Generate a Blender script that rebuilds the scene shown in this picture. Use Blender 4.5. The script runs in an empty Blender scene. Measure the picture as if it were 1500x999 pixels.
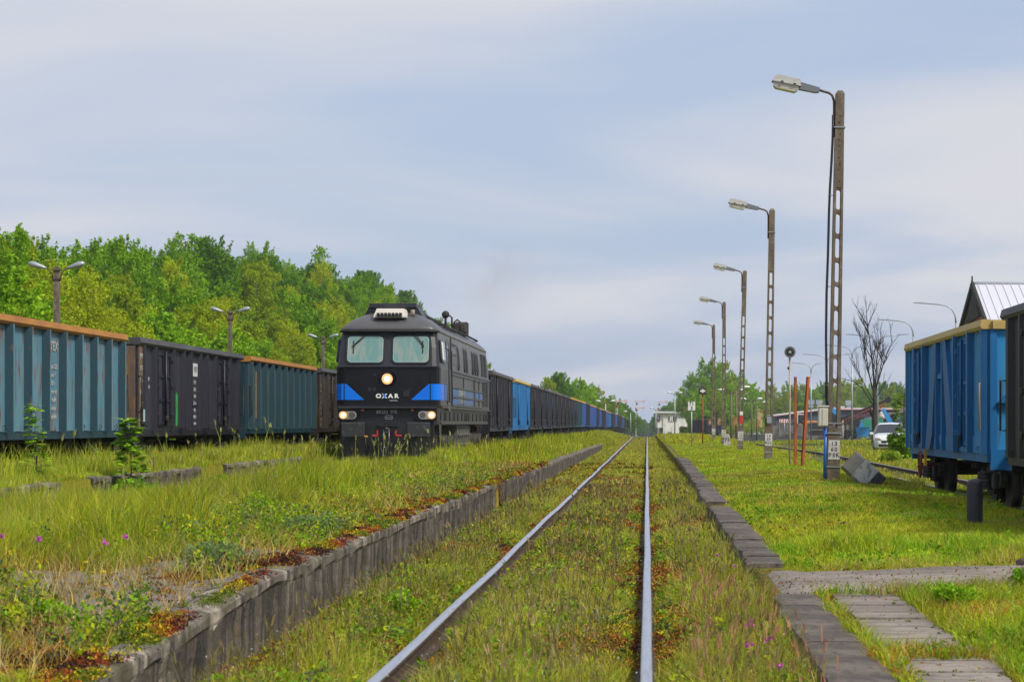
import bpy, math, random
import numpy as np
from mathutils import Vector, Matrix

R = math.radians
SC = bpy.context.scene
COL = SC.collection
random.seed(7)

# ---------------------------------------------------------------- camera
CAMZ = 1.41
cam_d = bpy.data.cameras.new("camera")
cam = bpy.data.objects.new("camera", cam_d)
COL.objects.link(cam)
cam.location = (0, 0, CAMZ)
cam.rotation_euler = (R(90), 0, 0)
cam_d.sensor_width = 36
cam_d.lens = 76.8
cam_d.shift_x = -0.132
cam_d.shift_y = 0.0803
cam_d.clip_start = 0.1
cam_d.clip_end = 9000
cam_d.dof.use_dof = True
cam_d.dof.focus_distance = 55
cam_d.dof.aperture_fstop = 9
SC.camera = cam

# ---------------------------------------------------------------- world and sun
SUN_EL, SUN_AZ = 48, 126          # azimuth clockwise from +Y (ahead): sun to the right, a little behind
wd = bpy.data.worlds.new("World")
SC.world = wd
wd.use_nodes = True
nt = wd.node_tree
nt.nodes.clear()
def N(t, typ, **kw):
    n = t.nodes.new(typ)
    for k, v in kw.items():
        setattr(n, k, v)
    return n
out = N(nt, 'ShaderNodeOutputWorld')
bg = N(nt, 'ShaderNodeBackground')
sky = N(nt, 'ShaderNodeTexSky', sky_type='NISHITA')
sky.sun_disc = False
sky.sun_elevation = R(SUN_EL)
sky.sun_rotation = R(SUN_AZ)
sky.air_density = 1.3
sky.dust_density = 1.6
sky.ozone_density = 1.6
tc = N(nt, 'ShaderNodeTexCoord')
sep = N(nt, 'ShaderNodeSeparateXYZ')
nt.links.new(tc.outputs['Generated'], sep.inputs[0])
# cloud sheet: project the direction on a plane overhead
mx = N(nt, 'ShaderNodeMath', operation='MAXIMUM'); mx.inputs[1].default_value = 0.0
nt.links.new(sep.outputs['Z'], mx.inputs[0])
ad = N(nt, 'ShaderNodeMath', operation='ADD'); ad.inputs[1].default_value = 0.10
nt.links.new(mx.outputs[0], ad.inputs[0])
dx = N(nt, 'ShaderNodeMath', operation='DIVIDE'); dy = N(nt, 'ShaderNodeMath', operation='DIVIDE')
nt.links.new(sep.outputs['X'], dx.inputs[0]); nt.links.new(ad.outputs[0], dx.inputs[1])
nt.links.new(sep.outputs['Y'], dy.inputs[0]); nt.links.new(ad.outputs[0], dy.inputs[1])
cmb = N(nt, 'ShaderNodeCombineXYZ')
nt.links.new(dx.outputs[0], cmb.inputs[0]); nt.links.new(dy.outputs[0], cmb.inputs[1])
mp = N(nt, 'ShaderNodeMapping'); mp.inputs['Scale'].default_value = (0.62, 0.58, 1); mp.inputs['Location'].default_value = (0.35, 1.15, 0)
mp.inputs['Rotation'].default_value = (0, 0, R(-12))
nt.links.new(cmb.outputs[0], mp.inputs[0])
n1 = N(nt, 'ShaderNodeTexNoise'); n1.inputs['Scale'].default_value = 0.9; n1.inputs['Detail'].default_value = 8; n1.inputs['Roughness'].default_value = 0.47
n1.inputs['Distortion'].default_value = 0.5
nt.links.new(mp.outputs[0], n1.inputs['Vector'])
rp = N(nt, 'ShaderNodeMapRange'); rp.interpolation_type = 'SMOOTHSTEP'
rp.inputs['From Min'].default_value = 0.36; rp.inputs['From Max'].default_value = 0.66
rp.inputs['To Min'].default_value = 0.0; rp.inputs['To Max'].default_value = 0.9
nt.links.new(n1.outputs[0], rp.inputs[0])
# thin veil over the blue everywhere, thicker wisps where the noise is high
veil = N(nt, 'ShaderNodeMix', data_type='RGBA'); veil.inputs[0].default_value = 0.86
veil.inputs[7].default_value = (2.85, 3.45, 4.75, 1)
nt.links.new(sky.outputs[0], veil.inputs[6])
cl = N(nt, 'ShaderNodeMix', data_type='RGBA')
cl.inputs[7].default_value = (4.72, 4.72, 4.95, 1)
nt.links.new(veil.outputs[2], cl.inputs[6]); nt.links.new(rp.outputs[0], cl.inputs[0])
nt.links.new(cl.outputs[2], bg.inputs[0])
bg.inputs[1].default_value = 0.10
nt.links.new(bg.outputs[0], out.inputs[0])

sun_d = bpy.data.lights.new("sun", 'SUN')
sun_d.energy = 2.7
sun_d.angle = R(12)
sun_d.color = (1.0, 0.93, 0.80)
sun = bpy.data.objects.new("sun", sun_d)
COL.objects.link(sun)
sa, se = R(SUN_AZ), R(SUN_EL)
sdir = Vector((math.sin(sa) * math.cos(se), math.cos(sa) * math.cos(se), math.sin(se)))
sun.rotation_euler = sdir.to_track_quat('Z', 'Y').to_euler()
sun.location = (60, -20, 80)

SC.view_settings.view_transform = 'Standard'
SC.view_settings.look = 'None'
SC.view_settings.gamma = 1
SC.view_settings.exposure = 0.62
SC.view_settings.use_curve_mapping = False
SC.cycles.max_bounces = 5
SC.cycles.transparent_max_bounces = 6
SC.cycles.volume_bounces = 0
SC.cycles.use_denoising = True

# ---------------------------------------------------------------- helpers
def tag(o, label=None, cat=None, group=None, kind=None):
    if label: o['label'] = label
    if cat: o['category'] = cat
    if group: o['group'] = group
    if kind: o['kind'] = kind
    return o

def empty(name, loc=(0, 0, 0), rz=0.0, label=None, cat=None, group=None, rot=None):
    o = bpy.data.objects.new(name, None)
    o.empty_display_size = 0.3
    o.location = loc
    o.rotation_euler = rot if rot else (0, 0, rz)
    COL.objects.link(o)
    return tag(o, label, cat, group)

def copy_tree(o, parent=None):
    c = o.copy()
    COL.objects.link(c)
    c.parent = parent
    for ch in [k for k in KIDS.get(o.name, [])]:
        copy_tree(ch, c)
    return c
KIDS = {}
def reg(o, parent):
    if parent is not None:
        o.parent = parent
        KIDS.setdefault(parent.name, []).append(o)

class MB:
    """collects shapes; build() links them as ONE mesh object"""
    def __init__(s):
        s.v = []; s.f = []; s.m = []; s.sm = []
    def add(s, vs, fs, mi=0, smooth=False):
        b = len(s.v)
        s.v.extend([tuple(p) for p in vs])
        for f in fs:
            s.f.append([b + i for i in f]); s.m.append(mi); s.sm.append(smooth)
        return s
    def box(s, c, d, mi=0, rot=None, taper=1.0, bev=0.0):
        x, y, z = d[0] / 2, d[1] / 2, d[2] / 2
        if bev > 0:
            b = min(bev, x * .9, y * .9, z * .9)
            vs = []
            for sx in (-1, 1):
                for sy in (-1, 1):
                    for sz in (-1, 1):
                        vs += [(sx * (x - b), sy * (y - b), sz * z), (sx * (x - b), sy * y, sz * (z - b)), (sx * x, sy * (y - b), sz * (z - b))]
            def i(a, bb, cc, k): return ((a * 2 + bb) * 2 + cc) * 3 + k
            fs = []
            for sz in (0, 1):
                q = [i(0, 0, sz, 0), i(1, 0, sz, 0), i(1, 1, sz, 0), i(0, 1, sz, 0)]; fs.append(q if sz else q[::-1])
            for sy in (0, 1):
                q = [i(0, sy, 0, 1), i(1, sy, 0, 1), i(1, sy, 1, 1), i(0, sy, 1, 1)]; fs.append(q[::-1] if sy else q)
            for sx in (0, 1):
                q = [i(sx, 0, 0, 2), i(sx, 1, 0, 2), i(sx, 1, 1, 2), i(sx, 0, 1, 2)]; fs.append(q if sx else q[::-1])
            for a in (0, 1):
                for bb in (0, 1):
                    fs.append([i(a, bb, 0, 1), i(a, bb, 0, 2), i(a, bb, 1, 2), i(a, bb, 1, 1)])
                    fs.append([i(0, a, bb, 0), i(0, a, bb, 1), i(1, a, bb, 1), i(1, a, bb, 0)])
                    fs.append([i(a, 0, bb, 0), i(a, 0, bb, 2), i(a, 1, bb, 2), i(a, 1, bb, 0)])
                    for cc in (0, 1):
                        fs.append([i(a, bb, cc, 0), i(a, bb, cc, 1), i(a, bb, cc, 2)])
        else:
            vs = [(-x, -y, -z), (x, -y, -z), (x, y, -z), (-x, y, -z),
                  (-x * taper, -y * taper, z), (x * taper, -y * taper, z), (x * taper, y * taper, z), (-x * taper, y * taper, z)]
            fs = [(3, 2, 1, 0), (4, 5, 6, 7), (0, 1, 5, 4), (1, 2, 6, 5), (2, 3, 7, 6), (3, 0, 4, 7)]
        c = Vector(c)
        if rot is not None:
            vs = [rot @ Vector(p) + c for p in vs]
        else:
            vs = [Vector(p) + c for p in vs]
        return s.add(vs, fs, mi)
    def cyl(s, p0, p1, r0, r1=None, n=12, mi=0, cap=True, smooth=True):
        r1 = r0 if r1 is None else r1
        p0, p1 = Vector(p0), Vector(p1)
        d = (p1 - p0).normalized()
        a = Vector((0, 0, 1)) if abs(d.z) < .9 else Vector((1, 0, 0))
        u = d.cross(a).normalized(); w = d.cross(u)
        vs = []
        for p, r in ((p0, r0), (p1, r1)):
            for k in range(n):
                t = 2 * math.pi * k / n
                vs.append(p + u * math.cos(t) * r + w * math.sin(t) * r)
        s.add(vs, [(k, (k + 1) % n, n + (k + 1) % n, n + k) for k in range(n)], mi, smooth)
        if cap:
            s.add(vs[:n], [tuple(range(n))[::-1]], mi); s.add(vs[n:], [tuple(range(n))], mi)
        return s
    def tube(s, pts, r, n=8, mi=0, rs=None):
        pts = [Vector(p) for p in pts]
        m = len(pts); vs = []; u = None
        for i, p in enumerate(pts):
            d = (pts[min(i + 1, m - 1)] - pts[max(i - 1, 0)]).normalized()
            if u is None:
                a = Vector((0, 0, 1)) if abs(d.z) < .9 else Vector((1, 0, 0))
                u = d.cross(a).normalized()
            u = (u - d * u.dot(d)).normalized(); w = d.cross(u)
            rr = rs[i] if rs else r
            for k in range(n):
                t = 2 * math.pi * k / n
                vs.append(p + u * math.cos(t) * rr + w * math.sin(t) * rr)
        fs = [(i * n + k, i * n + (k + 1) % n, (i + 1) * n + (k + 1) % n, (i + 1) * n + k) for i in range(m - 1) for k in range(n)]
        fs.append(tuple(range(n))[::-1]); fs.append(tuple(range((m - 1) * n, m * n)))
        return s.add(vs, fs, mi, True)
    def prism(s, poly, a, b, axis='x', mi=0, smooth=False):
        """poly: 2-D points; axis x -> (y,z); y -> (x,z); z -> (x,y); extruded a..b"""
        def mk(p, t):
            if axis == 'x': return (t, p[0], p[1])
            if axis == 'y': return (p[0], t, p[1])
            return (p[0], p[1], t)
        n = len(poly)
        vs = [mk(p, a) for p in poly] + [mk(p, b) for p in poly]
        fs = [(k, (k + 1) % n, n + (k + 1) % n, n + k) for k in range(n)]
        s.add(vs, fs, mi, smooth)
        s.add(vs[:n], [tuple(range(n))[::-1]], mi); s.add(vs[n:], [tuple(range(n))], mi)
        return s
    def sphere(s, c, r, n=12, mi=0, sc=(1, 1, 1), half=False):
        c = Vector(c); rows = n // 2
        vs = []; lo = 0 if half else -math.pi / 2
        for i in range(rows + 1):
            ph = lo + (math.pi / 2 - lo) * i / rows
            for k in range(n):
                t = 2 * math.pi * k / n
                vs.append((c.x + r * sc[0] * math.cos(ph) * math.cos(t), c.y + r * sc[1] * math.cos(ph) * math.sin(t), c.z + r * sc[2] * math.sin(ph)))
        fs = [(i * n + k, i * n + (k + 1) % n, (i + 1) * n + (k + 1) % n, (i + 1) * n + k) for i in range(rows) for k in range(n)]
        return s.add(vs, fs, mi, True)
    def build(s, name, mats, parent=None, loc=None, rot=None, recalc=True):
        me = bpy.data.meshes.new(name)
        me.from_pydata(s.v, [], s.f)
        if not isinstance(mats, (list, tuple)): mats = [mats]
        for m in mats: me.materials.append(m)
        me.polygons.foreach_set('material_index', s.m)
        me.polygons.foreach_set('use_smooth', s.sm)
        if recalc:
            import bmesh
            bm = bmesh.new(); bm.from_mesh(me)
            bmesh.ops.remove_doubles(bm, verts=bm.verts, dist=1e-5)
            bmesh.ops.recalc_face_normals(bm, faces=bm.faces)
            bm.to_mesh(me); bm.free()
        me.update()
        o = bpy.data.objects.new(name, me)
        COL.objects.link(o)
        if loc is not None: o.location = loc
        if rot is not None: o.rotation_euler = rot
        reg(o, parent)
        return o

def rrect(w, h, r, n=5, cx=0, cy=0):
    pts = []
    for (sx, sy, a0) in ((1, 1, 0), (-1, 1, 90), (-1, -1, 180), (1, -1, 270)):
        for k in range(n + 1):
            a = R(a0 + 90 * k / n)
            pts.append((cx + sx * (w / 2 - r) + r * math.cos(a), cy + sy * (h / 2 - r) + r * math.sin(a)))
    return pts

def text(body, size, m, parent, loc, rot, name='lettering', align='CENTER', ext=0.002, sx=1.0, bold=0.0, space=1.0):
    c = bpy.data.curves.new(name, 'FONT')
    c.body = body; c.size = size; c.extrude = ext; c.align_x = align; c.align_y = 'CENTER'
    c.offset = bold; c.space_character = space; c.resolution_u = 3
    c.materials.append(m)
    o = bpy.data.objects.new(name, c)
    COL.objects.link(o)
    o.location = loc; o.rotation_euler = rot; o.scale = (sx, 1, 1)
    reg(o, parent)
    return o
FACE_FRONT = (R(90), 0, 0)            # reads from -Y
FACE_RIGHT = (R(90), 0, R(90))        # on a +X side, reads from +X
FACE_LEFT = (R(90), 0, R(-90))

# ---------------------------------------------------------------- materials
def mat(name, col, rough=.6, metal=0.0, layers=(), bump=None, spec=.5, emis=None, coat=0.0):
    """layers: (scale xyz, colour, threshold lo, hi, strength) of world-space noise painted over the base"""
    m = bpy.data.materials.new(name); m.use_nodes = True
    t = m.node_tree; t.nodes.clear()
    o = N(t, 'ShaderNodeOutputMaterial'); p = N(t, 'ShaderNodeBsdfPrincipled')
    t.links.new(p.outputs[0], o.inputs[0])
    p.inputs['Base Color'].default_value = (*col, 1)
    p.inputs['Roughness'].default_value = rough
    p.inputs['Metallic'].default_value = metal
    p.inputs['Specular IOR Level'].default_value = spec
    if coat: p.inputs['Coat Weight'].default_value = coat
    if emis:
        p.inputs['Emission Color'].default_value = (*emis[0], 1); p.inputs['Emission Strength'].default_value = emis[1]
    if layers or bump:
        g = N(t, 'ShaderNodeNewGeometry')
    last = None
    for k, (sc, c2, lo, hi, st) in enumerate(layers):
        mpn = N(t, 'ShaderNodeMapping'); mpn.inputs['Scale'].default_value = sc
        mpn.inputs['Location'].default_value = (k * 7.3, k * 3.1, k * 5.7)
        t.links.new(g.outputs['Position'], mpn.inputs[0])
        nz = N(t, 'ShaderNodeTexNoise'); nz.inputs['Scale'].default_value = 1; nz.inputs['Detail'].default_value = 5; nz.inputs['Roughness'].default_value = .62
        t.links.new(mpn.outputs[0], nz.inputs['Vector'])
        mr = N(t, 'ShaderNodeMapRange'); mr.inputs['From Min'].default_value = lo; mr.inputs['From Max'].default_value = hi; mr.inputs['To Max'].default_value = st
        t.links.new(nz.outputs[0], mr.inputs[0])
        mixn = N(t, 'ShaderNodeMix', data_type='RGBA')
        t.links.new(mr.outputs[0], mixn.inputs[0])
        if last is None: mixn.inputs[6].default_value = (*col, 1)
        else: t.links.new(last, mixn.inputs[6])
        mixn.inputs[7].default_value = (*c2, 1)
        last = mixn.outputs[2]
    if last is not None: t.links.new(last, p.inputs['Base Color'])
    if bump:
        nz = N(t, 'ShaderNodeTexNoise'); nz.inputs['Scale'].default_value = bump[0]; nz.inputs['Detail'].default_value = 5
        t.links.new(g.outputs['Position'], nz.inputs['Vector'])
        b = N(t, 'ShaderNodeBump'); b.inputs['Strength'].default_value = bump[1]; b.inputs['Distance'].default_value = bump[2] if len(bump) > 2 else .02
        t.links.new(nz.outputs[0], b.inputs['Height']); t.links.new(b.outputs[0], p.inputs['Normal'])
    return m

def leafmat(name, gain=1.0, trans=.35, rough=.55, attr='col', sheen=0.25):
    m = bpy.data.materials.new(name); m.use_nodes = True
    t = m.node_tree; t.nodes.clear()
    o = N(t, 'ShaderNodeOutputMaterial')
    a = N(t, 'ShaderNodeAttribute'); a.attribute_name = attr
    d = N(t, 'ShaderNodeBsdfPrincipled'); d.inputs['Roughness'].default_value = rough; d.inputs['Specular IOR Level'].default_value = sheen
    tr = N(t, 'ShaderNodeBsdfTranslucent'); mxx = N(t, 'ShaderNodeMixShader'); mxx.inputs[0].default_value = trans
    t.links.new(a.outputs['Color'], d.inputs['Base Color']); t.links.new(a.outputs['Color'], tr.inputs[0])
    t.links.new(d.outputs[0], mxx.inputs[1]); t.links.new(tr.outputs[0], mxx.inputs[2]); t.links.new(mxx.outputs[0], o.inputs[0])
    return m

RUST = (.16, .06, .022)
M = {}
M['black'] = mat('black_paint', (.012, .012, .015), .3, layers=[((6, 6, 3), (.03, .03, .032), .4, .7, .7)])
M['loco_black'] = mat('loco_gloss_black', (.006, .006, .009), .32, coat=.0, spec=.35)
M['loco_dark'] = mat('loco_dark_grey', (.023, .023, .032), .42, spec=.4, layers=[((3, 3, 3), (.036, .036, .044), .42, .7, .6)])
M['loco_side'] = mat('loco_side_grey', (.05, .05, .055), .38, layers=[((1.2, 1.2, .7), (.10, .095, .085), .4, .68, .7), ((6, 6, .8), (.028, .028, .03), .5, .7, .6)])
M['loco_roof'] = mat('loco_roof_grey', (.075, .073, .078), .42, layers=[((1.5, 1.5, 1.5), (.09, .085, .08), .4, .7, .6)])
M['loco_blue'] = mat('loco_blue', (.0, .17, .80), .3, spec=.4)
M['loco_blue_dull'] = mat('loco_blue_dusty', (.035, .12, .34), .5, layers=[((2, 2, 1), (.12, .13, .14), .42, .65, .8)])
M['under'] = mat('underframe_dark', (.022, .02, .019), .75, layers=[((5, 5, 5), (.07, .05, .035), .48, .75, .7)])
M['tank'] = mat('tank_grey', (.11, .11, .10), .6, layers=[((3, 3, 3), (.05, .045, .04), .45, .7, .7)])
M['rubber'] = mat('rubber', (.01, .01, .01), .6)
M['glass'] = mat('cab_glass', (.13, .26, .24), .10, spec=.7, layers=[((5, 5, .6), (.30, .31, .26), .45, .62, .7), ((1.1, 1.1, 1.6), (.12, .28, .30), .45, .7, .7)])
M['glass_dark'] = mat('dark_glass', (.03, .035, .04), .08, spec=.8)
M['white'] = mat('white_paint', (.72, .72, .70), .5)
M['cream'] = mat('cream_plastic', (.58, .55, .47), .5, layers=[((9, 9, 4), (.38, .34, .26), .5, .75, .7)])
M['ac'] = mat('air_unit_white', (.62, .58, .52), .45)
M['red'] = mat('red_paint', (.55, .03, .025), .45)
M['redpale'] = mat('faded_red_paint', (.6, .13, .12), .5)
M['yellow'] = mat('yellow_paint', (.55, .30, .015), .5)
M['lamp_on'] = mat('headlight_glow', (.9, .6, .3), .3, emis=((1.0, .20, .03), .7))
M['lamp_core'] = mat('headlight_bulb', (1, .9, .7), .3, emis=((1.0, .78, .48), 3.5))
M['lens'] = mat('lamp_lens', (.32, .27, .2), .15, spec=.8)
M['chrome'] = mat('chrome', (.7, .7, .7), .22, 1.0)
M['railtop'] = mat('polished_rail', (.60, .61, .66), .34, .85, layers=[((40, 2, 40), (.34, .34, .36), .45, .7, .6)])
M['railside'] = mat('rusty_rail', (.045, .026, .018), .8, layers=[((8, 8, 8), (.11, .06, .04), .45, .7, .8)])
M['sleeper'] = mat('old_sleeper', (.055, .045, .038), .9, layers=[((3, 12, 8), (.10, .085, .07), .45, .7, .8)], bump=(25, .5))
M['concrete'] = mat('old_concrete', (.12, .10, .08), .9, layers=[((2.2, 2.2, 3), (.36, .31, .25), .46, .62, .8), ((9, 7, 2), (.04, .032, .026), .47, .60, .9), ((2, 1.6, 2), (.075, .07, .022), .50, .62, .75)], bump=(14, .7, .03))
M['wallface'] = mat('stained_wall_concrete', (.075, .058, .045), .92, layers=[((1.8, 1.8, .9), (.20, .165, .13), .45, .62, .8), ((5, 5, .5), (.018, .015, .012), .45, .58, .9), ((16, 16, 12), (.20, .17, .14), .62, .7, .6), ((2, 2, 2), (.07, .075, .03), .56, .72, .55)], bump=(16, .8, .03))
M['pole'] = mat('pole_concrete', (.13, .10, .07), .92, layers=[((6, 6, 2), (.27, .23, .18), .45, .7, .7), ((22, 22, 14), (.08, .06, .045), .52, .66, .8)], bump=(40, .5, .01))
M['paving'] = mat('path_concrete', (.19, .155, .13), .93, layers=[((.9, 1.6, 1), (.10, .085, .06), .50, .62, .75), ((1.3, 1.3, 1), (.33, .28, .235), .42, .66, .8), ((2.6, 9, 3), (.10, .09, .08), .5, .68, .8), ((14, 14, 14), (.13, .12, .11), .5, .7, .6)], bump=(22, .7, .02))
M['coping'] = mat('coping_concrete', (.075, .060, .050), .92, layers=[((1.6, 1.6, 1), (.20, .165, .135), .44, .68, .8), ((12, 5, 5), (.045, .04, .038), .5, .66, .85)], bump=(20, .9, .025))
M['rust'] = mat('rust_orange', (.36, .085, .018), .85, layers=[((14, 14, 3), (.20, .05, .02), .45, .62, .9), ((10, 10, 2), (.48, .30, .20), .6, .7, .6)], bump=(30, .4, .01))
M['galv'] = mat('galvanised_steel', (.34, .37, .40), .45, .5)
M['lampgrey'] = mat('lamp_housing_grey', (.16, .17, .19), .5)
M['lampwhite'] = mat('lamp_cover_white', (.50, .50, .47), .5, layers=[((12, 12, 12), (.33, .32, .29), .48, .7, .7)])
M['lampbowl'] = mat('lamp_bowl', (.45, .43, .36), .2, spec=.7, layers=[((8, 8, 8), (.22, .2, .15), .5, .7, .8)])
M['bluepipe'] = mat('blue_plastic_pipe', (.02, .10, .42), .4)
M['cable'] = mat('black_cable', (.012, .012, .02), .5)
M['panel'] = mat('painted_number_panel', (.55, .54, .52), .8, layers=[((14, 14, 9), (.34, .31, .27), .5, .68, .8)])
M['ink'] = mat('black_lettering', (.03, .03, .035), .7)
M['bollard'] = mat('bollard_black', (.022, .021, .03), .55, bump=(60, .2, .004))
M['bark'] = mat('tree_bark', (.10, .085, .07), .95, layers=[((3, 3, 8), (.20, .18, .16), .5, .7, .7)], bump=(12, .6, .03))
M['deadbark'] = mat('dead_tree_bark', (.028, .021, .019), .95, layers=[((5, 5, 2), (.06, .045, .04), .45, .7, .7)], bump=(16, .6, .03))
M['brick'] = mat('red_brick', (.26, .085, .05), .9, layers=[((4, 4, 14), (.16, .06, .045), .45, .6, .8), ((1, 1, 1), (.30, .15, .10), .5, .7, .5)])
M['darkwood'] = mat('dark_timber', (.016, .012, .011), .8, layers=[((6, 6, 2), (.035, .025, .022), .45, .7, .7)])
M['metalroof'] = mat('white_metal_roof', (.56, .56, .62), .45, spec=.4)
M['render'] = mat('pale_render', (.80, .79, .77), .85, layers=[((.8, .8, .5), (.50, .48, .45), .45, .7, .7)])
M['leaf'] = leafmat('leaves', trans=.35)
M['grassm'] = leafmat('grass_blades', trans=.35)
M['mossm'] = leafmat('moss_cushions', trans=.1, sheen=.1)
M['flowerm'] = leafmat('petals', trans=.3, sheen=.1)
# ---------------------------------------------------------------- numpy noise and big meshes
rng = np.random.default_rng(11)
def _h(ix, iy, s):
    n = (ix.astype(np.int64) * 374761393 + iy.astype(np.int64) * 668265263 + s * 1442695041) & 0xffffffff
    n = ((n ^ (n >> 13)) * 1274126177) & 0xffffffff
    return ((n ^ (n >> 16)) & 0xffffff) / float(0xffffff)
def vnoise(x, y, s=0):
    ix = np.floor(x); iy = np.floor(y); fx = x - ix; fy = y - iy
    fx = fx * fx * (3 - 2 * fx); fy = fy * fy * (3 - 2 * fy)
    a = _h(ix, iy, s); b = _h(ix + 1, iy, s); c = _h(ix, iy + 1, s); d = _h(ix + 1, iy + 1, s)
    return (a * (1 - fx) + b * fx) * (1 - fy) + (c * (1 - fx) + d * fx) * fy
def fbm(x, y, s=0, o=3):
    t = 0; a = .5; w = 0
    for k in range(o):
        t = t + a * vnoise(x * 2 ** k + 13.7 * k, y * 2 ** k + 5.1 * k, s + k); w += a; a *= .5
    return t / w

def bigmesh(name, V, F, C, m, smooth=False):
    me = bpy.data.meshes.new(name)
    nv, nf, k = len(V), len(F), F.shape[1]
    me.vertices.add(nv); me.vertices.foreach_set('co', np.ascontiguousarray(V, np.float32).ravel())
    me.loops.add(nf * k); me.loops.foreach_set('vertex_index', np.ascontiguousarray(F, np.int32).ravel())
    me.polygons.add(nf); me.polygons.foreach_set('loop_start', np.arange(0, nf * k, k, dtype=np.int32))
    if smooth: me.polygons.foreach_set('use_smooth', np.ones(nf, bool))
    ca = me.color_attributes.new('col', 'FLOAT_COLOR', 'POINT')
    c4 = np.ones((nv, 4), np.float32); c4[:, :3] = C
    ca.data.foreach_set('color', c4.ravel())
    me.materials.append(m)
    me.update(calc_edges=True)
    o = bpy.data.objects.new(name, me)
    COL.objects.link(o)
    return o

# ---------------------------------------------------------------- the lie of the land
DM = ([0, 235, 300, 500, 800, 1500, 5000], [0, 0, -.40, -1.9, -4.0, -8.0, -8.2])     # main line dips behind its crest
DL = ([0, 200, 400, 500, 800, 1500, 5000], [0, 0, -.35, -1.1, -4.0, -8.0, -8.2])
DR = ([0, 110, 228, 280, 500, 800, 1500, 5000], [0, .05, -.35, -.75, -.9, -2.5, -7.0, -7.2])
def ground(X, Y):
    X = np.asarray(X, float); Y = np.asarray(Y, float)
    X, Y = np.broadcast_arrays(X, Y)
    dm = np.interp(Y, *DM); dl = np.interp(Y, *DL); dr = np.interp(Y, *DR)
    hill = np.interp(Y, [0, 60, 135, 186, 233, 285, 400, 440, 520], [0, .8, 2.3, 5.6, 9.0, 12.0, 13.6, 8.0, 0]) + dl
    fade = np.interp(Y, [100, 150], [1, 0])
    zA = np.interp(Y, [8, 12, 14.3, 16, 30, 60, 110, 150, 200], [.05, .12, .22, .27, .30, .26, .18, .05, 0]) + dm
    bed = -.15 + dm + np.where(Y > 110, (Y > 110) * 0.0, 0)
    ec = np.interp(Y, [8, 20, 44, 84, 150, 200], [.0, .02, .09, .17, .17, .1]) + dm
    lawn = np.interp(Y, [8, 20, 44, 150, 220], [.06, .10, .26, .26, .1]) + dm
    rb = -.24 + dr
    rt = .0075 * Y
    pts = [(-400, hill * 0 + 2 + dl), (-75, hill), (-40, hill), (-30, hill * .42 + .2), (-22, .2 + dl), (-14.9, .1 + dl), (-11.2, .12 + dl), (-11.0, .46 + dl),
           (-9.23, .5 + dl), (-9.2, .1 + dl), (-8.7, .08 + dl), (-6.0, .08 + dl), (-5.7, zA * .9 + .02), (-2.96, zA), (-2.93, bed - .13), (-2.3, bed - .02), (.98, bed), (1.01, ec), (1.5, ec),
           (3.8, lawn), (5.2 + rt * .8, lawn * .6 - .02), (6.1 + rt, rb), (9.3 + rt, rb), (10.2 + rt, rb + .06), (16, rb + .05), (26 + rt, rb + .1), (60, rb + .2), (600, rb * 1.0)]
    z = np.zeros(X.shape)
    done = np.zeros(X.shape, bool)
    for (x0, z0), (x1, z1) in zip(pts[:-1], pts[1:]):
        x0 = x0 + 0 * X; x1 = x1 + 0 * X; z0 = z0 + 0 * X; z1 = z1 + 0 * X
        inn = (X >= x0) & (X <= x1) & ~done
        t = np.clip((X - x0) / np.maximum(x1 - x0, 1e-6), 0, 1)
        z = np.where(inn, z0 + (z1 - z0) * t, z); done |= inn
    # coal stock yard mound far right
    md = np.exp(-((X - 36) / 12) ** 2 - ((Y - 372) / 26) ** 2) * 1.3
    return z + md + np.where(np.abs(X + .75) > 2.1, (fbm(X * .7, Y * .5, 3) - .5) * .06, (fbm(X * 1.5, Y * .8, 3) - .5) * .03)

def gz(x, y): return float(ground(np.array([x]), np.array([y]))[0])

# bare patches (slabs of the old platform showing through)
def bare(X, Y):
    n = fbm(X * .85 + 3, Y * .42, 21) + .13 * (fbm(X * 4, Y * 3.2, 27) - .5) + .08 * np.exp(-((X + 3.55) / .5) ** 2) + .05 * (Y < 15) - .10 * np.clip((Y - 16) / 12, 0, 1.4)
    return np.clip((n - .69) / .03, 0, 1) * ((X < -2.9) & (X > -5.4)) * (Y < 60)

xs = np.unique(np.round(np.concatenate([
    -np.geomspace(12, 900, 46), np.arange(-12, -5.8, .2), np.arange(-5.8, 1.6, .08), np.arange(1.6, 11, .22), np.geomspace(11, 900, 52),
    [-11.2, -11.0, -9.23, -9.2, -5.7, -2.96, -2.93, .98, 1.01]]), 3))
ys = [-15., 0., 5., 8.]
while ys[-1] < 1500: ys.append(ys[-1] + max(.09, .0115 * ys[-1] if ys[-1] < 300 else .03 * ys[-1]))
ys = np.array(ys)
GX, GY = np.meshgrid(xs, ys)
GZ = ground(GX, GY)
GXs = GX.copy()
nx, ny = len(xs), len(ys)
idx = np.arange(nx * ny).reshape(ny, nx)
F = np.stack([idx[:-1, :-1], idx[:-1, 1:], idx[1:, 1:], idx[1:, :-1]], -1).reshape(-1, 4)
def lerp(a, b, t): return a + (b - a) * t[..., None]
def C3(*c): return np.array(c, float)
soil = C3(.075, .055, .025); moss = C3(.16, .15, .014); lawnc = C3(.20, .22, .012); conc = C3(.19, .175, .155); coal = C3(.028, .026, .028); straw = C3(.16, .13, .05)
n1_ = fbm(GX * .9, GY * .45, 5)[..., None]; n2_ = fbm(GX * 2.5, GY * 1.1, 9)
gc = soil + (moss - soil) * n1_
gc = np.where(((GX > 1.3) & (GX < 6.4 + .0075 * GY))[..., None], lerp(lawnc + 0 * gc, straw + 0 * gc, np.clip((n2_ - .5) * 2.2, 0, .6)), gc)
gc = np.where((GX < -9)[..., None], moss + 0 * gc, gc)
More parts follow.
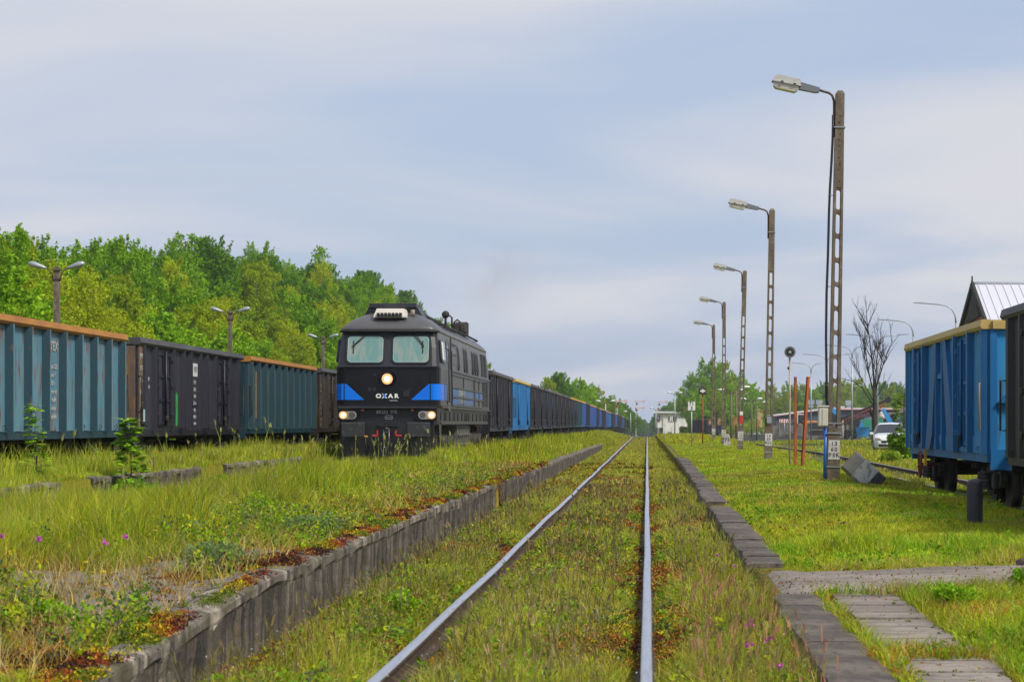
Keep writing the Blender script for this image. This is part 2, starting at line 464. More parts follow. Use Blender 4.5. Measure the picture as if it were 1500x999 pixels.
gc = np.where((GX > 9.5)[..., None], lerp(lawnc * .9 + 0 * gc, straw + 0 * gc, np.clip((n2_ - .4) * 2, 0, .8)), gc)
gc = np.where((GY > 80)[..., None] & (np.abs(GX + .75) < 1.9)[..., None], lerp(gc, lawnc + 0 * gc, np.full(GX.shape, .4)), gc)
mo_ = fbm(GX * 1.9, GY * 1.3, 100); ms_ = np.clip((mo_ - .44) * 6 + 1.1 * np.exp(-((GX + 3.15) / .42) ** 2), 0, 1) * (GX < -2.9) * (GX > -5.2) * (GY < 70)
m2_ = fbm(GX * 2.6, GY * 2.0, 101)[..., None]
mcl = np.where(m2_ < .40, C3(.035, .018, .012), np.where(m2_ < .50, C3(.20, .045, .014), np.where(m2_ < .58, C3(.28, .13, .014), C3(.24, .20, .012))))
gc = lerp(gc, mcl + 0 * gc, ms_ * .85)
ms2 = np.clip((fbm(GX * .9, GY * .54, 53) - .46) * 9, 0, 1) * (GX < .95) * (GX > -2.7)
gc = lerp(gc, mcl * .8 + 0 * gc, ms2 * .7)
gc = lerp(gc, conc + 0 * gc, bare(GX, GY))
cm = ((GX > 9.5 + .0075 * GY) & (GY > 145) & (GX < 140) & (GY < 520)) * np.clip((GY - 150 + (n2_ - .5) * 60) / 12, 0, 1) * np.clip(1 - .9 * (fbm(GX * .12, GY * .05, 40) > .56), 0, 1)
gc = lerp(gc, coal + 0 * gc, cm)
rbm = (GX > 6.3 + .0075 * GY) & (GX < 9.0 + .0075 * GY)
gc = np.where(rbm[..., None], lerp(C3(.06, .05, .04) + 0 * gc, C3(.09, .08, .03) + 0 * gc, np.clip((n2_ - .35) * 2, 0, 1)), gc)
crest = np.exp(-((GY - 232) / 9) ** 2) * (GX > -3.2) * (GX < 1.2)
gc = lerp(gc, C3(.06, .035, .025) + 0 * gc, np.clip(crest * 1.2, 0, 1))
# far woods floor and fields
gc = np.where((GY > 520)[..., None], C3(.05, .075, .02) + 0 * gc, gc)
M['ground'] = bpy.data.materials.new('ground_mix'); M['ground'].use_nodes = True
t = M['ground'].node_tree; t.nodes.clear()
o_ = N(t, 'ShaderNodeOutputMaterial'); p_ = N(t, 'ShaderNodeBsdfPrincipled'); p_.inputs['Roughness'].default_value = .95; p_.inputs['Specular IOR Level'].default_value = .1
a_ = N(t, 'ShaderNodeAttribute'); a_.attribute_name = 'col'
g_ = N(t, 'ShaderNodeNewGeometry')
nz = N(t, 'ShaderNodeTexNoise'); nz.inputs['Scale'].default_value = 14; nz.inputs['Detail'].default_value = 6; nz.inputs['Roughness'].default_value = .7
t.links.new(g_.outputs['Position'], nz.inputs['Vector'])
mr_ = N(t, 'ShaderNodeMapRange'); mr_.inputs['From Min'].default_value = .3; mr_.inputs['From Max'].default_value = .7; mr_.inputs['To Min'].default_value = .55; mr_.inputs['To Max'].default_value = 1.45
t.links.new(nz.outputs[0], mr_.inputs[0])
hs = N(t, 'ShaderNodeMix', data_type='RGBA', blend_type='MULTIPLY'); hs.inputs[0].default_value = 1
t.links.new(a_.outputs['Color'], hs.inputs[6]); t.links.new(mr_.outputs[0], hs.inputs[7])
t.links.new(hs.outputs[2], p_.inputs['Base Color'])
bp = N(t, 'ShaderNodeBump'); bp.inputs['Strength'].default_value = .8; bp.inputs['Distance'].default_value = .03
t.links.new(nz.outputs[0], bp.inputs['Height']); t.links.new(bp.outputs[0], p_.inputs['Normal'])
t.links.new(p_.outputs[0], o_.inputs[0])
gnd = bigmesh('ground', np.stack([GX, GY, GZ], -1).reshape(-1, 3), F, gc.reshape(-1, 3), M['ground'], smooth=False)
tag(gnd, 'uneven mossy ground under the rails, platforms and yard', kind='structure')

# ---------------------------------------------------------------- tracks
def rail_path(xf, zf, ys_): return [(xf(y), y, zf(y)) for y in ys_]
def make_rail(name, parent, xf, zf, ys_, topm, h=.15):
    prof = [(-.034, 0), (.034, 0), (.036, -.03), (.012, -.045), (.010, -h + .03), (.065, -h + .012), (.065, -h), (-.065, -h), (-.065, -h + .012), (-.010, -h + .03), (-.012, -.045), (-.036, -.03)]
    prof = [(-.035, -.014), (-.026, -.002), (0, 0), (.026, -.002), (.035, -.014)] + prof[2:-1] + [(-.036, -.03)]
    n = len(prof); mb = MB(); vs = []
    for y in ys_:
        x0, z0 = xf(y), zf(y)
        vs += [(x0 + px, y, z0 + pz) for px, pz in prof]
    for i in range(len(ys_) - 1):
        for k in range(n):
            f = (i * n + k, i * n + (k + 1) % n, (i + 1) * n + (k + 1) % n, (i + 1) * n + k)
            mb.f.append(list(f)); mb.m.append(0 if k in (0, 1, 2, 3) else 1); mb.sm.append(k < 4)
    mb.v = vs
    mb.f.append(list(range(n))); mb.m.append(1); mb.sm.append(False)
    return mb.build(name, [topm, M['railside']], parent)
wob = lambda y, s: .009 * math.sin(y * .31 + s) + .005 * math.sin(y * .83 + 2 * s)
def ylist(a, b, d): 
    r = [a]
    while r[-1] < b: r.append(r[-1] + d * max(1, r[-1] / 40))
    return r
sl = MB(); sl.box((0, 0, 0), (2.5, .24, .16), bev=.02)
zmain = lambda y: float(np.interp(y, *DM))
def track(label, x_left, x_right, zf, y0, y1, sleep, topm, wobble=True):
    tr = empty('railway_track', (0, 0, 0), label=label); tr['kind'] = 'structure'
    yy = ylist(y0, y1, 1.2)
    make_rail('rail', tr, lambda y: x_left(y) + (wob(y, 1.3) if wobble else 0), zf, yy, topm)
    make_rail('rail', tr, lambda y: x_right(y) + (wob(y, .2) * .35 if wobble else 0), zf, yy, topm)
    if sleep:
        first = None; y = sleep[0]
        while y < sleep[1]:
            xm = (x_left(y) + x_right(y)) / 2
            if first is None: s_ = first = sl.build('sleeper', M['sleeper'], tr)
            else:
                s_ = first.copy(); COL.objects.link(s_); s_.parent = tr
            s_.location = (xm + random.uniform(-.03, .03), y, zf(y) - .15 - .085); s_.rotation_euler = (0, 0, random.uniform(-.02, .02))
            y += .62
    return tr
track('rusty grassed-over main track with two bright worn rails running ahead', lambda y: -1.5, lambda y: 0.0, zmain, 7, 300, (8, 60), M['railtop'])
M['railtop2'] = mat('dull_rail_head', (.30, .27, .25), .45, .5, layers=[((6, 2, 6), (.14, .09, .07), .45, .65, .9)])
zloco = lambda y: .25 + float(np.interp(y, *DL))
track('track under the black locomotive hidden in tall grass', lambda y: -8.07, lambda y: -6.57, zloco, 20, 480, None, M['railtop2'], False)
track('track under the row of parked wagons on the left', lambda y: -13.9, lambda y: -12.4, zloco, 25, 200, None, M['railtop2'], False)
zright = lambda y: -.10 + float(np.interp(y, *DR))
track('brown rusted siding on the right under the blue wagon', lambda y: 6.4 + .0075 * y, lambda y: 7.9 + .0075 * y, zright, 20, 330, (24, 86), M['railtop2'], False)

# ---------------------------------------------------------------- platform walls and copings
def wall_mesh(x_face, thick, y0, y1, ztop, zbot, seed, joints=1.0, lip=.05, sgn=1):
    """wall whose face looks to +x (sgn 1) or -x (-1), with an overhanging broken coping"""
    rr = np.random.default_rng(seed)
    mb = MB()
    ys_ = []; y = y0
    while y < y1: ys_.append(y); y += .09 if y < 30 else .22
    ys_.append(y1)
    rows = 16
    P = []
    for y in ys_:
        zt = ztop(y); zb = zbot(y)
        ch = float(fbm(np.array([y * 2.3]), np.array([seed * 1.7]), seed, 4)[0]) - .5
        edge = float(fbm(np.array([y * .9]), np.array([seed * 4.1]), seed + 3, 3)[0]) - .5
        jn = abs(((y * joints) % 1) - .5) > .47
        zt2 = zt + ch * .06 - (.03 if jn else 0)
        lp = lip * .8 + ch * .09 - (.03 if jn else 0)
        prof = [(-thick, zt - .02), (-thick * .5, zt2 + .005), (-.05, zt2), (lp * .6 + edge * .03, zt2 - .012), (lp, zt2 - .035), (lp, zt2 - .09 + ch * .05), (lp * .3, zt2 - .12 + ch * .06)]
        nlow = 6
        for k in range(nlow + 1):
            zz = (zt2 - .22) + (zb - (zt2 - .22)) * k / nlow
            d = (float(vnoise(np.array([y * 3]), np.array([k * .9 + seed]), seed + 8)[0]) - .5) * .022 - (.02 if abs(((y * joints * 2) % 1) - .5) > .46 else 0)
            prof.append((d, zz))
        P.append([(x_face + sgn * a, y, b) for a, b in prof])
    n = len(P[0]); mb.v = [p for r in P for p in r]
    for i in range(len(P) - 1):
        for k in range(n - 1):
            mb.f.append([i * n + k, i * n + k + 1, (i + 1) * n + k + 1, (i + 1) * n + k]); mb.m.append(0 if k < 6 else 1); mb.sm.append(False)
    # closing ends
    for i in (0, len(P) - 1):
        mb.f.append([i * n + k for k in range(n)]); mb.m.append(1); mb.sm.append(False)
    return mb
def tz(x): return lambda y: gz(x, y)
wA = wall_mesh(-2.78, .32, 8, 40.2, lambda y: gz(-3.05, y) + .02, lambda y: -.45, 3, 1.0, .022)
tag(wA.build('platform_wall', [M['concrete'], M['wallface']]), 'long stained concrete platform wall left of the bright rail', 'platform wall')
wA2 = wall_mesh(-2.80, .32, 43.3, 135, lambda y: gz(-3.05, y) + .02, lambda y: -.4, 5, 1.0, .022)
tag(wA2.build('platform_wall', [M['concrete'], M['wallface']]), 'farther length of the left platform wall, beyond its grassy gap', 'platform wall')
wB = wall_mesh(-9.19, .28, 26, 34.2, lambda y: .50, lambda y: 0., 9, 1.0, .03)
wB2 = wall_mesh(-9.19, .28, 36.2, 45, lambda y: .51, lambda y: 0., 10, 1.0, .03)
wB3 = wall_mesh(-9.17, .28, 47.5, 58, lambda y: .52, lambda y: 0., 12, 1.0, .03)
for w_, l_ in ((wB, 'grey platform kerb at the left edge below the teal wagon'), (wB2, 'pale platform kerb behind the leafy sapling, under the near wagon'), (wB3, 'whitish platform kerb in the grass before the locomotive')):
    tag(w_.build('platform_wall', [M['concrete'], M['wallface']]), l_, 'platform wall')

def kerb_stones(y0, y1, label, seed):
    rr = random.Random(seed)
    mb = MB(); y = y0
    while y < y1:
        L = min(rr.uniform(.95, 1.9), y1 - y)
        if L < .2: break
        xe = .96 + rr.uniform(-.012, .012) + (.001 * y if y > 40 else 0); w = .37 + rr.uniform(-.01, .01)
        zt = gz(1.15, y + L / 2) + .045 + rr.uniform(-.005, .005); dz = rr.uniform(-.006, .006)
        ns = max(3, int(L / .12)); P = []
        for i in range(ns + 1):
            yy = y + .004 + (L - .008) * i / ns
            e = (float(fbm(np.array([yy * 4.0]), np.array([seed * 2.]), seed)[0]) - .5)
            r_ = .03 + max(0, e) * .12
            z_ = zt + dz * (i / ns - .5) + e * .012
            P.append([(xe + e * .05, yy, z_ - .32), (xe + e * .05, yy, z_ - .04 - r_), (xe + r_ * .5 + e * .03, yy, z_ - .012), (xe + r_ + .03, yy, z_), (xe + w * .6, yy, z_ + e * .006), (xe + w, yy, z_ - .004), (xe + w, yy, z_ - .15)])
        n = 7; b = len(mb.v); mb.v += [p for r in P for p in r]
        for i in range(ns):
            for k in range(n - 1):
                mb.f.append([b + i * n + k, b + i * n + k + 1, b + (i + 1) * n + k + 1, b + (i + 1) * n + k]); mb.m.append(0); mb.sm.append(False)
        for i in (0, ns): mb.f.append([b + i * n + k for k in range(n)]); mb.m.append(0); mb.sm.append(False)
        y += L
    tag(mb.build('platform_kerb', [M['coping']]), label, 'kerb')
kerb_stones(9.5, 17.35, 'near length of dark stone kerb, before the concrete path', 3)
kerb_stones(21.0, 34.6, 'stone kerb beyond the concrete path right of the bright rail', 4)
kerb_stones(36.2, 78, 'far weathered kerb running along the mown lawn', 5)

# concrete crossing path and plank-like slabs beside the near kerb
def sheet(name, outline_fn, label, m, kind='structure'): pass
mb = MB()
nxp, nyp = 60, 8
vs = []
for i in range(nxp + 1):
    x = .99 + (9.6) * i / nxp
    ya = 17.4 + .55 * (fbm(np.array([x * 1.3]), np.array([2.]), 31)[0] - .5) + (.2 if x > 2.6 else 0.0) * min(1, (x - 2.6)) ; yb = 20.5 - .10 * x + .5 * (fbm(np.array([x * 1.1]), np.array([9.]), 33)[0] - .5)
    for j in range(nyp + 1):
        y = ya + (yb - ya) * j / nyp
        vs.append((x, y, gz(x, y) + .035 + .02 * (fbm(np.array([x * 1.5]), np.array([y * 1.5]), 35)[0] - .5) - (.04 if j in (0, nyp) else 0)))
mb.add(vs, [(i * (nyp + 1) + j, (i + 1) * (nyp + 1) + j, (i + 1) * (nyp + 1) + j + 1, i * (nyp + 1) + j + 1) for i in range(nxp) for j in range(nyp)], 0, True)
tag(mb.build('path', M['paving']), 'cracked grey concrete path crossing the grass from right to left', kind='structure')
rr = random.Random(5)
y = 11.0
slab0 = []
while y < 17.3:
    L = rr.uniform(.42, .56)
    if not (12.6 < y < 13.0):
        x0 = 1.40 + rr.uniform(-.03, .03) + (y - 11) * .012; x1 = 2.0 + rr.uniform(-.07, .10) + (.05 if 13.3 < y < 15 else 0)
        mbs = MB(); pts = [(x0, y + .012), (x1 - .05, y + .012), (x1, y + .06), (x1 + .015, y + L * .5), (x1 - .01, y + L - .05), (x1 - .06, y + L - .012), (x0, y + L - .012)]
        zz = gz(1.7, y) + .02 + rr.uniform(0, .012)
        mbs.prism(pts, zz - .12, zz, 'z')
        slab0.append(mbs.build('paving_slab', M['paving']))
    y += L
for k, s_ in enumerate(slab0):
    tag(s_, 'worn grey slab in the short row of paving beside the near kerb', 'paving slab', 'slabs of the walkway beside the near kerb')
# stones at the path edge
for k, (x, y, r_, lb) in enumerate([(3.45, 20.0, .075, 'dark stone on the far edge of the concrete path'), (3.62, 19.75, .04, 'small pale stone beside the dark stone on the path'), (3.02, 16.75, .08, 'light angular stone on the near side of the path')]):
    mb = MB(); mb.sphere((0, 0, 0), r_, 8, 0, (1.3, .9, .7))
    mb.v = [(a * (1 + .25 * random.uniform(-1, 1)), b * (1 + .25 * random.uniform(-1, 1)), c * (1 + .2 * random.uniform(-1, 1))) for a, b, c in mb.v]
    mb.sm = [False] * len(mb.sm)
    tag(mb.build('stone', M['paving'] if k != 0 else M['coping'], loc=(x, y, gz(x, y) + r_ * .5)), lb, 'stone')
# ---------------------------------------------------------------- open wagons
RAL = {}
M['bracepale'] = mat('weathered_blue_brace', (.008, .155, .36), .6)
def wmats(col, col2, worn, key):
    if key in RAL: return RAL[key]
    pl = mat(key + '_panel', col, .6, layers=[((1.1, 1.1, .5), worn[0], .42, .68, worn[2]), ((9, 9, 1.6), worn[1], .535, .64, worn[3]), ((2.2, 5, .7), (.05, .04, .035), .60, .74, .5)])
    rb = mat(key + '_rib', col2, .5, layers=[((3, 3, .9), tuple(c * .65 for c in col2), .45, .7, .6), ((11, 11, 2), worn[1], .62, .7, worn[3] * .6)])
    RAL[key] = (pl, rb)
    return RAL[key]
WCOL = {
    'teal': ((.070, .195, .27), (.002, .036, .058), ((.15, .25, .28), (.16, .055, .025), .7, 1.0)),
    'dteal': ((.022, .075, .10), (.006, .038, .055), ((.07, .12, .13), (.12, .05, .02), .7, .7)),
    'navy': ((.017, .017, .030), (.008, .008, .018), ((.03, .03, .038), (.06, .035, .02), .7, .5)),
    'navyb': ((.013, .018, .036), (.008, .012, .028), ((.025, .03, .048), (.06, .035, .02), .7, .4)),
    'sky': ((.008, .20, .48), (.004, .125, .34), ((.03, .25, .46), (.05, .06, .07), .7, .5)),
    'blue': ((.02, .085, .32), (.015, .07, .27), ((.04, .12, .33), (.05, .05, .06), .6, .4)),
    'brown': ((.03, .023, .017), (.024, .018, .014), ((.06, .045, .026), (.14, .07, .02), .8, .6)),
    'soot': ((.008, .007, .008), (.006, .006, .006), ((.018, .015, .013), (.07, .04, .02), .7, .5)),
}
CAPM = {
    'orange': mat('orange_top_rail', (.37, .165, .022), .7, layers=[((4, 1.2, 4), (.27, .10, .03), .45, .68, .8), ((12, 12, 12), (.13, .07, .04), .6, .7, .7)]),
    'yellow': mat('yellow_top_rail', (.50, .36, .10), .6, layers=[((2, 1.1, 4), (.38, .27, .10), .45, .68, .8), ((14, 14, 14), (.16, .09, .03), .66, .72, .8)]),
    'navy': mat('grey_top_rail', (.05, .048, .055), .6, layers=[((2, 1, 4), (.09, .085, .08), .45, .68, .8)]),
    'amber': mat('amber_top_rail', (.50, .27, .02), .6, layers=[((2, 1.1, 4), (.36, .20, .05), .45, .68, .8)]),
}
M['springs'] = mat('oily_springs', (.03, .028, .027), .6)
M['rustyellow'] = mat('rusty_yellow_fitting', (.32, .17, .05), .7, layers=[((10, 10, 10), (.16, .06, .02), .5, .65, .8)])
M['coalload'] = mat('coal', (.018, .017, .018), .8, bump=(9, 1, .06))
def bogie(parent, y, m=None):
    b = MB()
    for s in (-1, 1):
        b.prism([(-1.25, .48), (-1.15, .36), (-.55, .34), (-.35, .22), (.35, .22), (.55, .34), (1.15, .36), (1.25, .48), (1.2, .66), (.5, .60), (.4, .72), (-.4, .72), (-.5, .60), (-1.2, .66)], s * .98 - .06, s * .98 + .06, 'x')
        for yy in (-.9, .9): b.box((s * 1.08, yy, .46), (.12, .30, .28), bev=.03)
    b.box((0, 0, .58), (1.9, .4, .22), bev=.03)
    fr = b.build('bogie', M['under'], parent, loc=(0, y, 0))
    for yy in (-.9, .9):
        w = MB()
        for s in (-1, 1):
            w.cyl((s * .70, 0, .46), (s * .84, 0, .46), .46, n=22); w.cyl((s * .66, 0, .46), (s * .70, 0, .46), .49, n=22)
        w.cyl((-.8, 0, .46), (.8, 0, .46), .08)
        w.build('wheelset', M['under'], fr, loc=(0, yy, 0))
    for s in (-1, 1):
        for yy in (-.22, .22):
            sp = MB()
            for k in range(5): sp.cyl((s * 1.12, yy, .30 + k * .07), (s * 1.12, yy, .335 + k * .07), .11, n=10)
            sp.cyl((s * 1.12, yy, .30), (s * 1.12, yy, .60), .07, n=8)
            sp.build('spring', M['springs'], fr)
    return fr
WPROTO = {}
def wagon(label, xc, y0, zr, col, cap, style, L=12.8, z0=1.0, z1=3.11, group=None, far=False, rz=0, name='open_wagon', uniq=False):
    pl, rb = wmats(*WCOL[col], col)
    key = (col, cap, style, L, z1, far)
    if key in WPROTO and not uniq:
        o = copy_tree(WPROTO[key]); o.location = (xc, y0, zr); o.rotation_euler = (0, 0, rz)
        if group: o['group'] = group
        o['label'] = label
        return o
    root = empty(name, (xc, y0, zr), rz, label, 'wagon', group)
    if not uniq: WPROTO[key] = root
    H = L / 2; W = 1.36; zt = z1 - .12
    b = MB()
    # walls, floor, end walls (an open box)
    for s in (-1, 1):
        b.box((s * (W - .03), 0, (z0 + zt) / 2), (.06, L - .08, zt - z0), 0)
        b.box((0, s * (H - .04), (z0 + zt) / 2), (2 * W - .14, .06, zt - z0), 0)
    b.box((0, 0, z0 + .06), (2 * W - .14, L - .2, .1), 1)
    # sole bars
    for s in (-1, 1): b.box((s * (W - .035), 0, z0 - .075), (.06, L - .03, .15), 1)
    b.box((0, 0, z0 - .12), (.5, L - .1, .22), 1)
    ribs = {'ribbed': [(-H + .25 + k * (L - .5) / 10) for k in range(11)],
            'doors': [-H + .55, -H + 1.75, -H + 3.75, -H + 4.95, -.62, .62, H - 4.95, H - 3.75, H - 1.75, H - .55],
            'braced': [-H + .12, H - .12]}[style]
    for s in (-1, 1):
        for k, y in enumerate(ribs):
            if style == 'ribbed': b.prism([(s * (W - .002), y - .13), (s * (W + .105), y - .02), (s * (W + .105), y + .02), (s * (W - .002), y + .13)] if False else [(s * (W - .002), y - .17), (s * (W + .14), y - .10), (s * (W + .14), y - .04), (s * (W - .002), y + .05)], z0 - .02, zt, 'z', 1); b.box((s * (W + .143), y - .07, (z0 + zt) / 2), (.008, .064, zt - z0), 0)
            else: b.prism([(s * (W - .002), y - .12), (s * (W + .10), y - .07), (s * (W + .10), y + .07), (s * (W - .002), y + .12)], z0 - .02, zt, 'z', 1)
            if not far and style == 'ribbed': b.box((s * (W + .006), y + .55, z0 + .12), (.016, .62, .22), 0)
        # corner plates
        for e in (-1, 1): b.box((s * (W + .02), e * (H - .2), (z0 + zt) / 2), (.04, .36, zt - z0 + .02), 0)
        if style == 'doors' and not far:
            b.box((s * (W + .012), 0, z0 + .62), (.02, 1.0, .03), 1)
            for e in (-1, 1): b.box((s * (W + .05), e * (H - 4.9), z0 - .02), (.10, .5, .12), 1)
        if style == 'braced':
            # slanting tapered braces and a middle frame, as on the side of the blue wagon
            for e in (-1, 1):
                b.prism([(e * .42, zt), (e * .95, zt), (e * 2.35, z0), (e * 1.55, z0), (e * 1.2, z0 + .3)], s * (W - .002), s * (W + .085), 'x', 1)
                b.box((s * (W + .07), e * 2.52, (z0 + zt) / 2), (.14, .16, zt - z0), 1)
                b.box((s * (W + .06), e * 4.32, (z0 + zt) / 2), (.12, .2, zt - z0), 1)
            for e in (-1, 1): b.box((s * (W + .048), e * .50, (z0 + zt) / 2), (.10, .11, zt - z0), 1)
            b.box((s * (W + .03), 0, z0 + 1.5), (.06, .88, .10), 0)
            b.box((s * (W + .012), 0, z0 + .16), (.02, L - .9, .30), 0)
    for e in (-1, 1):   # end wall stiffeners
        for x in (-1.25, -.55, .55, 1.25): b.box((x, e * (H - .0), (z0 + zt) / 2), (.12, .06, zt - z0 - .06), 1)
        for zz in (z0 + .9,): b.prism([(-1.2, zz), (1.2, zz), (1.05, zz + .14), (-1.05, zz + .14)], e * H, e * (H + .10), 'y', 1)
        b.box((0, e * (H - .02), z0 - .1), (2.6, .12, .36), 1)
    if not far:
        for s in (-1, 1):
            for k in range(9):
                y = -H + .8 + k * (L - 1.6) / 8
                b.tube([(s * (W + .03), y - .05, z0 + .10), (s * (W + .06), y, z0 + .13), (s * (W + .06), y + .06, z0 + .08), (s * (W + .04), y + .02, z0 + .03)], .009, 5, 1)
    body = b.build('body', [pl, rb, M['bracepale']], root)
    # top rail
    c = MB(); hh = .16
    for s in (-1, 1):
        c.prism([(s * (W - .08), zt - .01), (s * (W + .09), zt - .01), (s * (W + .13), zt + .04), (s * (W + .10), zt + hh), (s * (W - .06), zt + hh), (s * (W - .08), zt + .1)], -H - .02, H + .02, 'y')
        c.prism([(-s * 0 + (W - .09) * -1, zt - .008), ((W - .09), zt - .008), (W - .09, zt + hh - .01), (-(W - .09), zt + hh - .01)], s * (H - .12) - .0, s * (H + .07), 'y')
    c.build('top_rail', CAPM[cap], root)
    # doors
    if not far and style in ('doors', 'braced'):
        cent = [-H + 2.75, H - 2.75] if style == 'doors' else [-3.4, 3.4]
        for s in (-1, 1):
            for y in cent:
                d = MB(); dw = 1.5
                d.box((s * (W + .01), y, (z0 + zt) / 2 - .02), (.03, dw, zt - z0 - .18), 0)
                for e in (-1, 1):
                    yc = y + e * dw * .25
                    for q in (-1, 1): d.box((s * (W + .045), yc + q * dw * .2, (z0 + zt) / 2), (.05, .07, zt - z0 - .22), 1)
                    for zz in (z0 + .16, z0 + .72, z0 + 1.3, zt - .16): d.box((s * (W + .042), yc, zz), (.04, dw * .36, .06), 1)
                d.cyl((s * (W + .10), y - .02, z0 + .1), (s * (W + .10), y - .02, zt - .08), .026, n=8, mi=1)
                dd = d.build('door', [pl, rb], root)
                for zz in (z0 + .35, z0 + 1.05, zt - .3):
                    for e in (-1, 1): h = MB(); h.box((s * (W + .07), y + e * .78, zz), (.08, .10, .12), bev=.02); h.build('hinge', rb, dd)
                lk = MB(); lk.box((s * (W + .12), y, z0 + .28), (.07, .16, .12), bev=.02); lk.box((s * (W + .13), y + .06, z0 + .18), (.05, .05, .2))
                lk.build('latch', M['under'], dd)
    if not far:
        for e in (-1, 1):
            for s in (-1, 1):
                g = MB(); yy = e * (H - .05)
                g.tube([(s * (W + .04), yy - e * .05, z0 + .42), (s * (W + .13), yy, z0 + .42), (s * (W + .13), yy, z0 + 1.25), (s * (W + .04), yy - e * .05, z0 + 1.25)], .018, 6)
                g.build('handrail', mat('worn_rail_paint', (.22, .19, .15), .6) if style == 'braced' else M['under'], root)
            st = MB()
            st.prism([(W - .2, z0 - .55), (W - .06, z0 - .55), (W - .06, z0 - .05), (W - .09, z0 - .05), (W - .09, z0 - .51), (W - .2, z0 - .51)], e * (H - .42), e * (H - .12), 'y')
            st.build('step', M['under'], root)
    for e in (-1, 1): bogie(root, e * (H - 1.75))
    for e in (-1, 1):
        for s in (-1, 1):
            bf = MB(); bf.cyl((s * .875, e * H, z0 + .04), (s * .875, e * (H + .42), z0 + .04), .10); bf.cyl((s * .875, e * (H + .42), z0 + .04), (s * .875, e * (H + .47), z0 + .04), .24, n=16)
            bf.build('buffer', M['under'], root)
    if not far:
        ub = MB()
        ub.cyl((.3, -1.6, .78), (.3, -.5, .78), .2); ub.box((-.4, .6, .75), (.5, .8, .35), bev=.03)
        ub.tube([(-1.1, -2.5, .86), (-.6, -1, .74), (.2, .8, .74), (.9, 2.8, .86)], .03, 6)
        for y in (-2.4, 2.2): ub.box((0, y, .82), (2.5, .1, .14))
        ub.build('brake_gear', M['under'], root)
    return root

WG = 'open wagons parked on the left track'
XL = -13.16; ZL = .25
w1 = wagon('faded teal open wagon with rusty scrapes and an orange top rail, nearest on the left', XL, 42.75, ZL, 'teal', 'orange', 'ribbed', group=WG, uniq=True)
w2 = wagon('dark navy open wagon with brown end post and green paint streak, behind the teal one', XL, 56.8, ZL, 'navy', 'navy', 'doors', group=WG, uniq=True)
w3 = wagon('dull teal open wagon with orange top rail between navy wagon and brown wagon', XL, 70.85, ZL, 'dteal', 'orange', 'ribbed', group=WG, uniq=True)
w4 = wagon('brown-grey open wagon partly hidden by the nose of the locomotive', XL, 84.9, ZL, 'brown', 'navy', 'doors', group=WG, uniq=True)
w5 = wagon('wagon of the parked row just beyond the brown one, behind the locomotive', XL, 98.95, ZL, 'navy', 'navy', 'doors', group=WG, uniq=True)
SX = 1.36 + .117   # side face
TXT = mat('faded_white_lettering', (.42, .40, .36), .8, layers=[((20, 20, 20), (.20, .24, .26), .45, .6, .8)])
TXT2 = mat('pale_lettering', (.50, .50, .52), .8)
# writing on the near wagon (panels between ribs)
def ribpanel(y): return y
xw = 1.36 + .012
yb = -6.4 + .25 + 1.23 * 5 + .58
text('RTEX', .26, TXT, w1, (xw, yb, 2.68), FACE_RIGHT, sx=1.15, bold=.006)
for k, s_ in enumerate(['eldom 533', '8oor 1', '38 t', '2 cmr et', '3 chd4', 'u elnor', 'e pskd4']):
    text(s_, .13, TXT, w1, (xw, yb, 2.28 - .165 * k), FACE_RIGHT, sx=1.2, bold=.003)
text('- 3x9b', .13, TXT, w1, (xw, yb - 3.7, 2.12), FACE_RIGHT); text('514-1', .15, TXT, w1, (xw, yb - 3.7, 1.92), FACE_RIGHT)
text('24', .13, TXT, w1, (xw, yb - 1.23, 1.42), FACE_RIGHT)
# navy wagon: brown rusted end post, boxed number, green streak, waybill box
ep = MB(); ep.box((1.36 + .048, -6.4 + .36, 2.0), (.012, .56, 1.96)); ep.box((.9, -6.4 - .045, 2.0), (.92, .03, 1.9))
M['rustpost'] = mat('brown_rusted_plate', (.17, .10, .055), .8, layers=[((3, 3, 1), (.075, .06, .055), .42, .64, .85), ((9, 9, 2), (.28, .15, .05), .58, .68, .7)])
ep.build('end_plate', M['rustpost'], w2)['label'] = 'brown rusted end plate with chalky writing'
for k, s_ in enumerate(['[PKP]', '31 51', 'Eaos', '24.8 t', '-37.5']):
    text(s_, .15, TXT, w2, (1.36 + .058, -6.4 + .36, 2.72 - .28 * k), FACE_RIGHT, sx=1.0, bold=.003)
wb = MB(); wb.box((1.36 + .08, -6.4 + .36, 1.32), (.06, .3, .40), bev=.02)
wbo = wb.build('waybill_box', M['rubber'], w2)
wp = MB(); wp.box((1.36 + .113, -6.4 + .36, 1.34), (.004, .16, .28)); wp.build('waybill', mat('pale_blue_paper', (.35, .5, .6), .5), wbo)
gp = MB(); gp.prism([(-2.35, 1.08), (-1.95, 1.10), (-1.9, 1.9), (-2.0, 1.82), (-2.05, 1.95), (-2.2, 1.84), (-2.32, 1.92)], 1.362, 1.366, 'x'); 
gp.build('paint_streak', mat('green_spray_paint', (.03, .30, .06), .6, layers=[((6, 6, 2), (.03, .05, .05), .5, .65, .8)]), w2)
bx = MB(); bx.box((1.364, .25, 2.55), (.004, .62, .34)); bx.build('number_plate', TXT2, w2)
text('PKP', .22, M['navyt'] if 'navyt' in M else mat('navy_lettering', (.03, .03, .05), .6), w2, (1.368, .25, 2.55), FACE_RIGHT)
for k, s_ in enumerate(['31 51', '533 2', '70.0 t', '37.5 m', '4.8 t', 'REV 3', '14.04']):
    text(s_, .13, TXT2, w2, (1.368, .15, 2.22 - .18 * k), FACE_RIGHT)
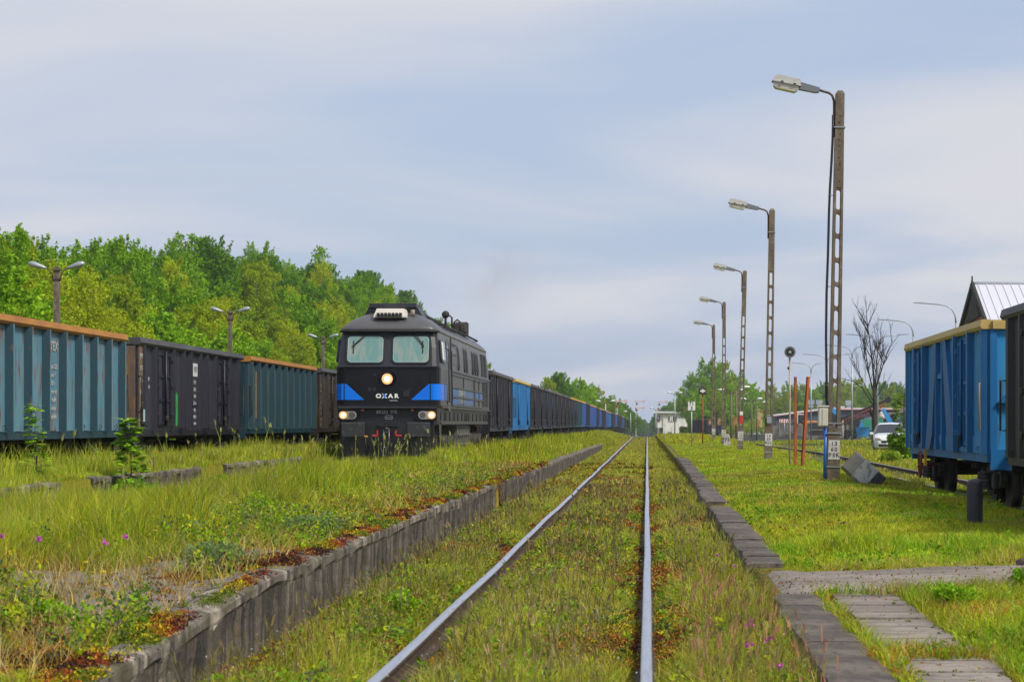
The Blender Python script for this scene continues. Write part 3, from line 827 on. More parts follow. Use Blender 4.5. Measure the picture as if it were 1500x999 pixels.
text('B1', .13, TXT2, w2, (1.366, -5.1, 2.2), FACE_RIGHT); text('76', .13, TXT2, w2, (1.366, -5.1, 2.02), FACE_RIGHT)
lp = MB(); lp.box((1.0, -6.46, 1.42), (.14, .06, .12)); lp.build('tail_marker', M['red'], w2)
sb = MB(); sb.box((1.46, -6.1, 2.0), (.03, .05, 1.3), rot=None); sb.build('white_stripe', TXT2, w3); 
sb = MB(); sb.box((1.47, -5.55, 2.0), (.03, .05, 1.4)); sb.build('lock_bar', M['rustyellow'], w3)
for k in range(8): text('31 5'[k % 3:], .12, TXT, w4, (1.41, -6.2, 2.5 - .2 * k), FACE_RIGHT)

# ---- train behind the locomotive
TG = 'open wagons coupled behind the black locomotive'
seq = [('navy', 'navy', 'doors', 'near-black open wagon coupled directly behind the locomotive'),
       ('sky', 'yellow', 'doors', 'bright sky-blue open wagon with yellow top rail near the locomotive'),
       ('navy', 'navy', 'doors', 'dark open wagon just beyond the bright sky-blue yellow-topped one'),
       ('navyb', 'navy', 'doors', 'dark open wagon, second beyond the bright sky-blue yellow-topped one'),
       ('navy', 'navy', 'doors', 'dark open wagon, third beyond the bright sky-blue yellow-topped one'),
       ('navy', 'navy', 'doors', 'last of the four dark wagons before the orange-topped ones'),
       ('navyb', 'amber', 'doors', 'dark open wagon with orange rail before the dark teal one'),
       ('dteal', 'amber', 'ribbed', 'dark teal open wagon with orange rail in the middle of the train'),
       ('blue', 'amber', 'doors', 'royal blue wagon with orange rail just beyond the dark teal one'),
       ('navy', 'navy', 'doors', 'single dark wagon between royal blue wagons in mid train'),
       ('blue', 'amber', 'doors', 'nearer of two royal blue orange-railed wagons beyond the single dark one'),
       ('blue', 'amber', 'doors', 'farther of two royal blue orange-railed wagons beyond the single dark one')]
rest = ['navy', 'blue', 'navy', 'navy', 'blue', 'blue', 'sky', 'navy', 'navyb', 'blue', 'navy', 'navyb', 'navyb', 'blue', 'navyb', 'navyb']
rl = {'navy': 'small dark', 'blue': 'small royal blue', 'sky': 'small sky-blue', 'navyb': 'small blue-black'}
cnt = {}
for k, c_ in enumerate(rest):
    cnt[c_] = cnt.get(c_, 0) + 1
    od = ['first', 'second', 'third', 'fourth', 'fifth', 'sixth', 'seventh'][cnt[c_] - 1]
    tot = rest.count(c_)
    seq.append((c_, 'amber' if (c_ == 'blue' or k in (2, 6)) else 'navy', 'doors', (rl[c_] + ' wagon in the far end of the train' + ('' if tot == 1 else ', %s of its colour' % od))))
for n, (c_, cp, st, lb) in enumerate(seq):
    y = 88.85 + 14.04 * n
    xo = float(np.interp(y, [0, 350, 500], [0, .12, 1.7])); sl_ = float(np.interp(y, [349, 351], [0, -.0105])) if y < 900 else 0
    wagon(lb, -7.33 + xo, y, zloco(y), c_, cp, st, group=TG, far=(n > 7), rz=sl_)
# painted white bars seen on the dark wagons
# ---- right side
w_r = wagon('bright blue open wagon with dusty yellow top rail standing on the right siding', 7.40, 44.6, -.10, 'sky', 'yellow', 'braced', L=12.2, z0=.97, z1=3.3, rz=-.0075)
M['bracepale'] = mat('weathered_blue_brace', (.09, .24, .33), .6)
hw = MB()
for k in range(20):
    a = k * math.pi / 10; a2 = (k + 1) * math.pi / 10
    hw.cyl((-1.45, 3.2 + .28 * math.cos(a), .62 + .28 * math.sin(a)), (-1.45, 3.2 + .28 * math.cos(a2), .62 + .28 * math.sin(a2)), .022, n=6)
hw.cyl((-1.45, 2.92, .62), (-1.45, 3.48, .62), .014, n=6); hw.cyl((-1.45, 3.2, .34), (-1.45, 3.2, .90), .014, n=6); hw.cyl((-1.45, 3.2, .62), (-1.1, 3.2, .62), .03, n=8)
hw.build('brake_wheel', mat('dull_red_iron', (.20, .03, .02), .6), w_r)
ml = MB(); ml.box((-1.44, 2.3, .78), (.05, .06, .34)); ml.box((-1.445, 2.3, .64), (.05, .26, .07)); ml.build('brake_lever', M['yellow'], w_r)
dk = wagon('sooty black wagon at the right edge of the picture, nearer than the blue one', 7.33, 30.15, -.10, 'soot', 'navy', 'doors', L=12.6, z0=.97, z1=3.36, rz=-.0075)
WR = 'dark wagons standing on the distant right track'
for k, (x, y) in enumerate([(11.9, 407), (11.3, 421.5), (10.7, 436), (10.1, 450)]):
    wagon(['navy-blue wagon end on, nearest of the distant wagons on the right track', 'distant navy wagon second in the row beside the white signal box', 'distant navy wagon third in the row beside the white signal box', 'distant navy wagon last in the row, closest to the white signal box'][k],
          x, y, -1.15, 'navyb', 'navy', 'doors', group=WR, far=True, rz=.04, z1=3.3)

# ---------------------------------------------------------------- the locomotive
lo = empty('diesel_locomotive', (-7.32, 61.6, .25), label='large black diesel locomotive with blue stripes and lit headlights', cat='locomotive')
LEN = 19.6
lev = [(1.12, 1.40, .06), (1.60, 1.42, .04), (1.66, 1.475, .0), (2.74, 1.475, .0), (2.76, 1.455, .05), (3.30, 1.43, .20), (3.74, 1.37, .33), (3.78, 1.385, .20), (3.85, 1.35, .20), (3.94, 1.27, .27), (4.05, 1.14, .42), (4.16, .98, .64), (4.27, .78, .98), (4.36, .56, 1.4), (4.42, .32, 2.0), (4.44, .02, 2.5)]
b = MB(); rings = []
def ring(z, w, f):
    c = min(.20, w * .5); pts = []
    half = [(0, f), (w * .5, f + .0), (w - c, f + .02), (w - c * .45, f + .07 * c / .2), (w - c * .12, f + .16 * c / .2), (w, f + c * 1.7)]
    right = half + [(w, 3.0), (w, LEN / 2)]
    left = [(-x, y) for x, y in right[1:]]
    fr = right + [(x, LEN - y) for x, y in right[-2::-1]]
    fl = left + [(x, LEN - y) for x, y in left[-2::-1]]
    return [(x, y, z) for x, y in fr] + [(x, y, z) for x, y in fl[::-1]]
rings = [ring(*l) for l in lev]
n = len(rings[0]); b.v = [p for r in rings for p in r]
for i in range(len(rings) - 1):
    for k in range(n):
        q = [i * n + k, i * n + (k + 1) % n, (i + 1) * n + (k + 1) % n, (i + 1) * n + k]
        pm = [sum(b.v[j][a] for j in q) / 4 for a in range(3)]
        zc = pm[2]; front = pm[1] < .45 and zc < 3.8
        if zc > 3.76: mi = 3
        elif zc < 1.66: mi = 1
        elif front and zc < 2.75: mi = 2
        elif front: mi = 1
        else: mi = 0
        b.f.append(q); b.m.append(mi); b.sm.append(zc > 3.79)
b.f.append(list(range(n))); b.m.append(1); b.sm.append(False)
b.f.append([(len(rings) - 1) * n + k for k in range(n)]); b.m.append(3); b.sm.append(False)
body = b.build('body', [M['loco_side'], M['loco_dark'], M['loco_black'], M['loco_roof']], lo)
# dark gutter beneath the roof brow
g = MB(); pts = [(-1.40, .62, 3.765), (-1.37, .30, 3.765), (-1.15, .20, 3.765), (0, .175, 3.765), (1.15, .20, 3.765), (1.37, .30, 3.765), (1.40, .62, 3.765)]
g.tube(pts, .03, 6); g.build('rain_gutter', M['rubber'], body)
# windscreens on the raked face
def rake(z): return .05 + (z - 2.76) * (.28 / .98)
ang = math.atan(.28 / .98)
for s in (-1, 1):
    cx = s * .645; cz = 3.245
    fr = MB(); fr.prism(rrect(1.10, .86, .15), -.018, .018, 'z')
    fo = fr.build('windscreen', M['rubber'], lo, loc=(cx, rake(cz) - .012, cz), rot=(R(90) - ang, 0, 0))
    gl = MB(); gl.prism(rrect(.98, .74, .10), .0185, .024, 'z'); gl.build('pane', M['glass'], fo)
    tr = MB()
    ro = rrect(1.0, .76, .11); ri = rrect(.97, .73, .095); nn = len(ro)
    tr.add([(x, y, .0245) for x, y in ro] + [(x, y, .0245) for x, y in ri], [(k, (k + 1) % nn, nn + (k + 1) % nn, nn + k) for k in range(nn)])
    tr.build('seal', mat('pale_seal', (.35, .5, .52), .4), fo)
    wp = MB()
    x0 = s * .52; tx = s * 1.02
    def rk(x, z, o=.06): return (x, rake(z) - o, z)
    if s < 0: x0, tx = -.55, -.98
    else: x0, tx = .60, .98
    for d in (0, .06): wp.tube([rk(x0 + d, 3.80, .09), rk((x0 + tx) / 2 + d, 3.58), rk(tx + d * .3, 3.36)], .010, 5)
    wp.tube([rk(tx, 3.50, .055), rk(tx, 3.14, .055)], .012, 5); wp.tube([rk(tx, 3.38, .06), rk(tx, 3.32, .06)], .03, 6)
    wp.build('wiper', M['rubber'], lo)
# ledges
ld = MB(); ld.box((0, -.015, 2.755), (2.86, .06, .035), bev=.01); ld.box((0, -.03, 1.60), (2.80, .16, .07), bev=.02); ld.box((0, -.02, 1.66), (2.9, .1, .02))
ld.build('front_ledge', M['loco_dark'], lo)
# blue flashes wrapping the corners
def flash(s):
    f = MB()
    f.add([(s * 1.30, -.004, 1.82), (s * .66, -.004, 1.82), (s * 1.16, -.004, 2.27), (s * 1.30, -.004, 2.27)], [(0, 1, 2, 3)])
    pr = [(1.275, .022 - .004), (1.385, .068 - .006), (1.451, .156 - .006), (1.479, .34), (1.479, 1.25)]
    pr = [(1.30, -.004 + .02)] + pr[1:]
    vs = [(s * x, y, 1.82) for x, y in pr] + [(s * x, y, 2.27) for x, y in pr]; m_ = len(pr)
    f.add([(s * 1.30, -.004, 1.82), (s * 1.30, .016, 1.82), (s * 1.30, .016, 2.27), (s * 1.30, -.004, 2.27)], [(0, 1, 2, 3)])
    f.add(vs, [(k, k + 1, m_ + k + 1, m_ + k) for k in range(m_ - 1)])
    return f.build('blue_flash', M['loco_blue'], lo)
flash(-1); flash(1)
seam = MB()
for s in (-1, 1): seam.box((s * 1.215, -.012, 2.2), (.014, .02, 1.02))
seam.build('front_seam', M['loco_black'], body)
# lettering on the nose
WL = mat('white_lettering', (.85, .85, .85), .5); GLt = mat('grey_lettering', (.42, .42, .44), .5)
for x, ch, mm in ((-.255, 'O', WL), (-.085, 'X', WL), (.085, 'A', WL), (.25, 'R', WL)):
    text(ch, .165, mm, lo, (x, -.006, 1.925), FACE_FRONT, bold=.007, sx=1.12)
xb = MB(); xb.prism([(-.13, 1.985), (-.085, 1.985), (-.04, 1.925), (-.085, 1.925)], -.016, -.012, 'y'); xb.prism([(-.085, 1.865), (-.04, 1.865), (-.075, 1.925), (-.10, 1.925)], -.016, -.012, 'y')
xb.build('blue_mark', M['loco_blue'], lo)
text('CARTRANS', .04, WL, lo, (.17, -.006, 1.80), FACE_FRONT, sx=1.1)
text('BR233  970', .125, GLt, lo, (-.03, .034, 1.475), FACE_FRONT, sx=1.0, bold=.002)
bd = MB(); bd.prism(rrect(.23, .125, .06), -.008, 0, 'z'); 
bo = bd.build('badge', GLt, lo, loc=(.03, .040, 1.33), rot=FACE_FRONT)
bd = MB(); bd.prism(rrect(.205, .10, .05), .0005, .003, 'z'); bd.build('badge_face', M['loco_dark'], bo)
text('232 UR', .058, GLt, bo, (0, 0, .005), (0, 0, 0), ext=.001, bold=.001)
# headlights
hl = MB(); hx = [(.27 * math.cos(R(a)), .27 * math.sin(R(a))) for a in (0, 55, 125, 180, 240, 300)]
hl.prism([(x * .98, y * .85) for x, y in hx], -.12, .0, 'z')
ho = hl.build('headlight', M['loco_dark'], lo, loc=(0, 0, 2.41), rot=FACE_FRONT)
ho.rotation_euler = (R(90), 0, 0)
q = MB(); q.cyl((0, 0, .002), (0, 0, .09), .205, .20, n=28); q.build('bezel', M['loco_black'], ho)
q = MB(); q.cyl((0, 0, .09), (0, 0, .098), .150, n=28); q.build('lens', M['lamp_on'], ho)
q = MB(); q.cyl((0, 0, .098), (0, 0, .104), .075, n=24); q.build('bulb', M['lamp_core'], ho)
for s in (-1, 1):
    fr = MB(); fr.prism(rrect(.56, .34, .06), 0, .09, 'z')
    fo = fr.build('headlight', M['loco_black'], lo, loc=(s * 1.12, .035, 1.39), rot=FACE_FRONT)
    q = MB(); q.prism(rrect(.50, .22, .10), .0905, .10, 'z'); q.build('reflector', M['lens'], fo)
    q = MB(); q.cyl((s * .125, 0, .10), (s * .125, 0, .108), .105, n=24); q.build('lens', M['lamp_on'], fo)
    q = MB(); q.cyl((s * .125, 0, .108), (s * .125, 0, .112), .055, n=20); q.build('bulb', M['lamp_core'], fo)
    q = MB(); q.cyl((-s * .125, 0, .10), (-s * .125, 0, .106), .110, n=24); q.build('ring', M['chrome'], fo)
    q = MB(); q.cyl((-s * .125, 0, .106), (-s * .125, 0, .112), .092, n=24); q.build('tail_lens', mat('unlit_lens', (.10, .09, .085), .15), fo)
    q = MB(); q.box((s * .70, -.0, 1.545), (.09, .08, .09), bev=.01); q.build('marker_lamp', M['redpale'], lo)
sk = MB()
for x in (-.51, -.38): sk.cyl((x, .0, 2.12), (x, -.02, 2.12), .05, n=14)
sk.box((.53, -.01, 2.0), (.17, .025, .16)); sk.box((.53, -.012, 2.11), (.30, .03, .02)); sk.box((-.38, -.01, 2.53), (.08, .02, .06))
sk.build('socket_covers', M['loco_dark'], lo)
# buffer beam, plough, buffers, coupler, hoses
bb = MB(); bb.box((0, .13, .93), (2.62, .2, .50), bev=.02); bb.prism([(-1.30, .22), (1.30, .22), (1.36, .70), (-1.36, .70)], .0, .06, 'y'); bb.box((0, .02, 1.10), (.60, .14, .10), bev=.02)
bb.build('buffer_beam', M['under'] if False else M['black'], lo)
for s in (-1, 1):
    q = MB(); q.cyl((s * .875, .05, .98), (s * .875, -.40, .98), .13, n=14); q.box((s * .92, -.46, .98), (.66, .05, .42), bev=.024)
    q.build('buffer', mat('buffer_black', (.03, .03, .034), .5, layers=[((7, 7, 7), (.13, .13, .13), .56, .68, .6)]), lo)
q = MB(); q.box((0, -.1, .95), (.14, .35, .16), bev=.02); q.tube([(-.07, -.30, .98), (-.08, -.34, .72), (-.06, -.34, .48), (.06, -.34, .48), (.08, -.34, .72), (.07, -.30, .98)], .024, 7); q.tube([(-.05, -.28, .98), (0, -.36, 1.03), (.05, -.28, .98)], .03, 7)
q.build('coupler', mat('worn_steel', (.12, .12, .12), .4, .6), lo)
for s in (-1, 1):
    for x, mm, zz in ((.33, M['red'], .80), (.62, M['yellow'], .78)):
        h = MB(); h.tube([(s * x, .0, zz), (s * x, -.16, zz + .03), (s * (x - .03), -.24, zz - .16), (s * (x - .06), -.25, zz - .42)], .026, 7)
        ho_ = h.build('brake_hose', M['rubber'], lo)
        v = MB(); v.box((s * x, -.17, zz + .01), (.17, .06, .05), bev=.015); v.box((s * (x - .07 * (1 if x < .5 else -1)), -.19, zz + .10), (.035, .03, .13)); v.build('valve', mm, ho_)
st = MB()
for s in (-1, 1):
    st = MB()
    for k, zz in enumerate((.45, .75, 1.05)): st.box((s * 1.34, .75, zz), (.12, .45, .03)); 
    st.prism([(.36, 1.13), (1.0, 1.13), (1.0, .35), (.62, .35)], s * 1.36, s * 1.42, 'x')
    st.build('cab_steps', M['black'], lo)
# roof: air-conditioner, raised box, horn, exhaust, grilles
q = MB(); q.prism([(-.33, 4.20), (.60, 4.20), (.60, 4.24), (.52, 4.46), (-.25, 4.46), (-.33, 4.24)], .40, 1.15, 'y')
q.v = [(x, y - (.0 if z > 4.3 else .10), z) for x, y, z in q.v]
ac = q.build('air_unit', M['ac'], lo, loc=(-.12, .12, -.04))
q = MB()
for k in range(7): q.box((-.19 + k * .105 + .0, .265, 4.275), (.075, .1, .11))
q.build('grille', M['rubber'], ac)
q = MB(); q.prism([(-.85, 4.22), (.85, 4.22), (.70, 4.50), (-.70, 4.50)], 1.35, 2.7, 'y'); q.box((-.0, 1.85, 4.545), (1.36, 1.2, .14), bev=.02)
q.build('roof_box', M['loco_dark'], lo)
q = MB(); q.cyl((.62, .85, 4.22), (.62, .85, 4.40), .06, n=10); q.build('horn', mat('beige_cap', (.25, .21, .15), .6), lo)
q = MB()
q.cyl((.86, 8.4, 4.3), (.86, 8.4, 4.56), .04, n=8); q.sphere((.86, 8.4, 4.64), .125, 12)
for y in (10.0, 13.2): q.tube([(.70, y, 4.35), (.72, y, 4.62), (.82, y, 4.70), (.92, y, 4.62), (.92, y, 4.30)], .035, 6)
q.build('exhaust', M['under'], lo)
q = MB(); q.box((.7, 15.2, 4.5), (.5, .7, .34), bev=.03); q.box((.7, 16.6, 4.52), (.42, .6, .5), bev=.03); q.build('silencer', M['under'], lo)
def roofp(t, y, o=.01):   # t 0..1 across the right roof slope
    zs = [4.42, 4.36, 4.27, 4.16, 4.05, 3.94, 3.85]; ws = [.32, .56, .78, .98, 1.14, 1.27, 1.35]
    x = float(np.interp(t, np.linspace(0, 1, 7), ws)); z = float(np.interp(t, np.linspace(0, 1, 7), zs)); return (x + o * .6, y, z + o)
q = MB()
for y0_, y1_, t0_, t1_ in ((3.2, 8.4, .15, .70), (9.2, 12.6, .12, .62), (13.4, 18.2, .05, .60)):
    for t_ in (t0_, t1_): q.tube([roofp(t_, y0_, .07), roofp(t_, y1_, .07)], .032, 5)
    for y_ in (y0_, y1_): q.tube([roofp(t0_ + (t1_ - t0_) * k / 5, y_, .04) for k in range(6)], .028, 5)
q.tube([roofp(.10, 1.9, .06), roofp(.12, 9, .06)], .022, 5); q.tube([roofp(.82, 3, .05), roofp(.82, 12, .05)], .02, 5)
q.build('roof_frames', M['rubber'], lo)
q = MB()
for k in range(26):
    y_ = 3.4 + k * .19
    q.add([roofp(.15 + .55 * j / 4, y_ + d, .03 + .0) for d in (0, .12) for j in range(5)], [(j, j + 1, 5 + j + 1, 5 + j) for j in range(4)])
q.build('radiator_grille', M['rubber'], lo, recalc=True)
# side: cab window, door, panels, windows, grilles, portholes  (both sides)
for s in (-1, 1):
    def sbox(mb, y0, y1, z0, z1, th, x=None, mi=0):
        xx = 1.478 if x is None else x
        mb.box((s * (xx + th / 2), (y0 + y1) / 2, (z0 + z1) / 2), (th, y1 - y0, z1 - z0), mi)
    def xat(z): return float(np.interp(z, [2.76, 3.30, 3.74], [1.455, 1.43, 1.37]))
    fr = MB(); fr.prism(rrect(1.2, .66, .1), -.02, .02, 'z')
    tl = math.atan((1.455 - 1.37) / .98)
    sg = fr.build('cab_window', M['loco_side'], lo, loc=(s * (xat(3.22) + .030), 1.02, 3.22), rot=(R(90) - 0, 0, R(90) * s))
    sg.rotation_euler = Matrix.Rotation(R(90) * s, 3, 'Z').to_4x4().to_euler() if False else (R(90) - tl, 0, R(90) * s)
    q = MB(); q.prism(rrect(1.02, .54, .08), .0205, .026, 'z'); q.build('pane', M['glass_dark'], sg)
    q = MB(); q.box((-.30 * s, 0, .03), (.40, .50, .012)); q.build('blind', M['white'], sg)
    mir = None
    if False: mir = MB(); mir.box((s * 1.60, .72, 3.18), (.20, .04, .42), bev=.015); mir.tube([(s * 1.44, .80, 3.42), (s * 1.58, .74, 3.42)], .015, 5); mir.tube([(s * 1.44, .80, 2.95), (s * 1.58, .74, 2.95)], .015, 5)
    dr = MB(); dr.prism(rrect(.72, 2.05, .08), -.006, .012, 'z')
    do = dr.build('cab_door', M['loco_side'], lo, loc=(s * 1.452, 2.72, 2.55), rot=(R(90) - .04, 0, R(90) * s))
    q = MB(); q.prism(rrect(.46, .55, .07, cy=.62), .0125, .02, 'z'); q.build('pane', M['glass_dark'], do)
    hr = MB()
    for y in (2.22, 3.22): hr.tube([(s * 1.46, y, 1.75), (s * 1.54, y, 1.80), (s * 1.52, y, 3.30), (s * 1.42, y, 3.36)], .02, 6)
    hr.build('handrail', M['black'], lo)
    pn = MB()
    for y0_, y1_ in ((3.7, 11.9), (12.3, 15.9)):
        for zz in (2.62, 2.24, 1.96, 1.70): sbox(pn, y0_, y1_, zz - .02, zz + .02, .035)
        for y in (y0_, (y0_ + y1_) / 2, y1_): sbox(pn, y - .03, y + .03, 1.68, 2.64, .03)
    sbox(pn, 3.6, 19.2, 2.70, 2.75, .04); sbox(pn, .4, 19.3, 1.60, 1.645, .03)
    for zz in (3.55, 3.25, 2.95): sbox(pn, 3.9, 5.8, zz - .02, zz + .02, .03, 1.43)
    sbox(pn, 3.45, 3.52, 1.7, 3.7, .05, 1.44)
    pn.build('side_panels', M['loco_side'], body)
    bs = MB()
    for y0_, y1_ in ((3.73, 7.75), (7.86, 11.85), (12.35, 14.0), (14.2, 15.85)): sbox(bs, y0_, y1_, 1.99, 2.21, .010)
    sbox(bs, 1.3, 2.2, 1.82, 2.27, .006); sbox(bs, 3.73, 11.8, 1.74, 1.94, .008)
    bs.build('side_stripe', M['loco_blue_dull'], lo)
    text('OXAR', .26, mat('beige_lettering', (.34, .31, .22), .8), lo, (s * 1.492, 7.2, 2.09), FACE_RIGHT if s > 0 else FACE_LEFT, sx=3.2, bold=.006)
    text('OXAR', .22, mat('beige_lettering_dull', (.26, .24, .18), .8), lo, (s * 1.492, 7.2, 1.84), FACE_RIGHT if s > 0 else FACE_LEFT, sx=3.2, bold=.006)
    for y in (6.3, 8.6, 9.4, 11.9, 12.9, 13.9):
        q = MB(); q.prism(rrect(.36, .78, .12), -.02, .03, 'z'); wo = q.build('engine_room_window', M['loco_side'], lo, loc=(s * 1.44, y, 3.18), rot=(R(90) - tl, 0, R(90) * s))
        q = MB(); q.prism(rrect(.24, .66, .09), .0305, .036, 'z'); q.build('pane', M['rubber'], wo)
    q = MB()
    for y0_ in (15.7, 17.1):
        for k in range(16): 
            zz = 2.84 + k * .05
            q.box((s * (xat(zz) + .012), y0_ + .55, zz), (.03, 1.1, .022))
        for k in range(19): sbox(q, y0_ + .35, y0_ + 1.4, 1.76 + k * .047, 1.785 + k * .047, .03)
    q.build('louvres', M['rubber'], lo)
    q = MB()
    for y in (.9, 2.1, 2.45, 3.7, 5.2, 6.5, 8.0, 9.2, 9.9, 10.7, 12.4, 14.0, 15.6, 17.2, 18.0, 18.6): q.box((s * 1.425, y, 1.36), (.02, .22 if y > 4 else .16, .24))
    q.build('access_holes', M['rubber'], body)
    q = MB(); q.box((s * 1.43, LEN / 2, 1.17), (.05, LEN - 1.4, .05)); q.build('sole_bar', M['loco_side'], lo)
tk = MB(); tk.prism([(-1.30, 1.08), (-1.34, .8), (-1.2, .28), (1.2, .28), (1.34, .8), (1.30, 1.08)], 7.4, 12.0, 'y')
for k in range(6):
    for s in (-1, 1): tk.box((s * 1.345, 7.8 + k * .75, .72), (.05, .07, .66))
for zz in (.5, .8):
    for s in (-1, 1): tk.box((s * 1.35, 9.7, zz), (.05, 4.5, .05))
tk.build('fuel_tank', M['tank'], lo)
for y in (3.9, 15.6):
    q = MB()
    for s in (-1, 1):
        q.prism([(-2.3, .62), (-2.2, .42), (2.2, .42), (2.3, .62), (2.2, .84), (-2.2, .84)], s * 1.02 - .06, s * 1.02 + .08, 'x')
        for yy in (-1.85, 0, 1.85): q.box((s * 1.16, yy, .52), (.16, .34, .34), bev=.04); q.cyl((s * 1.2, yy - .35, .35), (s * 1.2, yy - .35, .8), .09, n=10); q.cyl((s * 1.2, yy + .35, .35), (s * 1.2, yy + .35, .8), .09, n=10)
    bo_ = q.build('bogie', M['under'], lo, loc=(0, y, 0))
    for yy in (-1.85, 0, 1.85):
        w = MB()
        for s in (-1, 1): w.cyl((s * .70, 0, .525), (s * .84, 0, .525), .525, n=26)
        w.cyl((-.8, 0, .525), (.8, 0, .525), .1); w.build('wheelset', M['under'], bo_, loc=(0, yy, 0))
for s in (-1, 1):
    q = MB(); q.cyl((s * .875, LEN, .98), (s * .875, LEN + .4, .98), .12); q.cyl((s * .875, LEN + .4, .98), (s * .875, LEN + .46, .98), .26, n=16); q.build('buffer', M['under'], lo)
# ---------------------------------------------------------------- concrete lamp posts
PT = mat('post_lettering', (.07, .065, .06), .8)
def slot_post(label, x, y, H, lean, lines, cable=False, box='rust', group='concrete lamp posts along the right platform', headscale=1.0):
    zb = gz(x, y)
    k = H / 7.93
    p = empty('lamp_post', (x, y, zb - .02), label=label, cat='lamp post', group=group, rot=(0, R(lean), 0))
    w0, w1, D = .125, .088, .20
    hw = lambda z: w0 + (w1 - w0) * z / H
    m = MB()
    z_s = 1.06 * k; n_s = 10; pitch = .49 * k; sh = .41 * k
    # lower solid block
    def slab(za, zb_, mi=0):
        a, b_ = hw(za), hw(zb_)
        m.add([(-a, -D / 2, za), (a, -D / 2, za), (a, D / 2, za), (-a, D / 2, za), (-b_, -D / 2 * .95, zb_), (b_, -D / 2 * .95, zb_), (b_, D / 2 * .95, zb_), (-b_, D / 2 * .95, zb_)],
              [(3, 2, 1, 0), (4, 5, 6, 7), (0, 1, 5, 4), (1, 2, 6, 5), (2, 3, 7, 6), (3, 0, 4, 7)], mi)
    slab(-.3, z_s)
    top_s = z_s + pitch * n_s
    slab(top_s, H - .06); 
    m.add([(-hw(H), -D * .47, H - .06), (hw(H), -D * .47, H - .06), (hw(H), D * .47, H - .06), (-hw(H), D * .47, H - .06), (-.05, -.06, H), (.05, -.06, H), (.05, .06, H), (-.05, .06, H)], [(4, 5, 6, 7), (0, 1, 5, 4), (1, 2, 6, 5), (2, 3, 7, 6), (3, 0, 4, 7)])
    # the ladder of rounded slots: each bay is a frame made of left and right halves
    for i in range(n_s):
        za = z_s + i * pitch; zc = za + pitch; 
        s0 = za + (pitch - sh) * .5; s1 = s0 + sh
        r = .048 * (1 if k > .9 else k)
        for s in (-1, 1):
            a, b_ = hw(za), hw(zc); sw = .047
            pts = [(0, za), (s * a, za), (s * b_, zc), (0, zc), (0, s1)]
            arc1 = [(s * sw * math.sin(R(t)), s1 - r + r * math.cos(R(t))) for t in (30, 60, 90)]
            arc0 = [(s * sw * math.sin(R(t)), s0 + r + r * math.cos(R(t))) for t in (90, 120, 150)]
            poly = pts + arc1 + arc0 + [(0, s0)]
            if s < 0: poly = poly[::-1]
            # split in convex pieces: side strip, lower and upper fillets
            strip = [(s * sw, za), (s * a, za), (s * b_, zc), (s * sw, zc)]
            m.prism(strip, -D / 2, D / 2, 'y')
            lowf = [(0, za), (s * sw, za), (s * sw, s0 + r)] + arc0[1:] + [(0, s0)]
            upf = [(0, zc), (s * sw, zc), (s * sw, s1 - r)] + arc1[::-1][1:] + [(0, s1)]
            for ff in (lowf, upf): m.prism(ff, -D / 2 + .012, D / 2 - .012, 'y')
    h = m
    zz = top_s + .12
    for q in range(9):
        h.cyl((.01 * (-1) ** q, -D / 2 * .96 - .004, zz), (.01 * (-1) ** q, -D / 2 * .94 + .02, zz), .017, n=8, mi=1); zz += (.12 if q % 3 else .24) * k
        if zz > H - .15: break
    post = m.build('post', [M['pole'], M['rubber']], p)
    # collars
    for zz in ([.30, .98, 1.18] if cable else [.24 * k]) + [H - .75 * k]:
        cl_ = MB(); cl_.box((0, 0, zz), (2 * hw(zz) + .05, D + .03, .025)); cl_.build('band', M['galv'], p)
    pn = MB(); pa, pb = hw(.45) - .006, hw(.85) - .006
    z0_, z1_ = .45 * k ** .3, .84 * k ** .3
    pn.add([(-pa, -D / 2 - .004, z0_), (pa, -D / 2 - .004, z0_), (pb, -D / 2 - .003, z1_), (-pb, -D / 2 - .003, z1_)], [(0, 1, 2, 3)])
    po = pn.build('number_panel', M['panel'], p)
    for q, l_ in enumerate(lines): text(l_, .115, PT, po, (0, -D / 2 - .006, z1_ - .075 - .115 * q), FACE_FRONT, bold=.002, space=1.3)
    # arm and lantern
    ar = MB(); xa = -hw(H) - .02
    ar.tube([(xa, -.03, H - .95), (xa - .005, -.03, H - .45), (xa - .01, -.03, H - .22), (xa - .05, -.03, H - .10), (xa - .12, -.03, H - .05), (xa - .24, -.03, H - .02), (xa - .36, -.03, H + .02)], .026, 8)
    ar.build('arm', mat('arm_brown_steel', (.09, .055, .045), .7) if 'arm' not in M else M['arm'], p)
    L = empty('lantern', (xa - .33, -.03, H + .01)); L.rotation_euler = (0, R(10), 0); reg(L, p)
    g_ = MB(); g_.prism([(.02, -.055), (.02, .035), (-.40, .075), (-.40, -.075), (-.06, -.075)], -.085, .085, 'y'); g_.build('gear_housing', M['lampgrey'], L)
    cv = MB(); cv.prism([(-.385, .0), (-.385, .09), (-.42, .115), (-.86, .13), (-.93, .09), (-.94, .0)], -.14, .14, 'y'); cv.box((-.665, 0, -.006), (.60, .31, .022)); cv.build('cover', M['lampwhite'], L)
    bw = MB(); bw.prism([(-.40, -.018), (-.93, -.018), (-.915, -.10), (-.86, -.14), (-.47, -.15), (-.42, -.11)], -.125, .125, 'y'); bw.build('bowl', M['lampbowl'], L)
    cp = MB()
    for xx in (-.76, -.50): cp.cyl((xx, -.165, -.004), (xx, -.15, .018), .03, n=8)
    cp.build('clips', M['galv'], L)
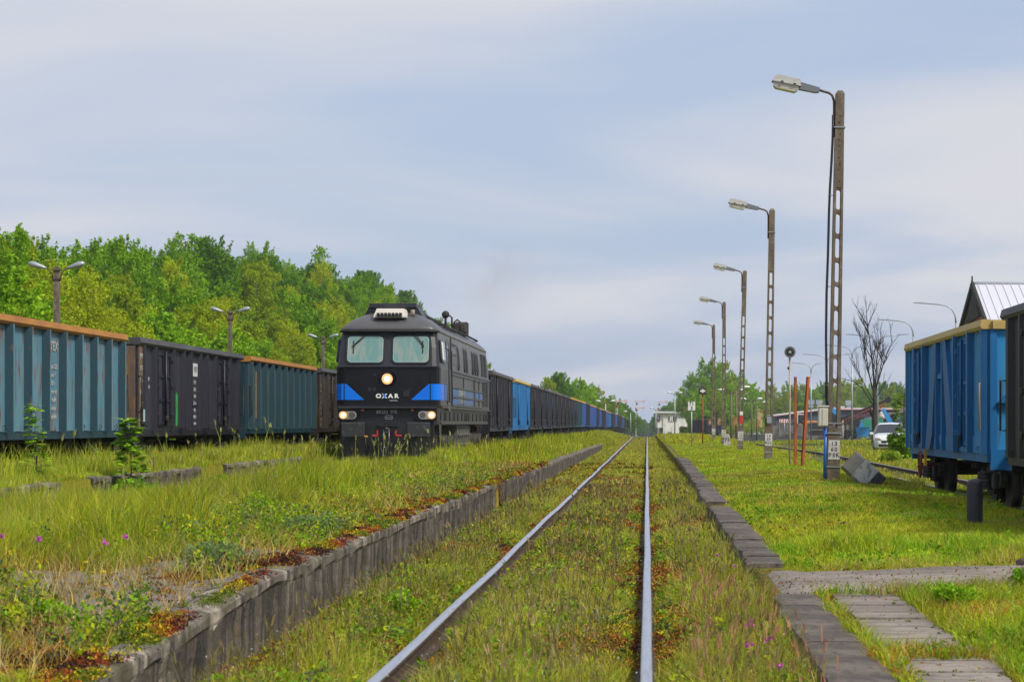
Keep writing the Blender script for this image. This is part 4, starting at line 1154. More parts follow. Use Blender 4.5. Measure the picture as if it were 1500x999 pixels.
    if cable:
        c_ = MB(); xl = -hw(0) - .03
        c_.tube([(xl - .01, -.05, 1.5), (xl - .02, -.05, 2.1), (xl - .045, -.05, 2.9), (xl - .05, -.05, 3.8), (xl - .035, -.05, 4.6), (xl - .03, -.05, 5.4), (xl - .02, -.05, 5.9), (xl + .005, -.05, 6.5), (xl + .02, -.05, H - .95), (xl + .02, -.05, H - .5)], .026, 7)
        c_.build('cable', M['cable'], p)
        c_ = MB(); c_.cyl((xl - .02, -.05, -.1), (xl - .02, -.05, 1.1), .036, n=12); c_.build('conduit', M['bluepipe'], p)
        b_ = MB(); b_.box((xl - .08, -.06, 1.31), (.20, .17, .40), bev=.02); b_.box((xl - .08, -.06, 1.52), (.23, .20, .03), bev=.008)
        bo = b_.build('meter_box', M['cream'], p); d_ = MB(); d_.box((xl - .045, -.15, 1.30), (.11, .015, .34), bev=.004); d_.build('box_door', M['cream'], bo)
        for zz in (3.95, 5.8, 1.95): 
            q = MB(); q.box((xl + .03, -.06, zz), (.10, .06, .015)); q.build('cable_clip', M['galv'], p)
    elif box:
        b_ = MB(); xl = -hw(1.2) - .17
        bh = .52 if box == 'rustcream' else .36; xl += 0 if box == 'rustcream' else .03
        b_.box((xl, 0, 1.28 * k), (.17, .16, bh), bev=.01); b_.box((xl, 0, 1.28 * k + bh / 2 + .015), (.20, .19, .03)); b_.box((xl + .10, 0, 1.28 * k), (.08, .05, .05))
        b_.build('switch_box', M[box], p)
        if box == 'rustcream':
            q = MB(); q.box((0, -D / 2 - .03, 1.26 * k), (.15, .05, .20), bev=.01); q.build('meter_box', M['galv'], p)
    return p
M['arm'] = mat('arm_brown_steel', (.09, .055, .045), .7)
M['rustcream'] = mat('rusty_cream_box', (.40, .34, .17), .7, layers=[((8, 8, 5), (.28, .09, .03), .48, .6, .9)])
M['rustbox'] = mat('rusty_box', (.30, .13, .04), .8, layers=[((8, 8, 5), (.40, .30, .17), .48, .6, .9)])
slot_post('tallest nearest slotted concrete lamp post with black cable and blue pipe', 3.78, 44.4, 7.93, 1.0, ['13', '60', 'PSK'], cable=True)
slot_post('second slotted concrete lamp post from the camera with rusty cream box', 3.82, 69.0, 7.93, .9, ['14', '33', 'PSK'], box='rustcream')
p3_ = slot_post('third slotted concrete lamp post with small red sticker', 4.05, 95.2, 7.85, 1.5, ['15', '33', 'PSK'], box='rustbox')
q = MB(); q.box((0, -.115, 1.35), (.15, .02, .34), bev=.02); q.build('red_sticker', M['red'], p3_); q = MB(); q.box((0, -.118, 1.62), (.14, .02, .16), bev=.02); q.build('white_sticker', M['white'], p3_)
slot_post('fourth slotted concrete lamp post behind the white kilometre stone', 4.22, 120.5, 7.9, .2, ['16', '33', 'PSK'], box='rustbox')
slot_post('farthest slotted concrete lamp post beside the rusty lantern signal pole', 4.50, 148, 7.9, 0.1, ['17', '33', 'PSK'], box='rustbox')

# fallen painted concrete post beside the near lamp post
q = MB()
prof = [(-.22, -.28), (.22, -.28), (.27, -.14), (.27, .16), (.14, .28), (-.14, .28), (-.27, .16), (-.27, -.14)]
def seg(a, b_, mi): q.prism([(x, y) for x, y in prof], a, b_, 'z', mi)
seg(-.52, -.30, 2); seg(-.298, .10, 1); seg(.102, .40, 0)
M['whitecon'] = mat('flaking_white_paint', (.46, .455, .43), .85, layers=[((14, 14, 9), (.25, .21, .17), .5, .58, .9), ((2.5, 2.5, 2.5), (.30, .29, .26), .5, .7, .6)], bump=(30, .5, .01))
M['greycon'] = mat('bare_grey_concrete', (.24, .23, .21), .9, layers=[((5, 5, 5), (.16, .145, .12), .45, .65, .8)], bump=(24, .6, .02))
M['darkcon'] = mat('dark_painted_concrete', (.035, .035, .035), .85, layers=[((8, 8, 8), (.10, .095, .09), .5, .68, .7)])
bl = q.build('concrete_marker', [M['greycon'], M['whitecon'], M['darkcon']], loc=(4.24, 43.2, .46), rot=(R(-8), R(-47), 0))
bl.scale = (.84, .84, .86)
tag(bl, 'tipped-over white and dark painted concrete block leaning by the near lamp post', 'concrete block')

# black bollard
q = MB(); r_ = .103
q.cyl((0, 0, -.2), (0, 0, .53), r_, n=28, cap=False); 
vs = []
for i in range(6):
    a = R(90 * i / 5); vs.append((r_ * math.cos(a) ** .8 if i < 5 else .001, .53 + .07 * math.sin(a)))
for i in range(5):
    a_, b_ = vs[i], vs[i + 1]; q.cyl((0, 0, a_[1]), (0, 0, b_[1] + 1e-5), a_[0], max(b_[0], .001), n=28, cap=False)
tag(q.build('bollard', M['bollard'], loc=(4.20, 28.0, gz(4.2, 28) - .02)), 'round-topped black bollard standing in the grass on the right', 'bollard')

# rusty rail stumps and the loudspeaker pole
def rail_stake(x, y, h, rot, label):
    q = MB()
    q.prism([(-.036, -.045), (.036, -.045), (.036, -.03), (.01, -.02), (.01, .03), (.026, .035), (.026, .05), (-.026, .05), (-.026, .035), (-.01, .03), (-.01, -.02), (-.036, -.03)], -.3, h, 'z')
    tag(q.build('rusty_rail_post', M['rust'], loc=(x, y, gz(x, y)), rot=rot), label, 'rail post', 'rusty upright rails on the lawn')
rail_stake(4.10, 60.5, 2.46, (0, 0, .2), 'upright rusty orange rail standing right beside the loudspeaker pole')
rail_stake(4.26, 60.0, 2.48, (0, R(4.3), .5), 'leaning rusty orange rail, tilted away from the upright one')
sp = empty('loudspeaker', (4.02, 61.6, gz(4.02, 61.6)), label='round horn loudspeaker on a thin pole beside the rusty rails', cat='loudspeaker')
q = MB(); q.cyl((0, 0, -.2), (0, 0, 3.1), .027, n=10); q.build('pole', mat('pale_rusty_pipe', (.36, .33, .30), .7, layers=[((9, 9, 2), (.28, .11, .05), .48, .6, .8)]), sp)
q = MB(); q.cyl((0, -.10, 3.17), (0, .12, 3.17), .155, .07, n=24); q.cyl((0, -.115, 3.17), (0, -.10, 3.17), .16, n=24); ho = q.build('horn', mat('horn_grey', (.13, .12, .11), .6), sp)
q = MB(); q.cyl((0, -.12, 3.17), (0, -.114, 3.17), .11, n=24); q.build('horn_mouth', M['rubber'], ho); q = MB(); q.cyl((0, -.135, 3.17), (0, -.119, 3.17), .045, n=16); q.build('horn_core', M['galv'], ho)
q = MB(); q.box((-.04, 0, 2.72), (.05, .05, .08), bev=.01); q.build('bracket', M['rubber'], sp)

# kilometre board, lantern signal, kilometre stone, little boards
def signboard(label, x, y, w, h, ztop, lines, sz, r_=.03):
    zb = gz(x, y); s_ = empty('kilometre_sign', (x, y, zb), label=label, cat='sign')
    q = MB(); q.cyl((0, 0, -.2), (0, 0, ztop - h * .5), r_, n=10); q.build('pole', M['galv'], s_)
    q = MB(); q.box((0, -.045, ztop - h / 2), (w, .02, h)); bo = q.build('board', M['ink'], s_)
    q = MB(); q.box((0, -.058, ztop - h / 2), (w - .04, .006, h - .04)); q.build('face', M['white'], bo)
    for k, l_ in enumerate(lines): text(l_, sz, M['ink'], bo, (0, -.064, ztop - h * (.28 + .46 * k)), FACE_FRONT, bold=.006)
    return s_
signboard('white kilometre board reading 71 over 3, nearest sign on the lawn', 2.36, 116, .43, .50, 2.38, ['71', '3'], .27)
signboard('small white numbered board on a thin pole before the signal box', 1.72, 156, .26, .42, 1.75, ['1', '2'], .20, .022)
q_ = empty('signal_post', (3.15, 124, gz(3.15, 124)), label='rusty pole with dark lantern showing a white cross', cat='signal')
q = MB(); q.cyl((0, 0, -.2), (0, 0, 2.86), .042, n=10); q.build('pole', M['rust'], q_)
q = MB(); q.box((0, 0, 3.02), (.46, .26, .36), bev=.03); q.box((0, 0, 3.24), (.16, .14, .12), bev=.02); lb = q.build('lantern', M['rustpost'] if False else mat('dark_rusty_lantern', (.05, .03, .025), .8), q_)
q = MB(); q.box((0, -.135, 3.02), (.30, .012, .09)); q.box((0, -.137, 3.02), (.09, .012, .20)); q.build('white_cross', M['white'], lb)
ks = MB(); ks.add([(-.19, -.12, -.2), (.19, -.12, -.2), (.19, .12, -.2), (-.19, .12, -.2), (-.17, -.10, .52), (.12, -.10, .52), (.12, .10, .52), (-.17, .10, .52), (-.08, -.08, .62), (.06, -.08, .62), (.06, .08, .62), (-.08, .08, .62)],
       [(0, 1, 5, 4), (1, 2, 6, 5), (2, 3, 7, 6), (3, 0, 4, 7), (4, 5, 9, 8), (5, 6, 10, 9), (6, 7, 11, 10), (7, 4, 8, 11), (8, 9, 10, 11)])
kso = tag(ks.build('kilometre_stone', M['whitecon'], loc=(4.15, 113, gz(4.15, 113))), 'weathered white kilometre stone marked 71 in front of a lamp post', 'kilometre stone')
text('71', .30, PT, kso, (-.02, -.125, .30), FACE_FRONT, bold=.004)
for (x, y, h, lb) in ((1.25, 157, 1.15, 'thin grey stake beside the small white board'),):
    q = MB(); q.cyl((0, 0, -.2), (0, 0, h), .022, n=8); q.box((0, 0, h), (.09, .05, .05)); tag(q.build('stake', M['galv'], loc=(x, y, gz(x, y))), lb, 'stake')

# ---------------------------------------------------------------- double lamps on the left
for k, (y, lb) in enumerate([(73.8, 'nearest twin-armed lamp post rising above the teal wagon'), (104.5, 'middle twin-armed lamp post rising above the navy wagon'), (134.5, 'farthest left twin-armed lamp post just left of the locomotive')]):
    x = -19.95; zb = gz(x, y); H = 6.7 - zb + [0, .1, .05][k]
    p = empty('twin_lamp_post', (x, y, zb), label=lb, cat='lamp post', group='twin lamp posts before the left wood')
    q = MB(); q.box((0, 0, H / 2 - .3), (.24, .22, H + .6), taper=.72, bev=0); 
    for z in np.arange(H - 2.6, H - .1, .28): q.cyl((0, -.10, z), (0, -.085, z), .018, n=8, mi=1)
    po = q.build('post', [M['pole'], M['rubber']], p)
    q = MB(); q.box((0, 0, H - .42), (.27, .24, .05)); q.build('band', M['arm'], p); q = MB(); q.box((0, 0, H - .12), (.27, .24, .04)); q.build('band', M['arm'], p)
    for s in (-1, 1):
        q = MB(); q.tube([(s * .12, 0, H - .50), (s * .16, 0, H - .25), (s * .26, 0, H - .12), (s * .42, 0, H - .04)], .022, 6); q.build('arm', M['arm'], p)
        q = MB()
        secs = [(.34, .035, .03), (.46, .06, .045), (.62, .09, .065), (.76, .11, .07), (.88, .09, .055), (.95, .03, .02)]
        pts = [(s * a, 0, H - .06 + (a - .34) * .30) for a, _, _ in secs]
        q.tube(pts, .05, 10, rs=[c_[1] for c_ in secs]); ho = q.build('lantern', M['galv'], p)
        q = MB(); q.sphere((s * .76, 0, H + .035), .085, 10, 0, (1.3, 1, .7)); q.build('bowl', M['lampbowl'], ho)

# ---------------------------------------------------------------- modern street lamps on the right
def curved_lamp(label, x, y, ztop, arms, group='tall grey street lamps along the yard road'):
    zb = gz(x, y); p = empty('street_lamp', (x, y, zb), label=label, cat='street lamp', group=group); H = ztop - zb
    q = MB(); q.cyl((0, 0, -.2), (0, 0, H - 1.3), .10, .065, n=10); q.build('pole', M['galv'], p)
    for s in arms:
        q = MB(); q.tube([(0, 0, H - 1.3), (s * .04, 0, H - .85), (s * .22, 0, H - .42), (s * .60, 0, H - .14), (s * 1.1, 0, H - .04), (s * 2.1, 0, H + .04)], .045, 7, rs=[.06, .055, .05, .045, .04, .035]); ao = q.build('arm', M['galv'], p)
        q = MB(); q.prism([(s * 2.0, .0), (s * 2.0, .07), (s * 2.5, .11), (s * 2.9, .10), (s * 2.9, .06)], -.12, .12, 'y'); q.v = [(a, b, c_ + H) for a, b, c_ in q.v]
        q.build('lantern', M['galv'], ao)
for a in [('twin-armed street lamp between the rusty rails and the near lamp post', 21.0, 280, 9.1, (-1, 1)), ('street lamp partly hidden behind the near lamp post', 21.0, 255.5, 9.4, (-1, 1)),
          ('twin-armed street lamp right of the near lamp post', 21.3, 227, 9.45, (-1, 1)), ('street lamp standing directly behind the bare dead tree', 21.2, 201, 9.5, (-1, 1)),
          ('single-armed curved lamp above the far end of the blue wagon', 21.5, 176.5, 9.7, (-1,)), ('single-armed curved lamp next to the brick gable house', 21.1, 149.3, 9.55, (-1,))]:
    curved_lamp(*a)
def small_lamp(label, x, y, top, arms, group, m=None):
    zb = gz(x, y); p = empty('yard_lamp', (x, y, zb), label=label, cat='lamp post', group=group); H = top - zb
    q = MB(); q.cyl((0, 0, -.2), (0, 0, H), .13, .09, n=8); q.build('pole', M['pole'] if m is None else m, p)
    for s in arms:
        q = MB(); q.tube([(0, 0, H - .1), (s * .4, 0, H + .15), (s * .8, 0, H + .3)], .05, 6); ao = q.build('arm', M['arm'], p)
        q = MB(); q.tube([(s * .7, 0, H + .27), (s * 1.0, 0, H + .38), (s * 1.5, 0, H + .42)], .1, 8, rs=[.06, .17, .08]); q.build('lantern', M['white'], ao)
YG = 'old yard lamps before the far trees on the right'
def atx(px, Y): return (px - 948) * Y / 3200
for px, Y, yt, arms, lb in ((1071, 250, 576, (-1, 1), 'twin yard lamp between the two far slotted posts'), (1078.5, 240, 572, (1,), 'single yard lamp just left of the third slotted post'),
                            (1101, 300, 588, (-1, 1), 'twin yard lamp right of the third slotted post'), (1108.5, 290, 593, (1,), 'single yard lamp before the tree belt by the second post')):
    small_lamp(lb, atx(px, Y), Y, 1.41 + (620 - yt) * Y / 3200, arms, YG)
for px, Y, yt, arms, lb in ((988.5, 420, 578, (-1, 1), 'tall thin twin lamp beside the white signal box'), (887, 330, 591, (-1, 1), 'twin lamp showing above the middle of the train'), (923.7, 470, 605, (-1,), 'lamp with one arm beyond the tail of the train'), (961, 480, 600, (-1, ), 'thin lamp at the left corner of the signal box')):
    small_lamp(lb, atx(px, Y), Y, 1.41 + (620 - yt) * Y / 3200, arms, 'thin far lamps around the signal box', M['galv'])

# ---------------------------------------------------------------- semaphores
def semaphore(label, px, Y, ytop, ybot, arm_y, lower=None):
    x = atx(px, Y); S = Y / 3200; zt = 1.41 + (620 - ytop) * S; zb = gz(x, Y)
    p = empty('semaphore_signal', (x, Y, zb), label=label, cat='semaphore', group='mechanical semaphore signals at the far end'); H = zt - zb
    q = MB(); 
    for s in (-1, 1): q.box((s * .14, 0, H / 2), (.07, .1, H))
    z = .2
    k = 0
    while z < H - .5: q.box((0, 0, z), (.28, .08, .06)); z += .55; 
    mi = []
    q.build('mast', M['white'], p)
    for z0_ in (H * .45, H * .76): q = MB(); q.box((0, -.01, z0_), (.34, .12, H * .07)); q.build('mast_band', M['rust'], p)
    for (yy, red) in [(arm_y, True)] + ([(lower, True)] if lower else []):
        za = 1.41 + (620 - yy) * S - zb
        q = MB(); q.box((.75, -.08, za), (1.9, .03, .20)); q.cyl((1.85, -.10, za), (1.85, -.07, za), .27, n=18); ao = q.build('signal_arm', M['redpale'], p)
        q = MB(); q.box((.75, -.10, za), (1.55, .01, .09)); q.cyl((1.85, -.112, za), (1.85, -.10, za), .17, n=16); q.build('arm_face', M['white'], ao)
        q = MB(); q.box((.2, -.1, za - .55), (.35, .2, .45), bev=.03); q.build('signal_lamp', M['rubber'], p)
    q = MB(); q.box((0, 0, .5), (.5, .3, .6), bev=.03); q.build('base_box', M['galv'], p)
semaphore('left semaphore with raised arm rising above the end of the train', 903.5, 440, 583, 640, 587.5)
semaphore('middle semaphore with two arms beside the vanishing tracks', 931.5, 520, 585, 640, 588, 597.5)
semaphore('semaphore directly left of the white signal box', 964.5, 520, 586, 640, 589)

# ---------------------------------------------------------------- signal box
def building(label, name, x, y, z, rz=0, cat='building'): return empty(name, (x, y, z), rz, label, cat)
sbx = building('white two-storey flat-roofed signal box beside the far tracks', 'signal_box', 7.0, 520, -2.2)
H = 6.1; sbx.scale = (1.42, 1, 1)
q = MB(); q.box((.55, 3, H / 2), (5.6, 6, H)); q.prism([(-3.55, H * .42), (-2.252, H * .42), (-2.252, H - .02), (-3.55, H - .02)], .3, 5.7, 'y'); q.build('wall', M['render'], sbx)
q = MB(); q.box((-.1, 3, H + .15), (7.6, 7.2, .28)); q.box((.3, 3, H + .40), (6.6, 6, .22)); ro = q.build('roof', mat('grey_roof_felt', (.12, .13, .15), .8), sbx)
q = MB(); q.box((-.1, -.65, H + .13), (7.7, .06, .36)); q.build('fascia', M['white'], ro)
q = MB(); q.box((1.6, 3, H + .75), (.5, .5, .5)); q.build('chimney', M['brick'], ro)
for x0, w_, z_, h_, nm in ((-3.1, .7, H * .78, 1.5, 'window'), (-1.1, .55, H * .76, 1.2, 'window'), (-.35, .7, H * .76, 1.2, 'window'), (-1.25, .5, .9, 1.3, 'door'), (-.9, .3, .9, 1.2, 'window')):
    q = MB(); yf = .3 if x0 < -2.5 else 0
    q.box((x0, yf - .03, z_), (w_, .08, h_)); wo = q.build(nm, M['glass_dark'] if nm == 'window' else mat('grey_door', (.2, .2, .2), .6), sbx)
    if nm == 'window': q = MB(); q.box((x0, yf - .08, z_), (.06, .03, h_)); q.box((x0, yf - .08, z_ - h_ / 2), (w_ + .1, .08, .08)); q.build('frame', M['white'], wo)

# ---------------------------------------------------------------- brick gable house on the right
hs_ = building('brick house with white metal roof and dark gable behind the blue wagon', 'brick_house', 20.0, 128.4, -.2, cat='house')
W_, D_ = 16, 9.4; EZ = 7.6; RZ = 9.95
q = MB(); q.box((W_ / 2 - .05, D_ / 2, EZ / 2 + .1), (W_, D_ - .6, EZ + .2)); q.prism([(.3, EZ + .19), (D_ - .3, EZ + .19), (D_ / 2, RZ - .1)], -.05, W_ - .05, 'x'); q.build('wall', M['brick'], hs_)
ro = None
q = MB()
th = .10
for s, ya, yb_ in ((1, -.55, D_ / 2), (-1, D_ + .55, D_ / 2)):
    q.prism([(ya, EZ + .0), (yb_, RZ + .14), (yb_, RZ + .02), (ya, EZ - .12)], -.1, W_ + 1, 'x')
ro = q.build('roof', M['metalroof'], hs_)
q = MB(); sl_ = math.atan2(RZ + .14 - EZ, D_ / 2 + .55); ln = math.hypot(RZ + .14 - EZ, D_ / 2 + .55)
for k in range(34):
    x = .15 + k * .5
    q.box((x, (D_ / 2 - .55) / 2, (EZ + RZ + .14) / 2 + .02), (.045, ln - .1, .05), rot=Matrix.Rotation(sl_, 3, 'X'))
q.build('roof_seam', M['metalroof'], ro)
q = MB(); q.box((W_ / 2, -.62, EZ - .06), (W_ + 1.1, .14, .14)); q.build('gutter', mat('grey_gutter', (.2, .22, .24), .4, .4), ro)
q = MB(); q.cyl((-.1, D_ / 2, RZ + .16), (W_ + 1, D_ / 2, RZ + .16), .12, n=8); q.build('ridge_cap', M['metalroof'], ro)
q = MB()
for ya in (-.72, D_ + .72): 
    q.prism([(ya, EZ - .30), (ya, EZ + .02), (D_ / 2, RZ + .28), (D_ / 2, RZ - .12)], -.28, -.102, 'x')
q.cyl((-.2, D_ / 2, RZ + .05), (-.2, D_ / 2, RZ + .62), .07, .05, n=6)
q.build('barge_board', M['darkwood'], hs_)
q = MB(); q.prism([(2.2, EZ + .45), (D_ - 1.3, EZ + .1), (D_ / 2, RZ - .25)], -.17, -.06, 'x'); q.build('gable_boarding', M['darkwood'], hs_)
for z_ in (1.6, 4.8):
    for y_ in (2.2, 6.8):
        q = MB(); q.box((-.09, y_, z_ + .5), (.10, 1.0, 1.5)); wo = q.build('window', M['glass_dark'], hs_); q = MB(); q.box((-.13, y_, z_ + .5), (.06, .06, 1.5)); q.box((-.15, y_, z_ - .3), (.1, 1.2, .1)); q.build('frame', M['white'], wo)
    for x_ in (3, 7, 11):
        q = MB(); q.box((x_, .27, z_ + .5), (1.0, .10, 1.5)); wo = q.build('window', M['glass_dark'], hs_); q = MB(); q.box((x_, .21, z_ + .5), (.06, .06, 1.5)); q.build('frame', M['white'], wo)

# ---------------------------------------------------------------- coal yard: halls, wall, machines
M['hall'] = mat('slate_blue_cladding', (.075, .095, .15), .6, layers=[((6, 6, .1), (.06, .075, .12), .45, .6, .8)])
M['halldark'] = mat('dark_shed_timber', (.045, .035, .035), .85, layers=[((.8, .8, .3), (.07, .055, .05), .45, .7, .8)])
M['trimred'] = mat('pink_red_trim', (.45, .13, .15), .6)
M['bluemach'] = mat('light_blue_machine', (.03, .26, .62), .5)
h1 = building('low slate-blue hall with sloping white-edged roof behind the grey wall', 'industrial_hall', 22.4, 380, -1.0)
q = MB(); q.prism([(0, 0), (11.6, 0), (11.6, 5.15), (0, 3.7)], 0, 26, 'y'); q.build('wall', M['hall'], h1)
q = MB(); q.prism([(-.3, 3.68), (11.9, 5.21), (11.9, 5.42), (-.3, 3.86)], -.5, 26.4, 'y'); ro = q.build('roof', mat('white_roof_edge', (.62, .6, .6), .6), h1)
q = MB(); q.prism([(-.3, 3.60), (11.9, 5.11), (11.9, 5.20), (-.3, 3.675)], -.52, -.40, 'y'); q.build('fascia', M['trimred'], ro)
for x_ in (6.4, 7.8):
    q = MB(); q.box((x_, 4, 5.6), (.75, .9, .9)); q.box((x_, 4, 6.1), (1.1, 1.2, .7), bev=.05); q.build('roof_vent', M['galv'], ro)
q = MB(); q.box((1.5, -.03, 1.9), (2.4, .06, 1.8)); q.build('door', mat('grey_brown_cladding', (.12, .10, .10), .7), h1)
q = MB(); q.box((3.9, -.04, 2.25), (1.1, .05, .5)); q.build('sign_panel', mat('dull_white_sign', (.35, .37, .42), .6), h1)
h2 = building('long slate-blue hall with flat white roof line behind the conveyor', 'industrial_hall', 32.2, 372, -1.0)
q = MB(); q.box((6.5, 12, 2.4), (13, 24, 4.8)); q.build('wall', M['hall'], h2)
q = MB(); q.box((6.5, 12, 4.93), (13.6, 24.8, .26)); ro = q.build('roof', mat('white_flat_roof', (.62, .6, .6), .6), h2)
q = MB(); q.box((6.5, -.45, 4.74), (13.5, .1, .12)); q.build('fascia', M['trimred'], ro)
q = MB(); q.box((2.7, 6, 5.35), (.7, .8, .7)); q.box((2.7, 6, 5.95), (1.3, 1.3, .8), bev=.05); q.build('roof_vent', M['galv'], ro)
q = MB(); q.box((2.4, -.04, 1.8), (4.6, .08, 3.4)); q.build('gate', M['rubber'], h2)
h3 = building('dark wide-gabled timber shed behind the dead tree and white car', 'timber_shed', 35.8, 345, -.7)
q = MB(); q.prism([(0, 0), (15, 0), (15, 3.6), (9, 4.35), (2.5, 3.3), (0, 2.4)], 0, 20, 'y'); q.build('wall', M['halldark'], h3)
q = MB(); q.prism([(-.4, 2.3), (2.5, 3.38), (9, 4.44), (15.4, 3.68), (15.4, 3.84), (9, 4.62), (2.5, 3.56), (-.4, 2.5)], -.5, 20.5, 'y'); q.build('roof', mat('worn_dark_roof', (.10, .085, .09), .8), h3)
gw = building('grey stained panel wall before the blue hall', 'concrete_wall', 18.4, 322, gz(24, 322) - .1, cat='wall')
q = MB()
for k in range(11): q.box((.55 + k * 1.1, 0, 1.05 + .03 * (k % 3)), (1.08, .18, 2.1 + .06 * (k % 3)))
q.build('panels', mat('grey_panel_wall', (.17, .165, .16), .9, layers=[((1.6, 1.6, .8), (.06, .055, .055), .42, .62, .9), ((5, 5, 1), (.24, .23, .22), .55, .7, .6)]), gw)
q = MB()
for k in range(12): q.box((k * 1.1, -.02, 1.08), (.16, .26, 2.25))
q.build('posts', M['greycon'], gw)
# red-white barrier board on the wall
bb_ = MB(); bb_.box((0, 0, .25), (1.5, .05, .5)); bbo = tag(bb_.build('warning_board', M['white'], loc=(20.0, 318, 1.52), rot=(0, 0, 0)), 'red and white striped warning board above the grey wall', 'warning board')
q = MB()
for k in range(4): q.prism([(-.7 + k * .36, .02), (-.55 + k * .36, .02), (-.42 + k * .36, .48), (-.57 + k * .36, .48)], -.035, -.027, 'y')
q.build('stripes', M['red'], bbo); q = MB(); q.cyl((0, .04, -2.3), (0, .04, .3), .05, n=8); q.build('pole', M['galv'], bbo)
# wheel loader
ld_ = building('orange and white wheel loader working behind the grey wall', 'wheel_loader', 23.2, 328, gz(23.2, 328) + .9, cat='wheel loader')
q = MB(); q.box((1.2, 0, 1.35), (2.2, 1.9, .9), bev=.12); q.box((-.9, 0, 1.1), (1.5, 1.2, .5), bev=.08); q.build('body', mat('orange_machine', (.55, .20, .03), .5), ld_)
q = MB(); q.box((0, 0, 2.05), (1.25, 1.5, 1.3), bev=.1); cb_ = q.build('cab', M['glass_dark'], ld_)
q = MB(); q.box((0, 0, 2.76), (1.45, 1.65, .14), bev=.04); 
for a in (-.66, .66):
    for b_ in (-.78, .78): q.box((a, b_, 2.1), (.09, .09, 1.3))
q.build('cab_frame', M['white'], cb_)
for a in (-1.2, 1.35):
    for b_ in (-.95, .95): q = MB(); q.cyl((a, b_ - .25, .75), (a, b_ + .25, .75), .75, n=20); wo = q.build('wheel', M['rubber'], ld_); q = MB(); q.cyl((a, b_ - .27, .75), (a, b_ + .27, .75), .32, n=14); q.build('rim', M['yellow'], wo)
q = MB(); q.prism([(-2.9, .3), (-2.1, .2), (-1.9, .9), (-2.0, 1.2), (-2.3, .6), (-3.0, .5)], -1.3, 1.3, 'y'); q.tube([(-1.0, .6, 1.5), (-1.7, .6, 1.1), (-2.1, .6, .8)], .12, 6); q.build('bucket', M['under'], ld_)
def digger(label, x, y, z, flip, booms, sc=1.0):
    e = building(label, 'excavator', x, y, z, cat='excavator'); e.scale = (sc * flip, sc, sc)
    q = MB(); q.prism([(-1.7, .1), (1.7, .1), (2.0, .45), (1.7, .85), (-1.7, .85), (-2.0, .45)], -1.2, -.7, 'y'); q.prism([(-1.7, .1), (1.7, .1), (2.0, .45), (1.7, .85), (-1.7, .85), (-2.0, .45)], .7, 1.2, 'y'); q.build('tracks', M['rubber'], e)
    q = MB(); q.box((-.5, 0, 1.55), (2.8, 2.2, 1.0), bev=.12); q.build('body', mat('charcoal_machine', (.03, .03, .035), .5), e)
    q = MB(); q.box((.75, -.5, 2.2), (1.1, .95, 1.5), bev=.1); cb = q.build('cab', M['glass_dark'], e)
    q = MB(); q.box((.75, -.5, 2.98), (1.2, 1.05, .1)); q.box((.22, -.5, 2.2), (.08, 1.0, 1.5)); q.build('cab_frame', M['bluemach'], cb)
    for p0, p1, w_ in booms: q = MB(); d = Vector((p1[0] - p0[0], 0, p1[1] - p0[1])); nrm = Vector((-d.z, 0, d.x)).normalized() * w_; q.prism([(p0[0] + nrm.x, p0[1] + nrm.z), (p0[0] - nrm.x, p0[1] - nrm.z), (p1[0] - nrm.x * .6, p1[1] - nrm.z * .6), (p1[0] + nrm.x * .6, p1[1] + nrm.z * .6)], .05, .55, 'y'); q.build('boom', M['bluemach'], e)
    pe = booms[-1][1]
    q = MB(); q.prism([(pe[0] - .5, pe[1] - .8), (pe[0] + .5, pe[1] - .9), (pe[0] + .45, pe[1]), (pe[0] - .2, pe[1] + .1)], -.2, .8, 'y'); q.build('bucket', M['under'], e)
digger('blue-armed excavator with upright boom half hidden by the near lamp post', 24.0, 300, gz(24, 300) + .6, 1, [((.6, 1.6), (.75, 5.2), .42), ((.75, 5.2), (2.3, 3.2), .36), ], .9)
digger('blue excavator with angled boom beside the far end of the blue wagon', 33.2, 290, gz(33, 290) + .4, 1, [((-.6, 1.6), (-2.0, 4.0), .4), ((.6, 1.4), (2.3, 4.8), .42), ((2.3, 4.8), (3.2, 1.9), .36)], .95)
cv_ = building('rusty red coal conveyor slanting up to the right behind the lamp posts', 'conveyor', 25.6, 305, gz(28, 305) + .1, cat='conveyor')
q = MB(); 
a, b_ = Vector((0, 0, 2.0)), Vector((7.8, 0, 5.2))
for o_z, o_y in ((0, -.5), (0, .5), (-.55, -.5), (-.55, .5)): q.tube([a + Vector((0, o_y, o_z)), b_ + Vector((0, o_y, o_z))], .06, 6)
for k in range(14):
    p0 = a.lerp(b_, k / 14); p1 = a.lerp(b_, (k + 1) / 14)
    q.tube([p0 + Vector((0, -.5, -.55)), p1 + Vector((0, -.5, 0))], .035, 4)
q.build('truss', mat('rusty_red_truss', (.25, .05, .03), .8), cv_)
q = MB(); q.prism([(a.x - .4, a.z + .05), (b_.x + .3, b_.z + .15), (b_.x + .3, b_.z + .5), (a.x - .4, a.z + .3)], -.55, .55, 'y'); q.cyl((b_.x + .2, -.6, b_.z + .3), (b_.x + .2, .6, b_.z + .3), .4, n=14); q.build('belt', M['rubber'], cv_)
q = MB(); q.box((2.5, -.5, 1.3), (.14, .14, 2.9), rot=Matrix.Rotation(.2, 3, 'Y')); q.box((2.9, .5, 1.3), (.14, .14, 2.9), rot=Matrix.Rotation(-.2, 3, 'Y')); q.box((6.3, -.5, 2.1), (.14, .14, 4.3), rot=Matrix.Rotation(.1, 3, 'Y')); q.box((6.3, .5, 2.1), (.14, .14, 4.3)); q.build('legs', M['under'], cv_)
fl = building('small dark forklift with white mast under the conveyor', 'forklift', 28.6, 308, gz(28.6, 308) + .1, cat='forklift')
